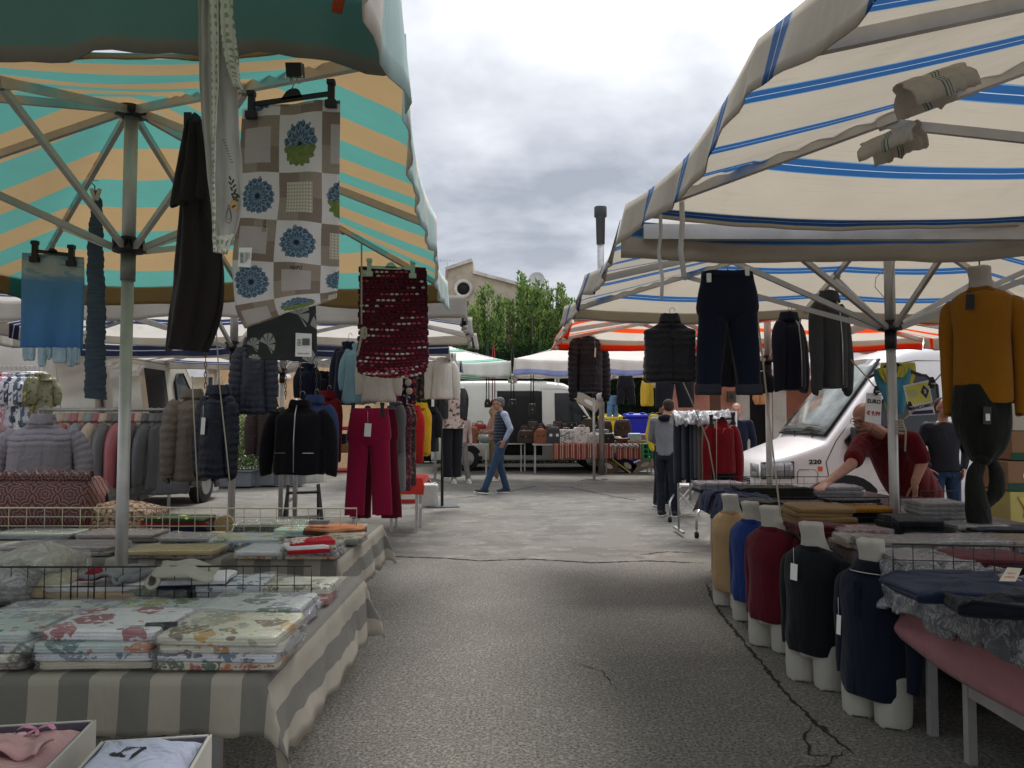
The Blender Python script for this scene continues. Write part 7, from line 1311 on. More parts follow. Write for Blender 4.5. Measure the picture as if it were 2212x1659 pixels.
# ================================================================ BAG STALL
TB = 'trestle tables of the bag stall'
def ptable(label, u0, u1, Y, z=.74, d=.75, top=M_ALU):
    return table(label, P(u0, 0, Y).x, P(u1, 0, Y).x, Y, Y+d, z, TB, top=top)
ptable('left table of the bag stall, holding brown handbags and a bagged lettuce', 985, 1056, 19.4); ptable('table of the bag stall behind the walking man', 1062, 1130, 20.2); ptable('bag stall table with the red striped cloth', 1150, 1300, 19.5); ptable('right table of the bag stall by the green crate', 1300, 1405, 19.6)
M_RST = mat('red_beige_striped_cloth', rough=.95, fold=.3, var=.2, vs=20, pat=stripes([(0, (.26, .05, .04)), (.5, (.5, .4, .3)), (.62, (.3, .07, .05)), (.85, (.5, .42, .33))], 1/.14, 0))
Y = 19.45
for u0, u1, v1, lb in ((1194, 1325, 991, 'red and beige striped cloth hanging off the front of the bag table'), (1331, 1395, 991, 'second red and beige striped cloth at the right of the bag table')):
    mb = MB(); a, b = P(u0, 958, Y), P(u1, 958, Y); h = PX(v1-958, Y); mb.grid(lambda u, v: V((a.x+(b.x-a.x)*u, (Y+.5*(1-v*3) if v < .33 else Y-.01-.02*math.sin(u*40)*(v-.3)), .755-(max(0, v-.33)/.67*h*(1+.04*math.sin(u*17))))), 60, 15, lambda u, v: (u*(b.x-a.x), v)); mb.build('striped_cloth', M_RST, thick=.006, label=lb, cat='tablecloth')
def bag(label, u, v1, w, h, m, Y=19.6, kind=0, strap=None, d=.14, z=None, trim=None):
    zt = .757 if z is None else z; c = P(u, v1, Y); W, Hh = PX(w, Y), PX(h, Y); t = thing('handbag', label, 'bag', (c.x, Y+.1, zt if z is None else z))
    mb = MB(); tp = {0: .8, 1: .55, 2: .96, 3: .7}[kind]
    bloft(mb, [(Hh, 0, 0, W*.5*tp*.75, d*.25), (Hh*.93, 0, 0, W*.5*tp, d*.4), (Hh*.6, 0, 0, W*.49, d*.5), (Hh*.2, 0, 0, W*.5, d*.52), (0, 0, 0, W*.46, d*.48)], 24, 14, ex=.55); mb.build('bag_body', m, t, True)
    if kind in (0, 1, 3): mb = MB(); mb.grid(lambda a, b: V(((a-.5)*W*.72*(1-.1*b), -d*.5-.012+.03*(1-b)*0, Hh*(.93-.45*b))), 6, 4); mb.build('flap', trim or m, t, True, thick=.01)
    hh = Hh*.14 if strap is None else strap; mb = MB(); mb.tube([(-W*.2, 0, Hh*.9), (-W*.16, 0, Hh+hh*.8), (0, 0, Hh+hh), (W*.16, 0, Hh+hh*.8), (W*.2, 0, Hh*.9)], .009 if strap is None else .012, 6, flat=.5); mb.build('handle', trim or m, t, True)
    mb = MB(); mb.box((0, -d*.5-.02, Hh*.5), (.03, .012, .02)); mb.build('clasp', mat('brass_clasp', (.5, .36, .15), metal=.9, rough=.3), t, True); return t
def lea(n, c): return mat(n, c, rough=.45, fold=.3, bs=90)
L_BR, L_TN, L_BK, L_GY, L_DB, L_RD, L_OL = lea('brown_leather', (.16, .05, .025)), lea('cognac_leather', (.25, .09, .04)), lea('black_bag_leather', (.02, .02, .022)), lea('charcoal_bag', (.05, .055, .065)), lea('dark_brown_leather', (.05, .032, .024)), lea('red_bag_leather', (.25, .02, .025)), lea('olive_backpack', (.06, .055, .03))
P_DOT = mat('black_white_speckle', rough=.5, pat=floral('#d8d6d0', ['#1c1c20', '#26262c', '#3a5a7a'], 34, .5)); P_CON = mat('white_confetti_bag', rough=.5, pat=floral('#dcd8d4', ['#b8403a', '#24242a', '#d8a83a', '#3a6a8a'], 26, .34)); P_WOV = mat('white_woven_bag', rough=.5, pat=lambda t: t.mix(t.m('LESS_THAN', t.vor(t.uv()[0], 26, rnd=0), .32), (.55, .52, .46), (.2, .17, .14)))
bag('brown tote on the left bag table, left one', 1000, 958, 30, 38, L_BR, 19.6, 2, .12, .2); bag('cognac tote right of the brown tote', 1024, 958, 22, 36, L_TN, 19.65, 1, .1)
bag('red handbag hanging behind the blonde woman', 1036, 925, 34, 20, L_RD, 20.3, 0, .08, z=1.05-.05); bag('small red and black bag hanging by a long strap', 1066, 878, 14, 14, L_RD, 18.6, 0, 1.45, z=P(0, 878, 18.6).z); bag('black rounded bag hanging by a long strap left of the walking man', 1053, 880, 14, 18, L_BK, 18.5, 1, 1.4, z=P(0, 880, 18.5).z); bag('black bag with a white striped patch hanging before the van', 1107, 880, 16, 18, L_BK, 18.7, 2, 1.3, z=P(0, 880, 18.7).z); bag('narrow black crossbody bag hanging by the van door', 1150, 898, 15, 26, L_BK, 18.6, 2, 1.3, z=P(0, 898, 18.6).z)
bag('cognac round backpack on the striped table', 1168, 958, 29, 32, L_TN, 19.6, 1); bag('charcoal backpack with white badges on the striped table', 1196, 958, 36, 36, L_GY, 19.6, 1)
for dx in (-6, 8): q = P(1196+dx, 940, 19.6); mb = MB(); mb.box((q.x, 19.6+.1-.088, q.z), (.07, .01, .07)); mb.build('white_badge', M_PAPER, label='%s white badge on the charcoal backpack' % ('left' if dx < 0 else 'right'), cat='badge')
bag('black and white speckled bag on the striped table', 1224, 958, 36, 30, P_DOT, 19.6, 2); bag('white confetti print bag on the striped table', 1257, 958, 36, 35, P_CON, 19.6, 2); bag('white woven bag in front on the striped table', 1285, 958, 30, 20, P_WOV, 19.5, 2, .02); bag('second white woven bag behind the front one', 1272+12, 947, 26, 22, P_WOV, 19.8, 2, .02); bag('black leather bag right of the white woven bags', 1314, 958, 30, 22, L_BK, 19.6, 0)
bag('dark brown bag left behind the cognac backpack', 1136, 945, 38, 28, L_DB, 19.85, 0); bag('brown bag row piece behind the charcoal backpack', 1180, 935, 40, 22, L_DB, 20.0, 0, z=.80); bag('dark patterned bag behind the speckled bag', 1216, 938, 40, 24, lea('dark_pattern_bag', (.045, .03, .03)), 20.0, 0, z=.80); bag('olive backpack standing high behind the confetti bag', 1271, 935, 34, 38, L_OL, 20.1, 1, z=.93); bag('dark brown satchel right of the olive backpack', 1306, 928, 36, 32, L_DB, 20.1, 0, z=.95); bag('dark brown buckled backpack by the yellow bin', 1346, 930, 38, 36, L_DB, 20.1, 0, z=.93); bag('grey blue pouch stack below the satchel', 1302, 938, 30, 16, lea('grey_blue_bag', (.15, .18, .19)), 19.9, 2, .01, z=.92); bag('small black bag on top of the bag row', 1235, 918, 22, 12, L_BK, 20.2, 3, .03, z=1.15)
q = P(1372, 943, 19.7); mb = MB(); mb.box((q.x, 19.8, .757+.13), (.33, .2, .26)); mb.build('pale_blue_case', mat('pale_blue_case', (.33, .45, .47), rough=.5), bevel=.04, label='pale blue case standing on the right bag table', cat='case')
q = P(1395, 946, 19.7); mb = MB(); mb.box((q.x, 19.9, .757+.12), (.22, .2, .24)); mb.build('pink_case', mat('pink_grey_case', (.35, .2, .2), rough=.5), bevel=.03, label='pink grey case at the right end of the bag table', cat='case')
for i, (u, v, w, h, c_, lb) in enumerate(((1325, 950, 40, 8, '#8a6a5a', 'brown pink flat wallet pile right of the black bag'), (1355, 956, 44, 7, '#6a4a50', 'plum wallet pile at the table front'), (1375, 950, 40, 8, '#8f8a70', 'beige wallet pile before the pale blue case'), (1388, 957, 30, 7, '#a89a88', 'pale wallet pile at the right table front'), (1350, 944, 40, 8, '#50352a', 'brown wallet pile behind the plum one'))):
    q = P(u, v, 19.6); pack('wallet_pile', lb, 'wallets', q.x, 19.75+.05*(i % 2), .757+.05*(i == 4), PX(w, 19.6), .2, .08, .1*i, lea('wallet%d' % i, col(c_)), 80+i)
mb = MB(); q = P(1350, 962, 19.45)
for k in range(16): mb.ell(V((q.x-.35+.045*k, 19.42, .70+.02*math.sin(k*2))), (.03, .03, .05), 8, 5)
mb.build('scarf_bundle', P_DOT, label='black and white scarf bundle draped over the table edge', cat='scarf')
q = P(1054+2, 950, 19.5); t = thing('bagged_lettuce', 'green lettuce in a clear bag left of the walking man', 'vegetable bag', (q.x-.1, 19.5, .757)); mb = MB(); mb.ell((0, .1, .14), (.2, .16, .14), 16, 10); mb.build('bag', wrapm('#4a5c4e', wrap=1), t, True)
mb = MB(); 
for k in range(10): a = k*.63; mb.tube([(0, .1, .2), (.07*math.cos(a), .1+.05*math.sin(a), .30), (.13*math.cos(a), .1+.09*math.sin(a), .36)], [.02, .04, .01], 6, flat=.3)
mb.build('leaves', mat('lettuce', (.25, .36, .14), rough=.6), t, True)
table('raised back shelf of the bag stall', P(1128, 0, 20.3).x, P(1295, 0, 20.3).x, 20.25, 20.6, .98, TB, top=M_ALU)
for i in range(9):
    u = 1133+i*18; bag(f'dark bag in the raised back row of the bag stall, {["first","second","third","fourth","fifth","sixth","seventh","eighth","ninth"][i]} from the left', u, 930, 20+3*(i % 2), 17+5*((i*5) % 3), [L_DB, L_BK, lea('plum_bag', (.06, .03, .03)), L_DB, L_BR][i*3 % 5], 20.25, [0, 2, 3][i % 3], z=.995)
# crates, boxes and bins
def carton(label, u, v, w, h, Y, m, ry=0, name='fruit_carton', z=None):
    q = P(u, v, Y); t = thing(name, label, 'carton', q); mb = MB(); mb.box(q, (PX(w, Y), .38, PX(h, Y)), ry=ry); mb.build('box', m, t, bevel=.005); rm = Matrix.Rotation(ry, 3, 'Y')
    mb = MB(); mb.prism([(.35*PX(w, Y)*.6*math.cos(a), .35*PX(h, Y)*.6*math.sin(a)) for a in [2*pi*k/14 for k in range(14)]], lambda x, z_, d: q+rm @ V((x+.1*PX(w, Y), -.19-d, z_)), 0, .008); mb.build('printed_oval', M_PAPER, t); return t
WB = mat('worn_box_card', (.42, .38, .31), rough=.85)
carton('open banana carton tilted on the cream van bonnet', 1266, 867, 58, 22, 19.9, WB, R(30)); carton('tilted fruit carton under the striped table', 1308, 1003, 48, 24, 19.9, mat('brown_worn_box', (.2, .15, .11), rough=.9), R(28)); carton('dark banana box tilted under the table', 1350, 1002, 44, 26, 20.0, B_BLU, R(38)); carton('pale tilted box at the right under the table', 1386, 1004, 48, 20, 20.0, WB, R(-22))
mb = MB(); mb.bar(P(1323, 992, 19.7), P(1362, 1021, 19.7), .06, .03); mb.build('yellow_strip', M_YELP, label='yellow printed box edge strip leaning under the bag table', cat='box edge')
q = P(1403, 975, 19.4); t = thing('green_crate', 'green plastic crate at the right end of the bag tables', 'crate', q-V((0, 0, .2))); gm = mat('green_plastic', (.03, .3, .11), rough=.5)
for k in range(4): mb = MB(); mb.box(q+V((0, 0, -.18+.12*k)), (.36, .28, .035)); mb.build('slat', gm, t)
for x in (-.17, -.05, .06, .17): mb = MB(); mb.box(q+V((x, -.001, 0)), (.03, .285, .40)); mb.build('rib', gm, t)
def bin_(label, u0, u1, v0, v1, Y, c_, nm):
    a, b = P(u0, v1, Y), P(u1, v0, Y); W_, Hh = b.x-a.x, b.z; t = thing('wheelie_bin', label, 'bin', ((a.x+b.x)/2, Y+.3, 0)); m = mat(nm, c_, rough=.45)
    mb = MB(); bloft(mb, [(Hh-.08, 0, 0, W_*.48, .34), (Hh*.5, 0, 0, W_*.44, .31), (.1, 0, 0, W_*.38, .27)], 24, 8, ex=.3); mb.build('bin_body', m, t, True); mb = MB(); bloft(mb, [(Hh, 0, .05, W_*.42, .28), (Hh-.04, 0, 0, W_*.5, .36), (Hh-.12, 0, 0, W_*.51, .37)], 24, 4, ex=.3); mb.build('lid', m, t, True)
    for x in (-W_*.25, W_*.25): mb = MB(); mb.box((x, -.2, Hh), (W_*.2, .2, .05)); mb.build('lid_rib', m, t, True, bevel=.01)
    for x in (-W_*.35, W_*.35): mb = MB(); mb.tube([(x-.03, .2, .1), (x+.03, .2, .1)], .1, 14, up=(0, 0, 1)); mb.build('wheel', M_RUB, t, True)
bin_('yellow wheelie bin left of the blue one', 1296, 1346, 896, 930, 21.5, (.6, .46, .03), 'yellow_bin_plastic'); bin_('bright blue wheelie bin right of the yellow one', 1350, 1402, 893, 940, 21.6, (.012, .025, .45), 'blue_bin_plastic'); bin_('dark green wheelie bin right of the blue one', 1404, 1432, 893, 940, 21.9, (.02, .06, .035), 'green_bin_plastic')
t = thing('white_bag_on_post', 'crumpled white bag tied to the mast between the stalls', 'bag', P(1299, 865, 19.0)); mb = MB(); q = P(1298, 858, 19.05); mb.ell(q, (.12, .08, .12), 14, 10)
for k in range(len(mb.v)): mb.v[k] += V((.05, .03, .04))*MN.noise(mb.v[k]*9)
mb.build('bag', mat('crumpled_white', (.6, .58, .58), rough=.6, fold=1, fs=20), t)
# ================================================================ PEOPLE
def skinm(nm, c_): return mat(nm, c_, rough=.5, var=.12, vs=14, bump=.15, bs=120)
SK1, SK2 = skinm('tanned_skin', (.33, .17, .11)), skinm('ruddy_skin', (.40, .20, .14))
def hand(mb, wr, d, nrm, side, s_=1.0, curl=.5, thumb=1):
    """palm plus five separate bent fingers; d direction, nrm palm normal, side toward the thumb"""
    d, nrm = V(d).normalized(), V(nrm).normalized(); sd = d.cross(nrm).normalized()*thumb; pl = .095*s_
    rot = Matrix((sd, d, nrm)).transposed(); mb.ell(V(wr)+d*pl*.5, (.040*s_, .056*s_, .016*s_), 12, 9, rot); mb.cap(V(wr)-d*.03, V(wr)+d*.03, .026*s_, .027*s_)
    for k, (o_, L) in enumerate(((.030, .072), (.010, .08), (-.010, .074), (-.029, .058))):
        p = V(wr)+d*pl*.92+sd*o_*s_; dd = d.copy(); rr = .0092*s_
        for j in range(3):
            a = curl*(.35+.35*j); dd2 = (d*math.cos(a)+nrm*math.sin(a)+sd*o_*1.5).normalized(); q = p+dd2*L*s_*(.45, .32, .25)[j]; mb.cap(p, q, rr, rr*.9, 8); p = q; rr *= .9
    p = V(wr)+d*pl*.25+sd*.03*s_; 
    for j, (a, L) in enumerate(((.9, .045), (.5, .032), (.3, .026))): q = p+(d*math.cos(a)+sd*math.sin(a)+nrm*.3).normalized()*L*s_; mb.cap(p, q, .012*s_-.001*j, .0105*s_-.001*j, 8); p = q
def head(t, c, face, s_, skin, hair, hstyle=0, glasses=None, up=(0, 0, 1), beard=None, mb=None):
    f = V(face).normalized(); u = V(up); x = f.cross(u).normalized(); u = x.cross(f).normalized(); M = Matrix((x, -f, u)).transposed(); c = V(c); own = mb
    W = lambda a, b, d: c+M @ V((a*s_, b*s_, d*s_))     # local: x left-right, -y face, z up
    E = lambda p, r_: mb.ell(W(*p), tuple(q*s_ for q in r_), 16, 11, M)
    E((0, .015, .03), (.076, .094, .086)); E((0, -.025, -.03), (.062, .066, .078)); E((0, -.045, -.078), (.036, .036, .028)); E((0, -.03, -.055), (.052, .05, .045))
    mb.cap(W(0, -.085, .012), W(0, -.106, -.022), .008*s_, .0155*s_, 8); E((.012, -.096, -.026), (.009, .009, .008)); E((-.012, -.096, -.026), (.009, .009, .008)); E((0, -.082, .028), (.045, .014, .010)); E((0, -.087, -.053), (.024, .01, .0055)); E((0, -.086, -.064), (.021, .011, .006))
    for sg in (-1, 1): E((sg*.077, .012, -.008), (.010, .019, .030)); E((sg*.036, -.062, -.028), (.022, .02, .02))
    eb = MB()
    for sg in (-1, 1): eb.ell(W(sg*.030, -.083, .006), (.012*s_, .007*s_, .006*s_), 10, 6, M)
    eb.build('eyes', mat('eye_dark', (.03, .022, .02), rough=.2), t)
    if hair is not None:
        hb = MB(); HE = lambda p, r_: hb.ell(W(*p), tuple(q*s_ for q in r_), 18, 12, M)
        if hstyle == 0: HE((0, .030, .052), (.081, .093, .078)); HE((0, .062, .005), (.074, .055, .075)); HE((0, -.045, .092), (.052, .035, .028))
        elif hstyle == 1: HE((0, .03, .05), (.088, .10, .084)); HE((0, .06, -.04), (.088, .06, .12)); HE((.07, .0, -.06), (.025, .05, .12)); HE((-.07, .0, -.06), (.025, .05, .12))
        elif hstyle == 2: HE((0, .042, .046), (.082, .088, .081)); HE((0, .06, .005), (.079, .055, .07))
        elif hstyle == 3: HE((.0, .062, -.01), (.0755, .045, .04))
        h = hb.build('hair', hair, t, remesh=.009*s_ if hstyle != 3 else .008, smooth=1)
    if beard is not None: bb = MB(); bb.ell(W(0, -.038, -.072), (.045*s_, .046*s_, .032*s_), 14, 9, M); bb.ell(W(0, -.088, -.044), (.026*s_, .01*s_, .005*s_), 10, 6, M); bb.build('beard', beard, t)
    if glasses:
        gb = MB()
        for sg in (-1, 1):
            gb.ell(W(sg*.032, -.098, .005), (.025*s_, .004*s_, .018*s_), 14, 6, M) if glasses[0] == 'sun' else gb.tube([W(sg*.032+.023*math.cos(a), -.098, .003+.014*math.sin(a)) for a in [2*pi*k/14 for k in range(15)]], .0017*s_, 5)
            gb.tube([W(sg*.055, -.096, .01), W(sg*.083, -.04, .012), W(sg*.084, .015, .0)], .0022*s_, 5)
        gb.tube([W(-.01, -.1, .008), W(.01, -.1, .008)], .002*s_, 5); gb.build('glasses', mat('glasses_'+glasses[0], glasses[1], rough=.15), t)
    return W
def limb(mb, pts, rs, n=12):
    for a, b, ra, rb in zip(pts[:-1], pts[1:], rs[:-1], rs[1:]): mb.cap(a, b, ra, rb, n)
def torso(mb, P3, lat, dims, n=26):
    """P3 spine points, lat lateral vector; dims (halfwidth, depth)"""
    rows = crom([list(p)+list(d) for p, d in zip(P3, dims)], 20); rings = []; lat = V(lat).normalized()
    for i, r_ in enumerate(rows):
        a = V(rows[max(0, i-1)][:3]); b = V(rows[min(20, i+1)][:3]); tn = (b-a).normalized(); fw = tn.cross(lat).normalized(); l2 = fw.cross(tn).normalized()*(1 if fw.cross(tn).dot(lat) > 0 else -1)
        rings.append([V(r_[:3])+l2*r_[3]*math.copysign(abs(math.cos(q))**.85, math.cos(q))+fw*r_[4]*math.sin(q) for q in [2*pi*k/n for k in range(n)]])
    mb.loft(rings)
def person(label, loc, yaw, Hs, J, skin, top, bottom, shoes, hair, hstyle=0, glasses=None, short=False, vest=None, face=(0, -1, 0), vx=.011, hands=True, belly=.115, beard=None, sole=None, group=None, hood=None, hip=.16, curl=.5, sh=1.0):
    t = thing('person', label, 'person', loc, yaw, group); k = Hs/1.75
    D = dict(hip=(0, 0, .93), chest=(0, 0, 1.28), neck=(0, .01, 1.49), head=(0, -.02, 1.625), sl=(.185, .01, 1.42), sr=(-.185, .01, 1.42), el=(.25, .04, 1.14), er=(-.25, .04, 1.14), wl=(.24, -.06, .90), wr=(-.24, -.06, .90), kl=(.10, -.02, .50), kr=(-.10, -.02, .50), al=(.11, .02, .09), ar=(-.11, .02, .09), tl=(0, -1, 0), tr=(0, -1, 0))
    D.update(J); T = Matrix.Translation(V(loc)) @ Matrix.Rotation(yaw, 4, 'Z'); R3 = T.to_3x3(); g = {q: (T @ (V(v)*k) if q not in ('tl', 'tr') else R3 @ V(v)) for q, v in D.items()}
    lat = R3 @ V((1, 0, 0)); f3 = R3 @ V(face)
    hl = lambda sg: g['hip']+lat*sg*.09*k-V((0, 0, .02*k))
    mb = MB(); head(t, g['head'], f3, k, skin, hair, hstyle, glasses, (0, 0, 1), beard, mb); mb.cap(g['neck']-V((0, 0, .03)), g['head']+R3 @ V((0, .02, -.05))*k, .056*k, .052*k)
    torso(mb, [g['hip'], g['hip'].lerp(g['chest'], .5), g['chest'], g['neck'].lerp(g['chest'], .25), g['neck']], lat, [(.13*k, .085*k), (.12*k, .08*k), (.145*k, .09*k), (.12*k, .06*k), (.05*k, .05*k)])
    for s_, e, w_ in (('sl', 'el', 'wl'), ('sr', 'er', 'wr')): limb(mb, [g[s_], g[e], g[w_]], [.046*k, .040*k, .026*k])
    for sg, kk, a in ((1, 'kl', 'al'), (-1, 'kr', 'ar')): limb(mb, [hl(sg), g[kk], g[a]], [.07*k, .045*k, .034*k])
    if hands:
        for w_, e, sg in (('wl', 'el', 1), ('wr', 'er', -1)): d = (g[w_]-g[e]).normalized(); hand(mb, g[w_], d+V((0, 0, -.2)), (-lat*sg) if abs(d.z) > .5 else V((0, 0, -1)), None, k, curl, -sg)
    mb.build('body', skin, t, remesh=min(vx, .007) if hands else vx, smooth=2)
    mb = MB(); torso(mb, [g['hip']-V((0, 0, .03)), g['hip'].lerp(g['chest'], .45), g['chest'], g['neck'].lerp(g['chest'], .3), g['neck']-V((0, 0, .02))], lat, [(hip*k, belly*k), (.158*k, belly*k*1.02), (.175*k*sh, .118*k), (.165*k*sh, .095*k), (.068*k, .066*k)])
    for s_, e, w_ in (('sl', 'el', 'wl'), ('sr', 'er', 'wr')):
        mb.cap(g['neck'].lerp(g[s_], .45)-V((0, 0, .035)), g[s_]-V((0, 0, .01)), .062*k, .072*k); m_ = g[s_].lerp(g[e], .72)
        if short: limb(mb, [g[s_], m_], [.070*k, .070*k])
        else: limb(mb, [g[s_], g[e], g[w_].lerp(g[e], .08)], [.066*k, .054*k, .040*k])
    mb.build('shirt', top, t, remesh=.012, smooth=3)
    if vest:
        mb = MB(); torso(mb, [g['hip']-V((0, 0, .02)), g['hip'].lerp(g['chest'], .45), g['chest'], g['neck'].lerp(g['chest'], .3), g['neck']-V((0, 0, .0))], lat, [(.185*k, .14*k), (.18*k, .14*k), (.195*k, .14*k), (.185*k, .115*k), (.085*k, .08*k)]); mb.build('vest', vest, t, remesh=.012, smooth=2)
    if hood:
        mb = MB(); n_ = g['neck']; b_ = -f3; mb.ell(n_+R3 @ V((0, .085, -.03)), (.10*k, .06*k, .06*k), 16, 10, R3); mb.ell(n_+R3 @ V((.06, .0, -.01)), (.04*k, .08*k, .03*k), 12, 8, R3); mb.ell(n_+R3 @ V((-.06, .0, -.01)), (.04*k, .08*k, .03*k), 12, 8, R3); mb.build('hood', hood, t, remesh=.012, smooth=3)
    mb = MB(); torso(mb, [g['hip']+V((0, 0, .06*k)), g['hip'], g['hip']-V((0, 0, .09*k))], lat, [(.155*k, .105*k), (.17*k, .118*k), (.15*k, .11*k)])
    for sg, kk, a in ((1, 'kl', 'al'), (-1, 'kr', 'ar')): limb(mb, [hl(sg)-V((0, 0, .03)), g[kk], g[a]+V((0, 0, .0))], [.094*k, .068*k, .062*k])
    mb.build('trousers', bottom, t, remesh=.012, smooth=3)
    for sg, a, td in ((1, 'al', 'tl'), (-1, 'ar', 'tr')):
        d = g[td].normalized(); p = g[a]; sp = MB(); b0 = V((p.x, p.y, p.z-.055*k)); sp.cap(b0-d*.03+V((0, 0, .02)), b0+d*.15*k+V((0, 0, -.005)), .048*k, .04*k, 12); sp.cap(b0+V((0, 0, .05)), b0+d*.05*k+V((0, 0, .03)), .045*k, .045*k, 12); sh_ = sp.build('shoe', shoes, t, remesh=.009, smooth=2)
        so_ = MB(); so_.tube([b0-d*.055*k-V((0, 0, .024)), b0+d*.05*k-V((0, 0, .026)), b0+d*.19*k-V((0, 0, .022))], [.044*k, .05*k, .036*k], 12, flat=.28); so_.build('sole', sole or M_PAPER, sh_)
    return t, g
JNS = cloth('#2c4058', bump=.5, fold=.7); JN2 = cloth('#20242e', fold=.7); SHO = mat('dark_shoe', (.025, .028, .035), rough=.7)
SHIRT = mat('blue_white_check_shirt', rough=.9, fold=.7, fs=9, pat=lambda t: t.mix(t.m('GREATER_THAN', t.m('FRACT', t.m('MULTIPLY', t.n('SeparateXYZ', {0: t.obj()}).outputs[0], 60)), .5), (.34, .38, .46), (.24, .28, .38)))
VST = mat('navy_puffer_vest', rough=.5, fold=.2, bump=.1, c=(.016, .02, .04))
def vquilt():
    m = VST; t = NT(m.node_tree); o = t.obj(); z = t.n('SeparateXYZ', {0: o}).outputs[2]; h = t.m('POWER', t.m('ABSOLUTE', t.m('SINE', t.m('MULTIPLY', z, 55))), .5); b = t.n('Bump', {'Height': h, 'Strength': 1, 'Distance': .02}); pb = [n for n in m.node_tree.nodes if n.type == 'BSDF_PRINCIPLED'][0]; t.L.new(b.outputs[0], pb.inputs['Normal'])
vquilt()
w0 = G(1085, 1062)
person('grey haired man in glasses and a navy quilted vest walking left across the aisle', (w0.x-.0, 14.35, 0), R(-78), 1.80, dict(kl=(.09, -.16, .52), al=(.08, -.33, .10), tl=(0, -1, .12), kr=(-.09, -.02, .50), ar=(-.10, .10, .09), hip=(0, -.02, .94), chest=(0, .0, 1.28), neck=(0, -.02, 1.48), head=(0, -.07, 1.61), el=(.27, .10, 1.16), wl=(.22, .0, .96), er=(-.24, .10, 1.16), wr=(-.2, -.02, .96)), SK1, SHIRT, JNS, SHO, mat('grey_hair', (.12, .115, .11), rough=.9, bs=150, bump=.8), 0, ('clear', (.03, .02, .02)), vest=VST, face=(0, -1, -.12))
q = P(1100, 955, 14.05)
person('blonde woman in a dusty pink jacket at the bag stall behind the walking man', (P(1068, 0, 17.3).x, 17.3, 0), R(-70), 1.68, dict(el=(.22, -.08, 1.16), wl=(.14, -.3, 1.12), er=(-.22, -.08, 1.16), wr=(-.14, -.3, 1.12)), SK2, cloth('#a07a6c', fold=.7), cloth('#6a5a48', fold=.6), mat('white_trainer', (.6, .58, .55)), mat('blonde_hair', (.42, .3, .16), rough=.8, bs=150, bump=.8), 1, hands=False)
person('person in grey trousers and a pale top, mostly hidden behind the dressed mannequin', (P(997, 0, 16.6).x, 16.6, 0), R(20), 1.62, dict(kl=(.12, -.04, .5), al=(.20, .0, .09), kr=(-.1, 0, .5), ar=(-.14, .05, .09)), SK2, cloth('#b09a94', fold=.6), cloth('#75706a', fold=.8), mat('grey_trainer', (.45, .43, .4)), mat('brown_hair', (.08, .05, .03), rough=.9), 1, hands=False)
q = G(1436, 1112); GH = cloth('#77787c', fold=.8, fs=8)
person('man in a grey hoodie, back turned, left of the chrome clothes rail', (q.x, 11.0, 0), R(152), 1.67, dict(head=(-.01, -.05, 1.615), kl=(.1, -.03, .5), al=(.08, .03, .09), kr=(-.1, -.0, .5), ar=(-.13, .02, .09), el=(.25, -.04, 1.15), wl=(.16, -.22, 1.05), er=(-.25, -.04, 1.15), wr=(-.16, -.22, 1.05)), SK2, GH, JN2, SHO, mat('dark_brown_hair', (.035, .022, .015), rough=.9, bs=150, bump=.8), 2, ('clear', (.02, .02, .02)), face=(.55, -.8, -.15), hood=cloth('#121216'), belly=.12)
person('bearded man in a yellow top behind the man in the grey hoodie', (P(1423, 0, 12.3).x, 12.3, 0), R(25), 1.72, dict(), SK1, cloth('#b8a024', fold=.5), cloth('#1c1e24'), SHO, mat('black_hair', (.02, .017, .015), rough=.9), 2, face=(.3, -1, -.1), beard=mat('grey_beard', (.1, .08, .07), rough=1), hands=False, hood=cloth('#16161a'))
person('fair haired person mostly hidden behind the chrome clothes rail', (P(1580, 0, 11.4).x, 11.4, 0), R(-20), 1.62, dict(), SK2, cloth('#14182a'), cloth('#14141a'), SHO, mat('strawberry_hair', (.22, .08, .025), rough=.8), 2, hands=False)
person('man in sunglasses and a dark jacket, hands in jeans pockets, by the white van', (P(2014, 0, 8.2).x, 8.2, 0), R(-2), 1.60, dict(el=(.29, .06, 1.12), er=(-.27, .06, 1.12), wl=(.2, -.04, .93), wr=(-.2, -.04, .93), head=(.0, -.03, 1.635)), SK1, mat('dark_jacket_shell', (.008, .009, .013), rough=.7, fold=.6, fs=5, bump=.05, spec=.2), cloth('#22314a', bump=.5, fold=.7), SHO, mat('stubble_hair', (.05, .035, .028), rough=1), 2, ('sun', (.03, .05, .14)), face=(.12, -1, -.05), sh=1.08, belly=.13, hip=.17)
# bending stallholder in a dark red T-shirt: joints placed in world space
RT = cloth('#5e0f18', fold=.7, fs=6); t = thing('person', 'bald man in glasses and a dark red T-shirt leaning over the sweater table', 'person', (P(1985, 0, 6.9).x, 6.95, 0)); W3 = lambda u, v, Y: P(u, v, Y)
hd, nk, ch, hp = W3(1866, 903, 6.35), W3(1903, 932, 6.6), W3(1925, 975, 6.75), W3(1990, 1070, 7.0)
lat = (W3(1965, 948, 6.35)-W3(1868, 950, 6.75)).normalized()
sR, eR, wR = W3(1862, 955, 6.62), W3(1838, 1004, 6.32), W3(1790, 1040, 6.05); sL, eL, wL = W3(1968, 950, 6.40), W3(1992, 998, 6.38), W3(1976, 1044, 6.30)
mb = MB(); f = V((-.80, -.42, -.40)); head(t, hd, f, 1.04, SK2, None, 0, ('clear', (.25, .25, .27)), (-.2, -.1, 1), mat('short_grey_beard', (.13, .09, .075), rough=1), mb)
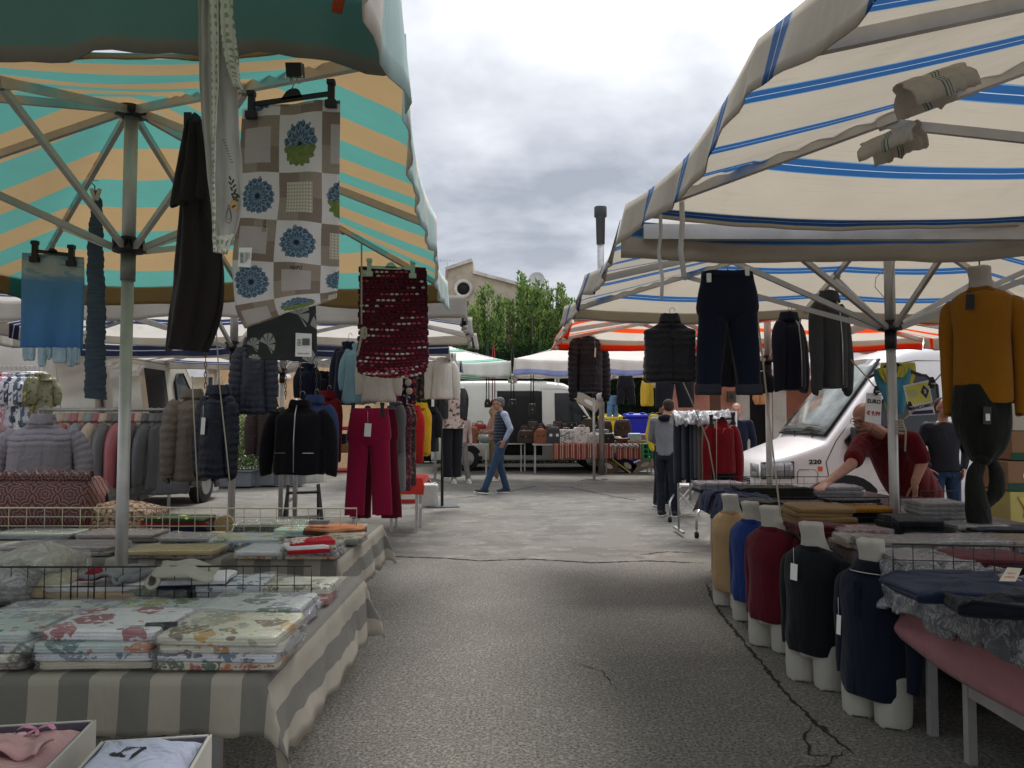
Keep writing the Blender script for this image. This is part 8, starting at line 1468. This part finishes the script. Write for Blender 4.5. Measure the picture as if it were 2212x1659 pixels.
mb.cap(nk-V((0, 0, .02)), hd+V((.05, .02, -.06)), .062, .058); torso(mb, [hp, hp.lerp(ch, .5), ch, nk], lat, [(.15, .11), (.15, .12), (.15, .1), (.055, .055)]); limb(mb, [sR, eR, wR], [.054, .046, .030]); limb(mb, [sL, eL, wL], [.055, .047, .031])
hand(mb, wR, (wR-eR)+V((-.05, -.02, -.03)), (-.1, .1, -1), None, 1.05, .45, -1); hand(mb, wL, V((0, -.05, -1)), (-1, .1, -.1), None, 1.05, .7, 1)
for sg in (-1, 1): limb(mb, [hp+lat*sg*.09, V((hp.x+lat.x*sg*.12, hp.y+lat.y*sg*.12, .48)), V((hp.x+lat.x*sg*.13+.03, hp.y+lat.y*sg*.13, .09))], [.08, .055, .04])
mb.build('body', SK2, t, remesh=.0065, smooth=2)
mb = MB(); hp2 = hp+V((.0, 0, .0)); torso(mb, [hp2+V((0, 0, -.02)), hp2.lerp(ch, .45)+V((-.02, -.01, -.02)), ch, nk.lerp(ch, .3), nk-V((0, 0, .015))], lat, [(.20, .17), (.21, .19), (.20, .15), (.18, .11), (.075, .07)])
for s_, e in ((sR, eR), (sL, eL)): mb.cap(nk.lerp(s_, .4)-V((0, 0, .035)), s_, .07, .082); limb(mb, [s_, s_.lerp(e, .78)], [.082, .080])
mb.build('t_shirt', RT, t, remesh=.012, smooth=3)
mb = MB(); torso(mb, [hp+V((-.0, 0, .03)), hp-V((0, 0, .05)), hp-V((0, 0, .12))], lat, [(.17, .14), (.185, .15), (.16, .13)])
for sg in (-1, 1): limb(mb, [hp+lat*sg*.09-V((0, 0, .05)), V((hp.x+lat.x*sg*.12, hp.y+lat.y*sg*.12, .48)), V((hp.x+lat.x*sg*.13+.03, hp.y+lat.y*sg*.13, .10))], [.11, .08, .072])
mb.build('trousers', cloth('#22344e', bump=.5, fold=.7), t, remesh=.012, smooth=3)
for sg in (-1, 1): b0 = V((hp.x+lat.x*sg*.13+.03, hp.y+lat.y*sg*.13, .045)); mb = MB(); mb.cap(b0+V((.03, .01, 0)), b0+V((-.15, -.06, 0)), .045, .038); mb.build('shoe', SHO, t, remesh=.01, smooth=2)
